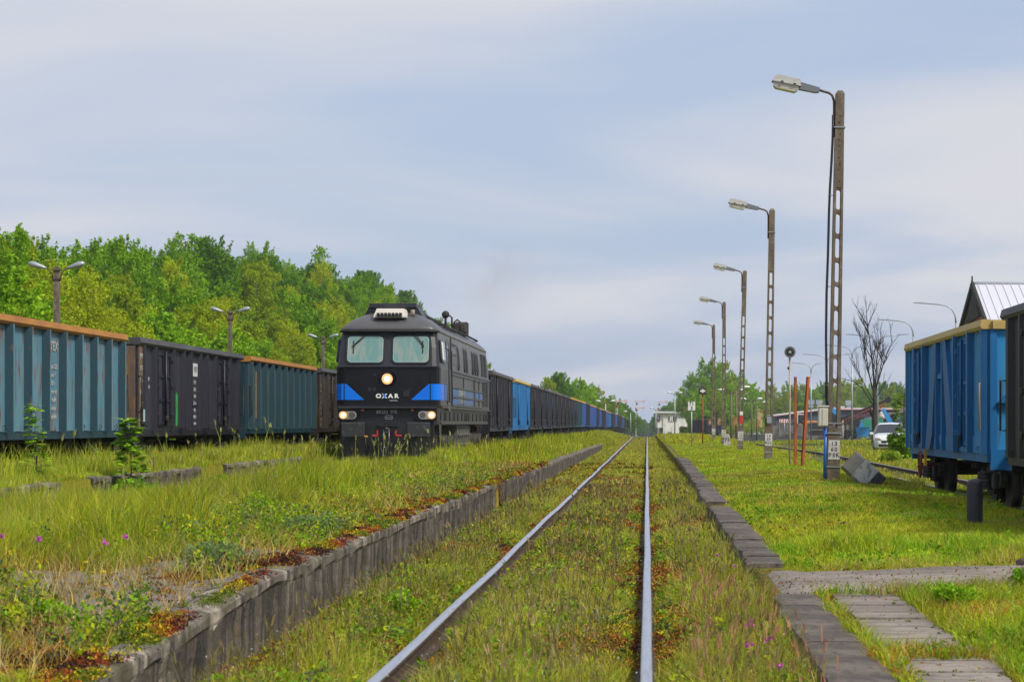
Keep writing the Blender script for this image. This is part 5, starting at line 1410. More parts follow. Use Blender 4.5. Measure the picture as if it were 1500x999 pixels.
q = MB(); q.box((0, 0, .9), (1.5, 1.1, .9), bev=.1); q.build('body', M['bollard'], fl)
q = MB()
for a_ in (-.6, .6):
    for c_ in (-.5, .5): q.box((a_, c_, 1.9), (.09, .09, 1.5))
q.box((0, 0, 2.65), (1.5, 1.2, .1)); q.build('cab_frame', M['ink'], fl)
q = MB(); q.box((-1.0, -.35, 1.5), (.1, .1, 2.5)); q.box((-1.0, .35, 1.5), (.1, .1, 2.5)); q.box((-1.4, -.3, .3), (.9, .12, .06)); q.box((-1.4, .3, .3), (.9, .12, .06)); q.build('mast', M['white'], fl)
for a_ in (-.5, .5): 
    q = MB(); q.cyl((a_, -.6, .35), (a_, .6, .35), .35, n=14); q.build('wheel', M['rubber'], fl)
bc = building('small light blue skip standing right of the forklift', 'skip', 30.4, 308, gz(30.4, 308) + .2, cat='skip')
q = MB(); q.prism([(-.85, .2), (.7, .2), (.95, 1.5), (-.95, 1.5), (-1.0, 1.1)], -.7, .7, 'y'); q.box((0, 0, 1.54), (2.05, 1.5, .09)); q.build('body', M['bluemach'], bc)
q = MB(); q.prism([(-.5, 1.58), (.1, 1.58), (-.2, 2.6)], -.2, .2, 'y'); q.build('hopper', M['bluemach'], bc)
gc_ = building('green steel container with a white panel before the timber shed', 'container', 34.4, 336, gz(34, 336) + 1.0, cat='container')
q = MB(); q.box((.2, 0, .9), (3.2, 2.2, 1.75)); 
for k in range(12): q.box((-1.25 + k * .26, -1.11, .9), (.1, .05, 1.6))
q.build('body', mat('green_container', (.02, .28, .19), .6), gc_); q = MB(); q.box((.7, -1.16, .75), (1.1, .06, .9)); q.build('panel', M['white'], gc_)
q = MB(); q.cyl((1.7, -.6, 1.8), (1.7, -.6, 2.5), .5, n=14); q.sphere((1.7, -.6, 2.5), .5, 12, half=True); q.build('tank', M['cream'], gc_)
rb_ = MB(); rb_.cyl((0, -.1, 0), (0, .1, 0), .3, n=18); rbo = tag(rb_.build('red_disc_sign', M['red'], loc=(33.9, 280, 1.35)), 'round red disc sign near the end of the blue wagon', 'sign'); q = MB(); q.cyl((0, 0, -2.0), (0, 0, -.2), .04, n=6); q.build('pole', M['galv'], rbo)

# coal heaps
for k, (x, y, r_, h_, lb) in enumerate([(21, 318, 3.4, .9, 'low black coal heap at the left end of the grey wall'), (27.6, 316, 4.0, 1.2, 'broad black coal heap under the conveyor foot'), (15.5, 300, 5.0, .7, 'long low coal heap before the far trees'), (35, 312, 4.5, 1.1, 'black coal heap under the blue excavator')]):
    q = MB(); n_ = 26; vs = []
    for i in range(7):
        rr_ = r_ * (1 - i / 6) ; 
        for j in range(n_):
            a_ = 2 * math.pi * j / n_; f_ = 1 + .22 * (float(vnoise(np.array([j * .5 + k * 9]), np.array([i * .6]), 70)[0]) - .5)
            vs.append((x + rr_ * f_ * math.cos(a_), y + rr_ * .8 * f_ * math.sin(a_), gz(x, y) - .3 + (h_ + .3) * (i / 6) ** .8 * f_))
    q.add(vs, [(i * n_ + j, i * n_ + (j + 1) % n_, (i + 1) * n_ + (j + 1) % n_, (i + 1) * n_ + j) for i in range(6) for j in range(n_)])
    tag(q.build('coal_heap', M['coalload']), lb, 'coal heap')

# ---------------------------------------------------------------- white car
car = empty('parked_car', (12.85, 115.5, gz(13, 115)), R(-5), 'white compact SUV parked beyond the track behind the green bush', 'car')
sec = []  # y, half-width-low, half-width-belt, half-width-roof, z sill, z belt, z roof
prof = [(-2.12, .66, .70, .60, .45, .62, .66), (-2.05, .80, .80, .72, .28, .72, .80), (-1.75, .88, .88, .80, .22, .80, .93), (-1.0, .90, .89, .82, .22, .88, 1.00), (-.80, .90, .89, .80, .22, .92, 1.04),
        (-.15, .90, .89, .64, .22, .95, 1.50), (.3, .90, .89, .63, .22, .96, 1.58), (1.2, .90, .89, .62, .22, .98, 1.57), (1.75, .89, .88, .60, .24, 1.0, 1.50), (2.05, .86, .84, .66, .30, 1.0, 1.12), (2.15, .78, .78, .60, .42, .92, 1.0)]
q = MB(); ringsC = []
for y, wl, wb_, wr, zs, zb_, zr_ in prof:
    ringsC.append([(-wl * .9, y, zs), (-wl, y, zs + .12), (-wb_, y, zb_), (-wr, y, zr_ - .05), (-wr * .8, y, zr_), (0, y, zr_ + .02), (wr * .8, y, zr_), (wr, y, zr_ - .05), (wb_, y, zb_), (wl, y, zs + .12), (wl * .9, y, zs)])
n_ = 11; q.v = [p for r in ringsC for p in r]
for i in range(len(ringsC) - 1):
    for j in range(n_ - 1):
        glass = (j in (2, 7) and 4 <= i <= 7) or (j in (3, 4, 5, 6) and i in (4,)) or (j in (3, 4, 5, 6) and i == 8)
        q.f.append([i * n_ + j, i * n_ + j + 1, (i + 1) * n_ + j + 1, (i + 1) * n_ + j]); q.m.append(1 if glass else 0); q.sm.append(not glass)
    q.f.append([i * n_, (i + 1) * n_, (i + 1) * n_ + n_ - 1, i * n_ + n_ - 1]); q.m.append(0); q.sm.append(False)
for i in (0, len(ringsC) - 1): q.f.append([i * n_ + j for j in range(n_)]); q.m.append(0); q.sm.append(False)
cb = q.build('body', [mat('car_white', (.66, .68, .70), .25, spec=.6, coat=.4), M['glass_dark']], car)
for s in (-1, 1):
    for y in (-1.35, 1.35):
        q = MB(); q.cyl((s * .70, y, .33), (s * .905, y, .33), .33, n=22); wo = q.build('wheel', M['rubber'], car); q = MB(); q.cyl((s * .89, y, .33), (s * .915, y, .33), .2, n=14); q.build('rim', M['galv'], wo)
    q = MB(); q.prism([(s * .46, .66), (s * .80, .70), (s * .84, .80), (s * .60, .80)], -2.12, -1.95, 'y'); q.build('headlight', M['lens'], car)
    q = MB(); q.box((s * 1.0, -.55, 1.02), (.2, .12, .14), bev=.03); q.build('mirror', M['white'], car)
    q = MB(); q.tube([(s * .60, -.1, 1.56), (s * .60, .1, 1.63), (s * .60, 1.4, 1.63), (s * .60, 1.6, 1.56)], .02, 5); q.build('roof_rail', M['galv'], car)
    q = MB()
    for y in (.42, .5): q.box((s * .79, y, 1.27), (.02, .05, .5), rot=Matrix.Rotation(s * -.45, 3, 'Y'))
    q.build('door_pillar', M['white'], car)
q = MB(); q.box((0, -2.115, .60), (1.0, .03, .12)); q.box((0, -2.12, .42), (1.3, .03, .12)); q.build('grille', M['rubber'], car)
q = MB(); q.box((0, -2.14, .50), (.5, .01, .11)); q.build('number_plate', M['white'], car)
# ---------------------------------------------------------------- foliage
def leafset(P, size, col, up=.3, aspect=1.6, jit=.25, nquad=1):
    """one folded diamond leaf (2 tris) per point"""
    n = len(P)
    d = rng.normal(size=(n, 3)); d[:, 2] += up; d /= np.linalg.norm(d, axis=1)[:, None]
    e = rng.normal(size=(n, 3)); e -= d * (e * d).sum(1)[:, None]; e /= np.linalg.norm(e, axis=1)[:, None]
    s = (size * rng.uniform(.6, 1.3, n))[:, None] if np.ndim(size) == 0 else (size * rng.uniform(.7, 1.25, n))[:, None]
    nn = np.cross(d, e)
    a = P; b = P + d * s * aspect * .5 + e * s * .5 + nn * s * .15; c = P + d * s * aspect; f = P + d * s * aspect * .5 - e * s * .5 + nn * s * .15
    V = np.stack([a, b, c, f], 1).reshape(-1, 3)
    i = np.arange(n)[:, None] * 4
    F = np.concatenate([i + [0, 1, 2], i + [0, 2, 3]], 1).reshape(-1, 3)
    C = np.repeat(col, 4, axis=0)
    return V, F, C
def merge(parts):
    V, F, C = [], [], []; o = 0
    for v, f, c in parts:
        V.append(v); F.append(f + o); C.append(c); o += len(v)
    return np.concatenate(V), np.concatenate(F), np.concatenate(C)
def crown(height, base, radius, n, lobes, ca, cb, leaf, seed, pointed=.0, drop=.0, airy=.0):
    r = np.random.default_rng(seed)
    L = []
    def env(t): return radius * (math.sin(math.pi * (.10 + .86 * t)) ** .75) * (1 - pointed * t * .8)
    for k in range(lobes):
        t = (k + r.uniform(0, 1)) / lobes; z = base + (height - base) * (.06 + .86 * t)
        e = env(t); a = k * 2.4 + r.uniform(-.5, .5); q_ = e * r.uniform(.45, .98)
        L.append((q_ * math.cos(a), q_ * math.sin(a), z + r.uniform(-.3, .3), radius * r.uniform(.14, .32) * (1 - .4 * t)))
    for k in range(lobes // 4):
        t = r.uniform(.2, .8); L.append((r.uniform(-.3, .3) * radius, r.uniform(-.3, .3) * radius, base + (height - base) * t, radius * .34))
    for k in range(4): L.append((r.uniform(-.3, .3) * radius, r.uniform(-.3, .3) * radius, height - radius * r.uniform(.08, .35), radius * r.uniform(.10, .2)))
    wts = np.array([l[3] ** 2 for l in L]); per_ = np.maximum(30, (n * .82 * wts / wts.sum()).astype(int)); P = []; Cc = []
    for (x, y, z, q_), per in zip(L, per_):
        v = r.normal(size=(per, 3)); v /= np.linalg.norm(v, axis=1)[:, None]
        rad = q_ * (1 - np.abs(r.normal(0, .25, per)))[:, None] * (1 + .9 * (fbm(v[:, 0] * 2.6 + x, v[:, 1] * 2.6 + z + v[:, 2] * 1.7, seed)[:, None] - .45))
        p = v * rad * [1.08, 1.08, .78] + [x, y, z]
        p[:, 2] -= drop * np.abs(r.normal(0, .5, per)) * q_
        keep = r.uniform(0, 1, per) > airy
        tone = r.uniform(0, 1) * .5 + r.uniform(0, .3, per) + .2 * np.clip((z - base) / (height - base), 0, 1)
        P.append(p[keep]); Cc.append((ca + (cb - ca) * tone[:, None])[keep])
    # sprigs breaking the outline
    ns = 70
    for k in range(ns):
        t = r.uniform(.15, 1.0); a = r.uniform(0, 6.28); e = env(min(t, .97)); z = base + (height - base) * (.06 + .90 * t)
        ln = radius * r.uniform(.12, .34); dx_ = math.cos(a); dy_ = math.sin(a); up_ = .35 + 1.5 * t
        m_ = int(n * .18 / ns); u = r.uniform(0, 1, m_)
        st = np.array([dx_ * e * .8, dy_ * e * .8, z]); dv = np.array([dx_ * .8, dy_ * .8, up_]); dv = dv / np.linalg.norm(dv)
        p = st + dv * (u * ln)[:, None] + r.normal(0, .05 * radius * .5, (m_, 3)) * (1.2 - u)[:, None]
        P.append(p); Cc.append(ca + (cb - ca) * (r.uniform(.3, 1) * np.ones(m_))[:, None])
    P = np.concatenate(P); Cc = np.concatenate(Cc)
    return P, Cc, L
def make_tree(name, H, base, rad, n, lobes, ca, cb, leaf, seed, trunkc, pointed=0., drop=0., airy=0.):
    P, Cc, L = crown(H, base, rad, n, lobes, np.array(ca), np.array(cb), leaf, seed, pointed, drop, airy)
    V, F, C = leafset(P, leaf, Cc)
    root = empty(name)
    co = bigmesh('crown', V, F, C, M['leaf']); reg(co, root)
    r = random.Random(seed)
    m = MB(); pts = [(0, 0, -.6), (.03 * H * r.uniform(-.3, .3), 0, H * .3), (.04 * H * r.uniform(-.4, .4), .02 * H * r.uniform(-1, 1), H * .62), (0, 0, H * .93)]
    m.tube(pts, .1, 7, rs=[.028 * H * .62, .02 * H * .62, .011 * H * .62, .01])
    for (x, y, z, q_) in L[:12]:
        zs = max(base * .7, z - .9 * math.hypot(x, y) - .4)
        m.tube([(0, 0, zs), (x * .5, y * .5, (zs + z) / 2 + .1), (x, y, z)], .05, 5, rs=[.05, .035, .012])
    m.build('trunk', M[trunkc], root)
    return root
M['birchbark'] = mat('birch_bark', (.36, .34, .31), .85, layers=[((4, 4, 9), (.06, .05, .045), .5, .6, .9)])
g1, g2 = (.085, .21, .003), (.28, .50, .006)       # fresh deep green
o1, o2 = (.14, .22, .003), (.36, .46, .007)      # olive
y1_, y2_ = (.25, .33, .004), (.48, .55, .008)      # yellow-green
d1, d2 = (.045, .14, .004), (.16, .33, .006)        # dark
m1, m2 = (.16, .34, .005), (.34, .56, .012)         # bright mid
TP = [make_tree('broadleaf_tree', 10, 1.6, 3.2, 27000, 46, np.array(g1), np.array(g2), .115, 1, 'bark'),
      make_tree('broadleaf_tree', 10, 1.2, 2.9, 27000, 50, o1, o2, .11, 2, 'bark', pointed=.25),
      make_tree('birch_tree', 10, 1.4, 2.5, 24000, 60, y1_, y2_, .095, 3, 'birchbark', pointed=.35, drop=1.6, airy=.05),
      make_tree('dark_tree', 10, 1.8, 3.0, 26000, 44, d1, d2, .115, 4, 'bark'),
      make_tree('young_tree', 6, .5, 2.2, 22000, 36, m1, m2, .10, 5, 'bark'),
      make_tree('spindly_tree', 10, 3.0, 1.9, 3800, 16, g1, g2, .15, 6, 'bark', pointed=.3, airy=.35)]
TK = ['fresh green broadleaf tree', 'olive-green broadleaf tree', 'light yellow-green birch', 'dark green tree', 'bright young bushy tree', 'thin spindly tree']
used_proto = set()
SEEN = {}
def put_tree(kind, x, y, s, zb=None, label=None, cat='tree', group=None, sz=1.0):
    p = TP[kind]
    zb = gz(x, y) if zb is None else zb
    if kind in used_proto: o = copy_tree(p)
    else: o = p; used_proto.add(kind)
    o.location = (x, y, zb - .1); o.scale = (s, s, s * sz); o.rotation_euler = (random.uniform(-.04, .04), random.uniform(-.04, .04), random.uniform(0, 6.28))
    tag(o, label, cat, group)
    return o
def where(x, y):
    px = 948 + 3200 * x / y
    for lim, t_ in ((30, 'at the left picture edge'), (75, 'just left of the nearest twin lamp'), (140, 'just right of the nearest twin lamp'), (200, 'above the right end of the teal wagon'), (255, 'above the left half of the navy wagon'), (325, 'left of the middle twin lamp'), (370, 'right of the middle twin lamp'),
                    (420, 'above the dull teal wagon'), (462, 'left of the farthest twin lamp'), (500, 'right of the farthest twin lamp'), (560, 'above the left of the locomotive cab'), (700, 'over the locomotive roof')):
        if px < lim: return t_
    return 'beyond the locomotive'
rt_ = random.Random(17)
rows = [(-23.6, (3, 7.0), 'front edge', [4, 2, 4, 1, 4, 0]), (-27.5, (6.2, 9.0), 'second row', [2, 1, 0, 4, 2, 1]), (-32, (7.5, 9.8), 'mid slope', [2, 0, 1, 1, 2, 0]), (-37, (8.5, 10.8), 'upper slope', [0, 1, 3, 0, 0, 2]), (-41.5, (9.2, 11.2), 'skyline', [0, 3, 0, 1, 0, 3]), (-48, (9.8, 11.6), 'back skyline', [0, 3, 5, 0, 1, 3])]
for ri, (xr, (h0, h1_), nm, kinds) in enumerate(rows):
    y = 62 + ri * 6 + (0 if ri < 3 else 12)
    while y < 388:
        x = xr + rt_.uniform(-1.6, 1.6)
        px = 948 + 3200 * x / y
        step = max(3.4, y / 20.5) * (1.0 if ri else .9)
        if px > -45:
            k = rt_.choice(kinds); h = rt_.uniform(h0, h1_) * (1 if y < 300 else 1.0)
            if ri == 0 and y > 230: y += step; continue
            base = 6 if k == 4 else 10
            put_tree(k, x, y, h / base, label='%s, %s of wood, %s' % (TK[k], nm, where(x, y)), cat='tree', group='trees of the wood: %s, %s, %s' % (TK[k], nm, where(x, y)), sz=rt_.uniform(.92, 1.08))
        y += step * rt_.uniform(.8, 1.2)
# the tall thin tree standing above the skyline
put_tree(5, -42, 198, 1.22, label='tall spiky tree sticking up above the skyline of the left wood', group=None)
put_tree(5, -41, 141, 1.12, label='thin tree poking above the skyline at the far left')
put_tree(5, -40, 268, 1.22, label='slim dark tree on the skyline left of the locomotive roof')

# ---- right and distant trees
rt2 = random.Random(5)
for (px, Y, yt, k, lb) in [(800, 330, 553, 1, 'leftmost tree rising behind the middle of the train'), (815, 335, 545, 3, 'tall dark-topped tree rising behind the train'), (832, 340, 556, 0, 'green tree right of the dark-topped one behind the train'), (848, 345, 556, 4, 'fresh green tree above the teal wagon of the train'), (863, 350, 562, 0, 'tree with drooping side above the blue wagons'), (877, 352, 566, 1, 'last tree of the clump behind the train'),
                           (890, 470, 583, 3, 'hazy tree left of the first semaphore'), (903, 480, 585, 0, 'hazy tree behind the first semaphore'), (915, 500, 590, 3, 'hazy tree between the first two semaphores'), (925, 520, 600, 3, 'small hazy tree beyond the tail of the train'), (896, 560, 578, 5, 'thin bare-topped tree above the hazy belt'),
                           (929, 720, 604, 3, 'far blue-grey tree left of the vanishing line'), (936, 840, 610, 3, 'farther blue-grey tree left of the vanishing line'), (942, 1050, 614, 3, 'farthest tree at the left of the vanishing line'), 
                           (966, 700, 600, 3, 'far tree right of the vanishing line'), (972, 640, 594, 3, 'far tree behind the signal box corner'), (959, 900, 611, 3, 'farthest tree at the right of the vanishing line'),
                           (985, 600, 586, 0, 'hazy tree behind the signal box roof'), (1000, 560, 577, 1, 'tree above the right end of the signal box'),
                           (1016, 470, 547, 0, 'left part of the big tree clump beyond the signs'), (1038, 475, 527, 0, 'tallest tree of the big clump beyond the signs'), (1060, 480, 532, 1, 'broad tree right of the tallest in the big clump'), (1080, 490, 545, 0, 'right shoulder tree of the big clump'), (1098, 500, 562, 4, 'low tree at the right foot of the big clump'), (1024, 440, 575, 4, 'young tree in front of the big clump on the left'), (1048, 440, 570, 1, 'olive tree low in the middle of the big clump'), (1068, 450, 580, 4, 'young tree low at the right of the big clump'), (1024, 450, 588, 4, 'young tree over the distant navy wagons'),
                           (1115, 520, 573, 1, 'first tree of the belt right of the big clump')]:
    h = 1.41 + (620 - yt) * Y / 3200 - gz(atx(px, Y), Y)
    put_tree(k, atx(px, Y), Y, h / (6 if k == 4 else 10), label=lb, group='distant trees across the railway', sz=1)
# hedge-like bushes at the foot of far trees
for k, (px, Y, hh) in enumerate([(1130, 640, 13), (1155, 650, 13.5), (1180, 640, 13), (1205, 655, 14), (1232, 650, 14.5), (1258, 640, 14.5), (1285, 655, 14), (1312, 640, 13.5), (1340, 650, 13.5), (1368, 640, 13.5), (1143, 590, 10.5), (1168, 600, 11), (1193, 590, 11), (1219, 600, 11.5), (1245, 590, 11.5), (1272, 600, 12), (1299, 590, 11.5), (1326, 600, 11), (1352, 590, 11), (1400, 620, 13), (1440, 630, 13), (1480, 620, 13)]):
    kk = rt2.choice([0, 1, 0, 3, 1])
    put_tree(kk, atx(px, Y) + rt2.uniform(-1, 1), Y, hh / 10 * 1.12, label='%s of the hazy %s belt behind the coal yard' % (TK[kk], 'back' if k < 10 or k > 18 else 'front'), group='%s of the hazy %s belt' % (TK[kk], 'back' if k < 10 or k > 18 else 'front'))
# small shrubs by the signal box, the hedge along the far line
def bush(name, x, y, w, h, n, ca, cb, leaf, label, cat='bush', seed=1, zb=None, group=None):
    r = np.random.default_rng(seed)
    nl = 9; P = []; C = []
    for k in range(nl):
        a = r.uniform(0, 6.28); q_ = w * .32 * math.sqrt(r.uniform(0, 1)); z = h * r.uniform(.25, .72); rr_ = w * r.uniform(.16, .28)
        v = r.normal(size=(n // nl, 3)); v /= np.linalg.norm(v, axis=1)[:, None]; v *= r.uniform(.55, 1, n // nl)[:, None]
        p = v * [rr_, rr_, min(rr_, h * .32)] + [q_ * math.cos(a), q_ * math.sin(a), z]
        P.append(p); C.append(np.array(ca) + (np.array(cb) - np.array(ca)) * (r.uniform(0, .5) + r.uniform(0, .5, n // nl))[:, None])
    P = np.concatenate(P); P[:, 2] = np.abs(P[:, 2]); C = np.concatenate(C)
    V, F, Cc = leafset(P, leaf, C)
    root = empty(name, (x, y, gz(x, y) - .02 if zb is None else zb), label=label, cat=cat, group=group)
    reg(bigmesh('foliage', V, F, Cc, M['leaf']), root)
    m = MB()
    for k in range(6):
        a = k * 1.05 + .3; m.tube([(0, 0, -.05), (w * .12 * math.cos(a), w * .12 * math.sin(a), h * .4), (w * .28 * math.cos(a), w * .28 * math.sin(a), h * .8)], .02, 5, rs=[.012 * h + .005, .008 * h + .003, .003])
    m.build('stem', M['bark'], root)
    return root
for k, (px, Y, w, h, lb) in enumerate([(1012, 470, 4, 2.2, 'low bush at the right of the signal box wall'), (1000, 480, 3.5, 1.8, 'small bush under the signal box window'), (1030, 440, 7, 3.0, 'bush before the distant navy wagon end'), (1125, 430, 12, 3.5, 'low hedge under the far yard lamps'), (1090, 420, 10, 3.0, 'low hedge behind the third slotted post')]):
    bush('bush', atx(px, Y), Y, w, h, 2600, o1, o2, .17, lb, seed=30 + k)

# ---- dead bare tree
dt = empty('dead_tree', (18.3, 176, gz(18.3, 176)), label='bare dead tree with dark trunk standing before the coal yard', cat='tree')
rd = random.Random(12)
mt = MB(); mb_ = MB()
mt.tube([(0, 0, -.3), (.05, 0, 1.2), (-.02, 0, 2.4), (.08, 0, 3.6), (-.05, 0, 5.0)], .3, 10, rs=[.40, .33, .31, .25, .20])
mt.tube([(-.1, 0, 2.5), (-.42, .05, 2.95), (-.48, .05, 3.2)], .1, 7, rs=[.24, .2, .14])
mt.tube([(.1, 0, 2.6), (.3, -.05, 3.0)], .1, 6, rs=[.18, .1])
mt.build('trunk', M['deadbark'], dt)
def limb(p, d, L, r_, depth):
    pts = [Vector(p)]; dd = Vector(d).normalized(); n_ = 5
    for k in range(n_):
        dd = (dd + Vector((rd.uniform(-.13, .13), rd.uniform(-.13, .13), rd.uniform(-.02, .12)))).normalized()
        pts.append(pts[-1] + dd * L / n_)
    mb_.tube(pts, r_, 5 if depth else 6, rs=[r_ * (1 - .8 * k / n_) for k in range(n_ + 1)])
    if depth < 3:
        for k in range([7, 6, 4][depth]):
            t_ = rd.uniform(.3, .98); q_ = pts[min(n_ - 1, int(t_ * n_))].lerp(pts[min(n_, int(t_ * n_) + 1)], t_ * n_ % 1)
            a_ = rd.uniform(0, 6.28); side = Vector((math.cos(a_), math.sin(a_) * .8, rd.uniform(.0, .7)))
            limb(q_, dd * .9 + side * .75, L * rd.uniform(.28, .5), r_ * .42, depth + 1)
for d, L, r_, z in [((-.05, 0, 1), 6.1, .16, 4.8), ((.12, .1, 1), 4.6, .13, 4.6), ((-.42, .1, 1), 5.2, .11, 4.4), ((.5, -.1, 1), 5.2, .11, 4.5), ((-.25, -.3, 1), 4.6, .10, 4.2), ((.28, .3, 1), 4.8, .10, 4.2), ((-.62, 0, .9), 4.4, .075, 3.7), ((.6, 0, .55), 2.2, .05, 3.9)]:
    limb((0, 0, z), d, L, r_, 0)
bl_ = [(-.05, 0, 3.35), (-.7, 0, 4.2), (-1.5, 0, 5.0), (-2.6, .1, 5.6), (-3.9, .1, 5.8), (-4.6, .1, 6.0)]
mb_.tube(bl_, .06, 6, rs=[.085, .075, .06, .045, .025, .01])
for k in range(5): limb(bl_[1 + k % 4], (-.8, rd.uniform(-.3, .3), rd.uniform(.1, .7)), 1.5, .025, 2)
mb_.build('branches', M['deadbark'], dt); dt.scale = (.66, .66, .92)

# ---- the maple saplings and the leafy shoot by the car
def sapling(label, x, y, H, n_leaf, w, seed, name='sapling', cat='sapling', ca=(.07, .19, .012), cb=(.17, .34, .03), leaf=.11, zb=None):
    r = np.random.default_rng(seed); rr2 = random.Random(seed)
    root = empty(name, (x, y, gz(x, y) if zb is None else zb), label=label, cat=cat)
    m = MB(); m.tube([(0, 0, -.05), (.02, 0, H * .4), (-.01, 0, H * .75), (.01, 0, H)], .01, 6, rs=[.014, .011, .007, .003])
    P = []; D = []
    tiers = int(H / .085)
    for k in range(tiers):
        z = H * (.12 + .88 * k / (tiers - 1)); 
        for j in range(3 if k % 2 else 2):
            a = rr2.uniform(0, 6.28); l_ = w * rr2.uniform(.35, 1) * (1 - .55 * z / H)
            tip = (l_ * math.cos(a), l_ * math.sin(a), z + l_ * .25)
            m.tube([(0, 0, z), (tip[0] * .6, tip[1] * .6, z + l_ * .25), tip], .003, 4)
            for _ in range(max(1, n_leaf // (tiers * 3))):
                P.append([tip[0] + rr2.uniform(-.05, .05), tip[1] + rr2.uniform(-.05, .05), tip[2] + rr2.uniform(-.05, .03)])
    m.build('stem', M['bark'], root)
    P = np.array(P); n = len(P)
    # palmate leaf: five pointed lobes fanned from one point, drooping
    out_ = []
    base_az = r.uniform(0, 6.28, n); tilt = r.uniform(-.5, .25, n); S = leaf * r.uniform(.6, 1.15, n)
    col = np.array(ca) + (np.array(cb) - np.array(ca)) * r.uniform(0, 1, n)[:, None]
    for la in (-1.15, -.6, 0, .6, 1.15):
        sc_ = 1 - .22 * abs(la)
        az = base_az + la
        d = np.stack([np.cos(az), np.sin(az), tilt], 1); e = np.stack([-np.sin(az), np.cos(az), 0 * az], 1)
        s_ = (S * sc_)[:, None]
        V = np.stack([P, P + d * s_ * .5 + e * s_ * .24, P + d * s_, P + d * s_ * .5 - e * s_ * .24], 1).reshape(-1, 3)
        i = np.arange(n)[:, None] * 4
        out_.append((V, np.concatenate([i + [0, 1, 2], i + [0, 2, 3]], 1).reshape(-1, 3), np.repeat(col, 4, 0)))
    reg(bigmesh('leaves', *merge(out_), M['leaf']), root)
    return root
sapling('slim maple sapling before the near teal wagon, leftmost', -9.80, 35.0, 1.20, 240, .27, 3, zb=.46, leaf=.12, ca=(.26, .48, .01), cb=(.42, .64, .03))
sapling('bushy maple sapling where the teal and navy wagons meet', -8.92, 37.7, 1.22, 700, .36, 4, zb=.22, leaf=.13, ca=(.24, .46, .01), cb=(.40, .62, .03))
bush('bush', -8.75, 37.3, .95, .42, 700, (.12, .30, .01), (.24, .44, .02), .08, 'low leafy growth at the foot of the bushy sapling', seed=61, cat='weed')
sapling('tall leafy shoot rising from the bush before the white car', 10.62, 92, 2.75, 800, .60, 7, ca=(.18, .38, .008), cb=(.38, .56, .02), leaf=.17)
bush('bush', 10.80, 92.2, 1.15, 1.15, 3600, (.16, .34, .008), (.34, .54, .02), .13, 'bright green bush in front of the white car', seed=62)
bush('bush', 9.9, 89, .9, .42, 1300, (.20, .32, .01), (.40, .48, .03), .11, 'yellow-green low bush left of the car bush', seed=63)
for k, (x, y, w, h, c_, lb) in enumerate([(-3.65, 13.4, .34, .16, (m1, m2), 'small green weed cushion on the bare slab, nearest'), (-3.95, 13.0, .22, .10, (m1, m2), 'tiny weed tuft beside the cushion on the bare slab'), (-4.7, 26.5, .7, .34, (m1, m2), 'rounded green weed on the left platform edge'), (-7.9, 40, 1.1, .42, (g1, g2), 'dark green weed clump in the grass before the kerb'),
                                        (-3.3, 21.4, .8, .28, ((.12, .20, .06), (.24, .34, .11)), 'grey-green feathery weed at the platform edge'), (-3.4, 17.0, .8, .28, ((.11, .20, .06), (.22, .32, .11)), 'grey-green feathery weed near the wall top'), (-1.95, 17.4, .35, .34, (m1, m2), 'bushy weed below the platform wall'),
                                        (4.0, 21.3, 1.0, .20, (g1, m2), 'dark leafy patch beyond the concrete path'), (5.2, 21.2, 1.2, .24, (g1, m2), 'leafy weeds at the right end of the concrete path'), (2.25, 15.9, .5, .26, (m1, m2), 'weed growing beside the paving slabs'), (3.0, 17.2, .3, .30, (m1, m2), 'upright weed on the near edge of the path')]):
    bush('weed_clump', x, y, w * .8, h * .85, 1900, c_[0], c_[1], .019 if y < 30 else .05, lb, cat='weed', seed=80 + k, zb=gz(x, y))

for k, (x, w, h) in enumerate([(-62, 34, 10), (-34, 30, 9.2), (-5, 30, 9.4), (14, 30, 9.2), (44, 34, 9.6)]):
    bush('far_wood', x, 1380, w, h, 6000, d1, d2, 1.0, 'blue-grey far wood closing the horizon, clump ' + ['at far left', 'left of the rails', 'straight down the line', 'right of the rails', 'behind the signal box'][k], cat='wood', seed=200 + k, zb=-8)
# ---------------------------------------------------------------- grass and low plants
def blades(P, h, w, lean, az, col, tipcol=None, flat=.35):
    n = len(P)
    d = np.stack([np.cos(az), np.sin(az), np.zeros(n)], 1)
    fa = rng.uniform(-.9, .9, n)      # blade width lies roughly across the view, with scatter
    e = np.stack([np.cos(fa), np.sin(fa), np.zeros(n)], 1)
    h = h[:, None]; w = w[:, None]; ln = lean[:, None]
    up = np.array([0, 0, 1.])
    m = P + d * ln * .30 * h + up * h * .55
    t = P + d * ln * h + up * h * (1 - .25 * ln)
    V = np.stack([P - e * w * .5, P + e * w * .5, m - e * w * .36, m + e * w * .36, t], 1).reshape(-1, 3)
    i = np.arange(n)[:, None] * 5
    F = np.concatenate([i + [0, 1, 3], i + [0, 3, 2], i + [2, 3, 4]], 1).reshape(-1, 3)
    if tipcol is None: C = np.repeat(col, 5, 0)
    else: C = np.stack([col, col, (col + tipcol) / 2, (col + tipcol) / 2, tipcol], 1).reshape(-1, 3)
    return V, F, C
def sample(n, Y0, Y1, X0=None, X1=None, pw=1.0):
    """points over the ground the camera can see (with a margin), weighted to the near end"""
    u = rng.uniform(0, 1, n)
    if pw == 1.0: Y = Y0 * (Y1 / Y0) ** u
    else:
        a = 1 - pw + 1
        Y = (Y0 ** a + (Y1 ** a - Y0 ** a) * u) ** (1 / a)
    xl = -948 / 3200 * Y - 1.3; xr = 552 / 3200 * Y + 1.3
    if X0 is not None: xl = np.maximum(xl, X0)
    if X1 is not None: xr = np.minimum(xr, X1)
    ok = xr > xl
    X = xl + (xr - xl) * rng.uniform(0, 1, n)
    return X[ok], Y[ok]
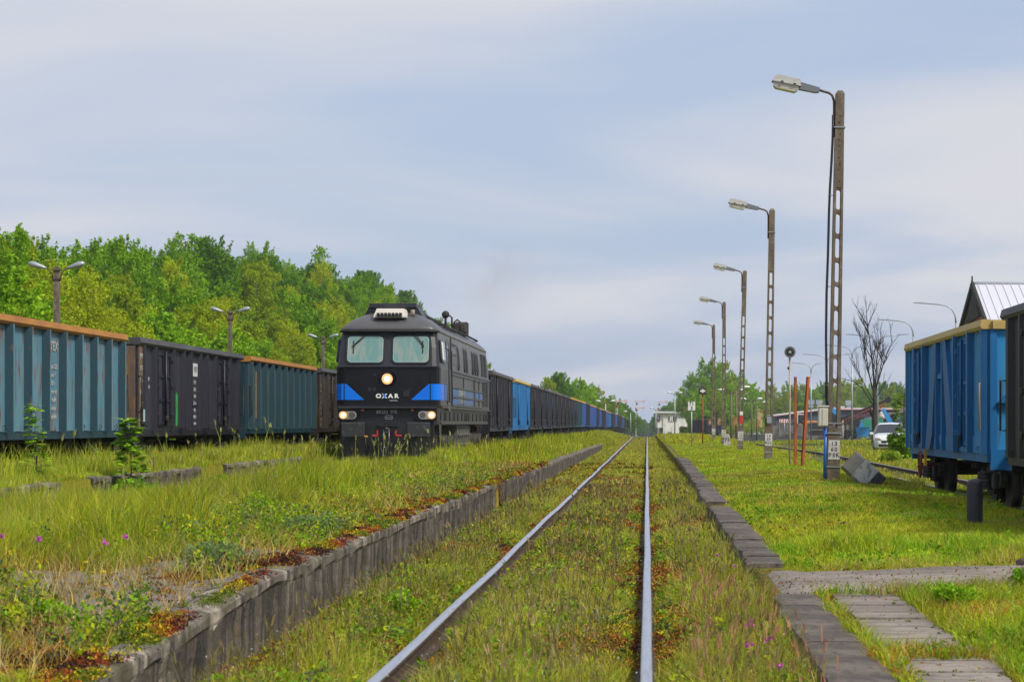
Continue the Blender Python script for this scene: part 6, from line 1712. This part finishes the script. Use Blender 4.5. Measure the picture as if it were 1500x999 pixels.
def occupied(X, Y):
    """where nothing grows: path, kerbs, slabs, walls, stock"""
    if True: hole = fbm(X * 3.1, Y * 1.6, 150, 2) > .66
    path = (X > 1.0) & (X < 10.6) & (Y > 17.55 + .1 * (X > 2.6)) & (Y < 20.35 - .10 * X)
    kerb = (X > .97 + .05 * (Y > 21)) & (X < 1.34 - .08 * (Y > 21)) & (((Y > 9) & (Y < 17.4)) | ((Y > 21.0) & (Y < 78)))
    slabs = (X > 1.42) & (X < 1.97) & (Y < 17.3) & (Y > 10.5) & ~((Y > 12.6) & (Y < 13.0))
    wall = (X > -3.0) & (X < -2.70) & (Y < 120)
    bol = np.hypot(X - 4.2, Y - 28) < .11
    return path | (kerb & ~hole) | slabs | wall | bol
PAL = {k: np.array(v) for k, v in dict(yg=(.40, .46, .010), g=(.20, .38, .010), ol=(.33, .31, .012), straw=(.52, .40, .13), rust=(.46, .11, .012), gold=(.46, .28, .02), dry=(.40, .31, .09), bg=(.12, .18, .07)).items()}
def mixcol(names, wts, n, jit=.38):
    k = rng.choice(len(names), n, p=np.array(wts) / sum(wts))
    c = np.stack([PAL[a] for a in names])[k]
    return c * (1 + rng.uniform(-jit, jit, (n, 1)))
RS = .0021     # width of a blade that keeps it about a pixel wide, per metre of distance
def wid(base, Y): return np.maximum(base * rng.uniform(.6, 1.3, len(Y)), .00032 * Y * rng.uniform(.8, 1.3, len(Y)))

def turf(name, label, X, Y, h, cols, base_w=.006, lean=(.1, .7), keep=None, tip=None, smallpatch=True):
    ok = ~occupied(X, Y)
    if keep is not None: ok &= rng.uniform(0, 1, len(X)) < keep
    X, Y, h, cols = X[ok], Y[ok], h[ok], cols[ok]
    if tip is not None: tip = tip[ok]
    Z = ground(X, Y) - .012
    P = np.stack([X, Y, Z], 1); n = len(X)
    tone = (.50 + .85 * fbm(X * 2.2, Y * 1.2, 140, 3) + .25 * (fbm(X * .5, Y * .25, 141) - .5))[:, None]; warm = (fbm(X * .8, Y * .4, 142)[:, None] - .5) * .9
    cols = cols * tone * (1 + warm * np.array([.5, -.1, 0]))
    if tip is not None: tip = tip * tone
    V, F, C = blades(P, h, wid(base_w, Y), rng.uniform(lean[0], lean[1], n), rng.uniform(0, 2 * math.pi, n), cols, tip)
    o = bigmesh(name, V, F, C, M['grassm']); tag(o, label, kind='stuff'); return o
def clumpy(X, Y, s, seed): return fbm(X * s, Y * s * .6, seed, 3)

# 1. between and beside the main rails
X, Y = sample(210000, 10.5, 130, -2.72, .95)
nz_ = clumpy(X, Y, 1.6, 50); n2 = clumpy(X, Y, .5, 51)
dl_ = np.minimum(np.abs(X), np.abs(X + 1.5))
hm = .05 + .30 * np.clip(nz_ - .25, 0, 1) + .10 * n2
hm = np.where(X > 0.12, hm + .13 * n2 + .05, hm); hm = np.where(X < -1.62, hm + .05, hm)
hm *= np.clip(1.25 - Y / 160, .5, 1)
hm = np.minimum(hm, .11 + np.clip(dl_ - .10, 0, 9) * .8); hm = np.where(X < -2.25, np.minimum(hm, .10 + .10 * n2), hm)
h = hm * rng.uniform(.45, 1.25, len(X))
reds = np.clip((clumpy(X, Y, .9, 53) - .45) * 9, 0, 1)
col = mixcol(['yg', 'g', 'ol', 'straw'], [.34, .16, .42, .08], len(X))
cr_ = mixcol(['rust', 'gold', 'ol'], [.5, .3, .2], len(X)); sel = rng.uniform(0, 1, len(X)) < reds * .85
col[sel] = cr_[sel]; h[sel] *= .45
thin = 1 - .80 * reds
keep = thin * np.where((dl_ < .055) | ((X > -1.5) & (X < -1.37)) | ((X > -.11) & (X < 0)), .0, 1.0) * np.clip((nz_ - .16) * 6, .2, 1)
turf('track_grass', 'rough olive grass and weeds growing between and beside the main rails', X, Y, h, col, .0055, (.1, .9), keep, tip=col * .75 + PAL['straw'] * .25)
X, Y = sample(14000, 10.5, 60, -2.72, .95)
turf('dry_grass', 'thin bleached dead blades matted through the track grass', X, Y, np.minimum(rng.uniform(.08, .26, len(X)), .09 + np.clip(np.minimum(np.abs(X), np.abs(X + 1.5)) - .1, 0, 9)), mixcol(['straw', 'dry', 'rust'], [.6, .3, .1], len(X)), .004, (.6, 1.7), np.where(np.minimum(np.abs(X), np.abs(X + 1.5)) < .09, 0, 1.))
X, Y = sample(12000, 10.5, 60, -9, -2.95)
turf('dry_grass', 'bleached dead blades leaning through the left grass', X, Y, rng.uniform(.08, .34, len(X)), mixcol(['straw', 'dry', 'gold'], [.5, .3, .2], len(X)), .004, (.5, 1.6))
# 2. left platform
X, Y = sample(170000, 10.5, 130, -5.95, -2.95)
nz_ = clumpy(X, Y, 1.3, 60); n2 = clumpy(X, Y, .45, 61)
lf = np.clip((-3.3 - X) / 2.0, 0, 1)
hm = .04 + (.10 + .62 * lf) * np.clip(nz_ - .32, 0, 1) * 1.7 + .10 * lf * n2
hm = np.where(Y > 38, np.minimum(hm * .8, .42), hm)
h = hm * rng.uniform(.4, 1.35, len(X))
col = mixcol(['yg', 'g', 'ol', 'bg', 'straw'], [.46, .20, .22, .06, .06], len(X))
mo6 = np.clip((clumpy(X, Y, 1.15, 64) - .53) * 8, 0, 1) * (X > -5.2)
h = h * (1 - .55 * mo6); cm6 = mixcol(['rust', 'gold', 'ol'], [.3, .4, .3], len(X)); s6 = rng.uniform(0, 1, len(X)) < mo6 * .5; col[s6] = cm6[s6]
keep = (1 - .6 * mo6) * (1 - bare(X, Y)) * np.clip((nz_ - .22 + .15 * lf) * 5, .05, 1)
turf('platform_grass', 'patchy yellow-green grass covering the abandoned left platform', X, Y, h, col, .006, (.1, .75), keep, tip=col * .8 + PAL['yg'] * .2)
# 3. tall grass over the locomotive track and towards the parked wagons
X, Y = sample(230000, 16, 66, -12.4, -5.4, pw=.8)
cl_ = clumpy(X, Y, .8, 70)
hm = .20 + 1.05 * np.clip(cl_ - .33, 0, 1)
hm = np.where(X < -9.3, .22 + .35 * np.clip(cl_ - .2, 0, 1), hm)
hm = np.where((X < -8.9) & (X > -9.7) & (Y > 27) & (Y < 52), hm * .45, hm)
hm = np.where((X > -9.3) & (X < -8.2) & (Y > 25) & (Y < 54), hm * .55, hm)
hm = np.where((X < -10.9), hm + .18, hm)
hm = np.where((Y > 36) & (X > -9.2), hm * np.interp(Y, [36, 50, 55], [.74, .74, .92]), hm)
h = hm * rng.uniform(.35, 1.2, len(X))
col = mixcol(['yg', 'g', 'ol', 'straw'], [.58, .18, .16, .08], len(X))
keep = np.clip((cl_ - .2) * 5, .25, 1) * np.where((np.abs(X + 7.32) < 1.5) & (Y > 60.8), 0, 1)
turf('tall_grass', 'long bright grass hiding the track in front of the locomotive', X, Y, h, col, .007, (.05, .55), keep, tip=col * .85 + PAL['straw'] * .15)
# along the wagons, far
X, Y = sample(120000, 60, 330, -12.2, -2.9, pw=.9)
cl_ = clumpy(X, Y, .35, 75)
hm = .22 + .55 * np.clip(cl_ - .30, 0, 1); hm = np.where(X > -4.2, hm * .8, hm); hm = np.where((X < -4.4) & (X > -5.8), hm + .32, hm)
h = hm * rng.uniform(.4, 1.2, len(X))
col = mixcol(['yg', 'g', 'ol', 'straw'], [.55, .15, .22, .08], len(X))
keep = np.where((X < -5.75) & (X > -8.9), 0, 1)
turf('tall_grass', 'long grass beside the locomotive and the train stretching away', X, Y, h, col, .01, (.05, .6), keep)
X, Y = sample(30000, 62, 200, -9.4, -5.3, pw=.6)
h = rng.uniform(.2, .6, len(X)); keep = np.where((np.abs(X + 7.32) < 1.35), 0, 1)
turf('tall_grass', 'fringe of tall grass at the foot of the locomotive and first wagons', X, Y, h, mixcol(['yg', 'ol', 'straw'], [.6, .25, .15], len(X)), .01, (.05, .5), keep)
# 4. seed heads: stems with feathery tops
def stems(name, label, X, Y, h, ccol, head=.16, hc=(.36, .28, .15), hw_=.012):
    ok = ~occupied(X, Y) & (np.minimum(np.abs(X), np.abs(X + 1.5)) > .25); X, Y, h = X[ok], Y[ok], h[ok]
    Z = ground(X, Y) - .01; P = np.stack([X, Y, Z], 1); n = len(X)
    az = rng.uniform(0, 6.28, n); ln = rng.uniform(.05, .35, n)
    cc = np.tile(np.array(ccol), (n, 1)) * rng.uniform(.7, 1.2, (n, 1))
    V1 = blades(P, h, wid(.004, Y), ln, az, cc)
    d = np.stack([np.cos(az), np.sin(az), 0 * az], 1)
    T = P + d * (ln * h)[:, None] * .62 + np.array([0, 0, 1.]) * (h * .80)[:, None]
    hcol = np.tile(np.array(hc), (n, 1)) * rng.uniform(.75, 1.2, (n, 1))
    parts = [V1]
    for k in range(3):
        parts.append(blades(T + rng.normal(0, .006, (n, 3)), h * head / .5 * rng.uniform(.7, 1.1, n), np.maximum(hw_ * rng.uniform(.6, 1.2, n), .0005 * Y), ln * 1.5 + rng.uniform(0, .3, n), az + rng.normal(0, .6, n), hcol))
    o = bigmesh(name, *merge(parts), M['grassm']); tag(o, label, kind='stuff')
X, Y = sample(150, 18, 64, -12.2, -3.6, pw=.8); stems('seed_heads', 'tall grass stems with pale feathery seed heads on the left', X, Y, rng.uniform(.55, .95, len(X)), (.26, .30, .05), .07, (.34, .34, .10), .005)
X, Y = sample(60, 48, 61, -9.8, -5.2, pw=.5); stems('seed_heads', 'tall seed stems standing before the locomotive nose', X, Y, rng.uniform(.7, 1.2, len(X)), (.28, .32, .05), .07, (.34, .36, .10), .005)
X, Y = sample(2200, 11, 50, -2.6, .9); stems('seed_heads', 'fine seed heads over the grass of the main track', X, Y, rng.uniform(.22, .42, len(X)), (.20, .17, .05), .12, (.24, .20, .07), .007)
X, Y = sample(170, 10.8, 17.5, .05, 1.0); stems('dry_stalks', 'reddish dry stalks beside the near stone kerb', X, Y, rng.uniform(.2, .5, len(X)), (.40, .16, .08), .12, (.45, .22, .12), .006)
X, Y = sample(90, 10.8, 16, -1.4, -.05); stems('dry_stalks', 'scattered straw-coloured stalks between the near rails', X, Y, rng.uniform(.15, .34, len(X)), (.45, .26, .13), .12, (.5, .32, .2), .006)
# 5. mown lawn on the right
X, Y = sample(260000, 10.5, 175, 1.3, 7.4)
cl_ = clumpy(X, Y, 1.4, 80); n2 = clumpy(X, Y, .35, 81)
near = np.clip((20.5 - Y) / 2, 0, 1)
hm = .035 + .05 * cl_ + near * .10 * clumpy(X, Y, 2.0, 83) + .16 * np.clip((clumpy(X, Y, .8, 86) - .56) * 5, 0, 1) * ((Y > 20.5) & (Y < 23.5)) + .03 * np.clip((X - 4.6 - .0075 * Y), 0, 1)
h = hm * rng.uniform(.5, 1.5, len(X))
col = mixcol(['yg', 'g', 'ol', 'dry'], [.52, .18, .20, .10], len(X))
dry = (n2 > .58) & (rng.uniform(0, 1, len(X)) < .5); col[dry] = mixcol(['dry', 'ol'], [.6, .4], dry.sum())
cl2 = (clumpy(X, Y, 1.1, 84) > .60) & (rng.uniform(0, 1, len(X)) < .75); col[cl2] = mixcol(['g', 'yg'], [.75, .25], cl2.sum())
rd_ = (clumpy(X, Y, 1.2, 85) > .56) & (Y < 17) & (rng.uniform(0, 1, len(X)) < .45); col[rd_] = mixcol(['rust', 'gold', 'straw'], [.3, .4, .3], rd_.sum())
turf('lawn', 'short mown yellow-green lawn of the right platform', X, Y, h, col, .006, (.2, 1.1), np.clip((cl_ - .12) * 6, .5, 1))
# 6. rough ground beyond the right track, and in it
X, Y = sample(120000, 26, 215, 6.2, 30, pw=1.0)
rx = X - .0075 * Y
cl_ = clumpy(X, Y, .45, 90)
hm = .10 + .45 * np.clip(cl_ - .3, 0, 1); hm = np.where((rx > 6.2) & (rx < 8.1), .07 + .05 * cl_, hm)
h = hm * rng.uniform(.4, 1.3, len(X))
col = mixcol(['yg', 'g', 'ol', 'dry'], [.36, .14, .28, .22], len(X))
keep = np.where((np.abs(rx - 6.4) < .10) | (np.abs(rx - 7.9) < .10), 0, 1) * np.where((Y > 135), np.clip(1 - (Y - 135) / 30, 0, 1), 1) * np.where((rx > 6.2) & (rx < 8.1), .35, 1)
keep = keep * np.where((X > 9.5) & (Y > 112) & (Y < 150) & (clumpy(X, Y, .12, 93) > .5), .15, 1)
turf('rough_grass', 'straw-tinged rough grass beyond the right siding', X, Y, h, col, .008, (.1, .8), keep)
X, Y = sample(26000, 170, 330, 9, 60, pw=1.0)
keep = np.clip((clumpy(X, Y, .06, 95) - .53) * 8, 0, 1)
turf('rough_grass', 'green fringe of weeds at the edge of the coal yard', X, Y, rng.uniform(.12, .4, len(X)), mixcol(['ol', 'yg', 'g'], [.5, .3, .2], len(X)), .03, (.1, .6), keep)
X, Y = sample(30000, 130, 420, -6, 7.5, pw=1.0)
keep = np.where((X < .6) & (X > -2.2), .25, 1.0)
turf('rough_grass', 'grass of the far line side around the distant rails', X, Y, rng.uniform(.06, .30, len(X)) * np.where(np.abs(X + .75) > 2.2, 1.2, .5), mixcol(['ol', 'yg', 'dry'], [.4, .5, .1], len(X)), .02, (.1, .7), keep)

# 7. moss and stonecrop cushions
def cushions(name, label, X, Y, cols, size, hgt, per=26):
    ok = ~((X > 1.0) & (X < 10.6) & (Y > 17.7) & (Y < 20)); X, Y, cols, size, hgt = X[ok], Y[ok], cols[ok], size[ok], hgt[ok]
    n = len(X); Z = ground(np.where((X > -3.05) & (X < -2.72), -3.05, X), Y) + np.where((X > -3.05) & (X < -2.72), .02, 0)
    P = np.stack([X, Y, Z], 1)
    P = np.repeat(P, per, 0); s = np.repeat(size, per); hh = np.repeat(hgt, per); c = np.repeat(cols, per, 0) * rng.uniform(.65, 1.3, (n * per, 1))
    a = rng.uniform(0, 6.28, n * per); q = np.sqrt(rng.uniform(0, 1, n * per)) * s
    P = P + np.stack([q * np.cos(a), q * np.sin(a), hh * (1 - (q / s) ** 2) * .8 - .008], 1)
    V, F, C = leafset(P, np.maximum(.013, .0007 * P[:, 1]), c, up=1.2, aspect=1.2)
    o = bigmesh(name, V, F, C, M['mossm']); tag(o, label, kind='stuff')
MC = {k: np.array(v) for k, v in dict(red=(.27, .06, .02), orange=(.40, .17, .02), yellow=(.44, .38, .014), brown=(.055, .028, .018), green=(.12, .16, .015)).items()}
def mcol(noise, n, wts=None):
    ks = ['brown', 'red', 'orange', 'yellow', 'green']; arr = np.stack([MC[k] for k in ks])
    k = np.clip((noise - .28) / .38 * 5 + rng.normal(0, 1.1, n), 0, 4.999).astype(int)
    return arr[k]
X, Y = sample(46000, 10.6, 62, -5.6, -2.80)
nz_ = clumpy(X, Y, 1.9, 100); ed = np.exp(-((X + 3.1) / .45) ** 2)
kp = rng.uniform(0, 1, len(X)) < np.clip((nz_ - .43) * 7 + ed * .45 + np.clip((clumpy(X, Y, 1.15, 64) - .53) * 8, 0, 1), .12, 1) * np.where(bare(X, Y) > .5, .04, 1); X, Y, nz_ = X[kp], Y[kp], nz_[kp]
cushions('moss', 'red, orange and yellow stonecrop along the left platform edge', X, Y, mcol(clumpy(X, Y, 2.3, 101), len(X)), rng.uniform(.03, .09, len(X)), rng.uniform(.015, .06, len(X)))
X, Y = sample(36000, 10.6, 80, -2.7, .9)
nz_ = clumpy(X, Y, .9, 53)
kp = (rng.uniform(0, 1, len(X)) < np.clip((nz_ - .455) * 9, .04, 1)) & (np.minimum(np.abs(X), np.abs(X + 1.5)) > .07); X, Y = X[kp], Y[kp]
cushions('moss', 'rust-red moss patches among the rails', X, Y, mcol(clumpy(X, Y, 2.0, 104) + .01, len(X)), rng.uniform(.03, .10, len(X)), np.minimum(rng.uniform(.04, .15, len(X)), .07 + np.clip(np.minimum(np.abs(X), np.abs(X + 1.5)) - .1, 0, 1)))
X, Y = sample(5000, 10.6, 34, 1.33, 2.6)
kp = rng.uniform(0, 1, len(X)) < np.where(np.abs(X - 1.43 ) < .09, .95, .12) * (Y < 16.6) + .05; X, Y = X[kp], Y[kp]
cushions('moss', 'yellow moss strip between the near kerb and the paving slabs', X, Y, mcol(clumpy(X, Y, 2.0, 106) + .12, len(X)), rng.uniform(.015, .045, len(X)), rng.uniform(.015, .045, len(X)))

X, Y = sample(1500, 16.8, 20.6, 1.0, 8.5)
P_ = np.stack([X, Y, ground(X, Y) + .038], 1); V, F, C = leafset(P_, .016, mixcol(['dry', 'rust', 'ol'], [.5, .3, .2], len(X)) * .5, up=.0, aspect=1.3)
tag(bigmesh('path_debris', V, F, C, M['mossm']), 'crumbs of dead leaf and moss strewn over the concrete path', kind='stuff')
# 8. broad-leaved weeds
def weeds(name, label, X, Y, h, cols, leaf, per=10):
    ok = ~occupied(X, Y) & (np.minimum(np.abs(X), np.abs(X + 1.5)) > .12) & (bare(X, Y) < .5); X, Y, h, cols = X[ok], Y[ok], h[ok], cols[ok]
    n = len(X); Z = ground(X, Y); P = np.repeat(np.stack([X, Y, Z], 1), per, 0); hh = np.repeat(h, per)
    a = rng.uniform(0, 6.28, n * per); q = rng.uniform(.0, .32, n * per) * hh
    P = P + np.stack([q * np.cos(a), q * np.sin(a), hh * rng.uniform(.1, 1, n * per)], 1)
    c = np.repeat(cols, per, 0) * rng.uniform(.75, 1.25, (n * per, 1))
    V, F, C = leafset(P, leaf, c, up=.5, aspect=1.9)
    o = bigmesh(name, V, F, C, M['leaf']); tag(o, label, kind='stuff')
X, Y = sample(5200, 10.6, 42, -2.65, .9)
kp = rng.uniform(0, 1, len(X)) < np.clip((clumpy(X, Y, 1.1, 110) - .42) * 6, .05, 1); X, Y = X[kp], Y[kp]
lim = .06 + np.clip(np.minimum(np.abs(X), np.abs(X + 1.5)) - .1, 0, 1) * .9
weeds('leafy_weeds', 'low broad-leaved weeds among the rails', X, Y, np.minimum(rng.uniform(.06, .22, len(X)), lim + .05), mixcol(['g', 'yg', 'bg'], [.5, .4, .1], len(X)) * .8, .021, 18)
X, Y = sample(4600, 10.6, 45, -5.6, -2.95)
kp = rng.uniform(0, 1, len(X)) < np.clip((clumpy(X, Y, .9, 112) - .44) * 6, .03, 1); X, Y = X[kp], Y[kp]
weeds('leafy_weeds', 'green leafy weeds and clover on the left platform', X, Y, rng.uniform(.06, .30, len(X)), mixcol(['g', 'yg', 'bg'], [.45, .3, .25], len(X)) * .85, .021, 20)
X, Y = sample(2600, 10.6, 40, 1.35, 6.5)
kp = rng.uniform(0, 1, len(X)) < np.clip((clumpy(X, Y, .8, 114) - .50) * 7, .02, 1); X, Y = X[kp], Y[kp]
weeds('leafy_weeds', 'clover and plantain patches in the right lawn', X, Y, rng.uniform(.03, .12, len(X)), mixcol(['g', 'yg'], [.75, .25], len(X)) * .85, .022, 14)
# 9. flowers
def flowers(name, label, X, Y, zoff, col, sz, per=5):
    ok = ~occupied(X, Y); X, Y, zoff = X[ok], Y[ok], zoff[ok]
    n = len(X); P = np.stack([X, Y, ground(X, Y) + zoff], 1); P = np.repeat(P, per, 0) + rng.normal(0, sz * .25, (n * per, 3))
    V, F, C = leafset(P, sz, np.tile(np.array(col), (n * per, 1)) * rng.uniform(.8, 1.15, (n * per, 1)), up=.2, aspect=1.1)
    o = bigmesh(name, V, F, C, M['flowerm']); tag(o, label, kind='stuff')
X, Y = sample(900, 11, 60, -2.6, .9); flowers('white_flowers', 'tiny white flowers speckling the grass of the main track', X, Y, rng.uniform(.12, .30, len(X)), (.62, .58, .52), .007, 4)
X, Y = sample(170, 12, 60, -5.6, -2.9); flowers('yellow_flowers', 'small yellow flowers on the left platform', X, Y, rng.uniform(.15, .35, len(X)), (.62, .50, .02), .016)
cl = [(-4.35, 15.6), (-3.65, 15.3), (-3.95, 15.9), (-4.7, 15.9), (.70, 21.6), (.78, 19.4), (.66, 13.9), (.72, 12.8), (.60, 13.0), (.75, 12.3), (.98, 21.2)]
flowers('pink_flowers', 'few pink clover blossoms by the platform edges', np.array([a for a, b in cl]), np.array([b for a, b in cl]), np.array([.34, .36, .28, .33] + [.26, .3, .28, .3, .25, .2, .2]), (.55, .12, .42), .022, 12)

# ---------------------------------------------------------------- air
mh = bpy.data.materials.new('haze_air'); mh.use_nodes = True
t = mh.node_tree; t.nodes.clear()
o_ = N(t, 'ShaderNodeOutputMaterial'); v_ = N(t, 'ShaderNodeVolumePrincipled')
v_.inputs['Color'].default_value = (.90, .95, 1.0, 1); v_.inputs['Density'].default_value = .00017; v_.inputs['Anisotropy'].default_value = .2
t.links.new(v_.outputs[0], o_.inputs['Volume'])
HZ = MB().box((0, 750, 5), (1900, 1660, 60))
HZ.v = [(x, y, -10.5 if z < 5 else 28) for x, y, z in HZ.v]
hz = HZ.build('haze', mh); tag(hz, 'thin blue summer haze filling the distance', kind='stuff')

# faint exhaust drifting above the locomotive
ms = bpy.data.materials.new('exhaust_smoke'); ms.use_nodes = True
t = ms.node_tree; t.nodes.clear()
o_ = N(t, 'ShaderNodeOutputMaterial'); v_ = N(t, 'ShaderNodeVolumePrincipled')
v_.inputs['Color'].default_value = (.50, .44, .42, 1)
tcn = N(t, 'ShaderNodeTexCoord'); ln = N(t, 'ShaderNodeVectorMath', operation='LENGTH'); t.links.new(tcn.outputs['Object'], ln.inputs[0])
fo = N(t, 'ShaderNodeMapRange'); fo.interpolation_type = 'SMOOTHSTEP'; fo.inputs['From Min'].default_value = 1.0; fo.inputs['From Max'].default_value = .1; fo.inputs['To Max'].default_value = 1
t.links.new(ln.outputs['Value'], fo.inputs[0])
nz = N(t, 'ShaderNodeTexNoise'); nz.inputs['Scale'].default_value = 2.2; nz.inputs['Detail'].default_value = 2; t.links.new(tcn.outputs['Object'], nz.inputs['Vector'])
nr = N(t, 'ShaderNodeMapRange'); nr.inputs['From Min'].default_value = .42; nr.inputs['From Max'].default_value = .72; nr.inputs['To Max'].default_value = .05
t.links.new(nz.outputs[0], nr.inputs[0])
mu = N(t, 'ShaderNodeMath', operation='MULTIPLY'); t.links.new(fo.outputs[0], mu.inputs[0]); t.links.new(nr.outputs[0], mu.inputs[1]); t.links.new(mu.outputs[0], v_.inputs['Density'])
t.links.new(v_.outputs[0], o_.inputs['Volume'])
SM = MB(); SM.sphere((0, 0, 0), 1.0, 20)
smo = SM.build('exhaust_smoke', ms, loc=(-6.0, 88, 7.2)); smo.scale = (2.6, 9, 1.9); smo.rotation_euler = (0, R(-20), 0)
tag(smo, 'faint brownish exhaust smoke drifting above the locomotive roof', kind='stuff')

# lettering becomes real meshes
dg = bpy.context.evaluated_depsgraph_get()
for o in [o for o in bpy.data.objects if o.type == 'FONT']:
    me = bpy.data.meshes.new_from_object(o.evaluated_get(dg))
    nm = o.name; par = o.parent; mw = (o.location.copy(), o.rotation_euler.copy(), o.scale.copy())
    n = bpy.data.objects.new('lettering', me); COL.objects.link(n); n.parent = par
    n.location, n.rotation_euler, n.scale = mw
    bpy.data.objects.remove(o)
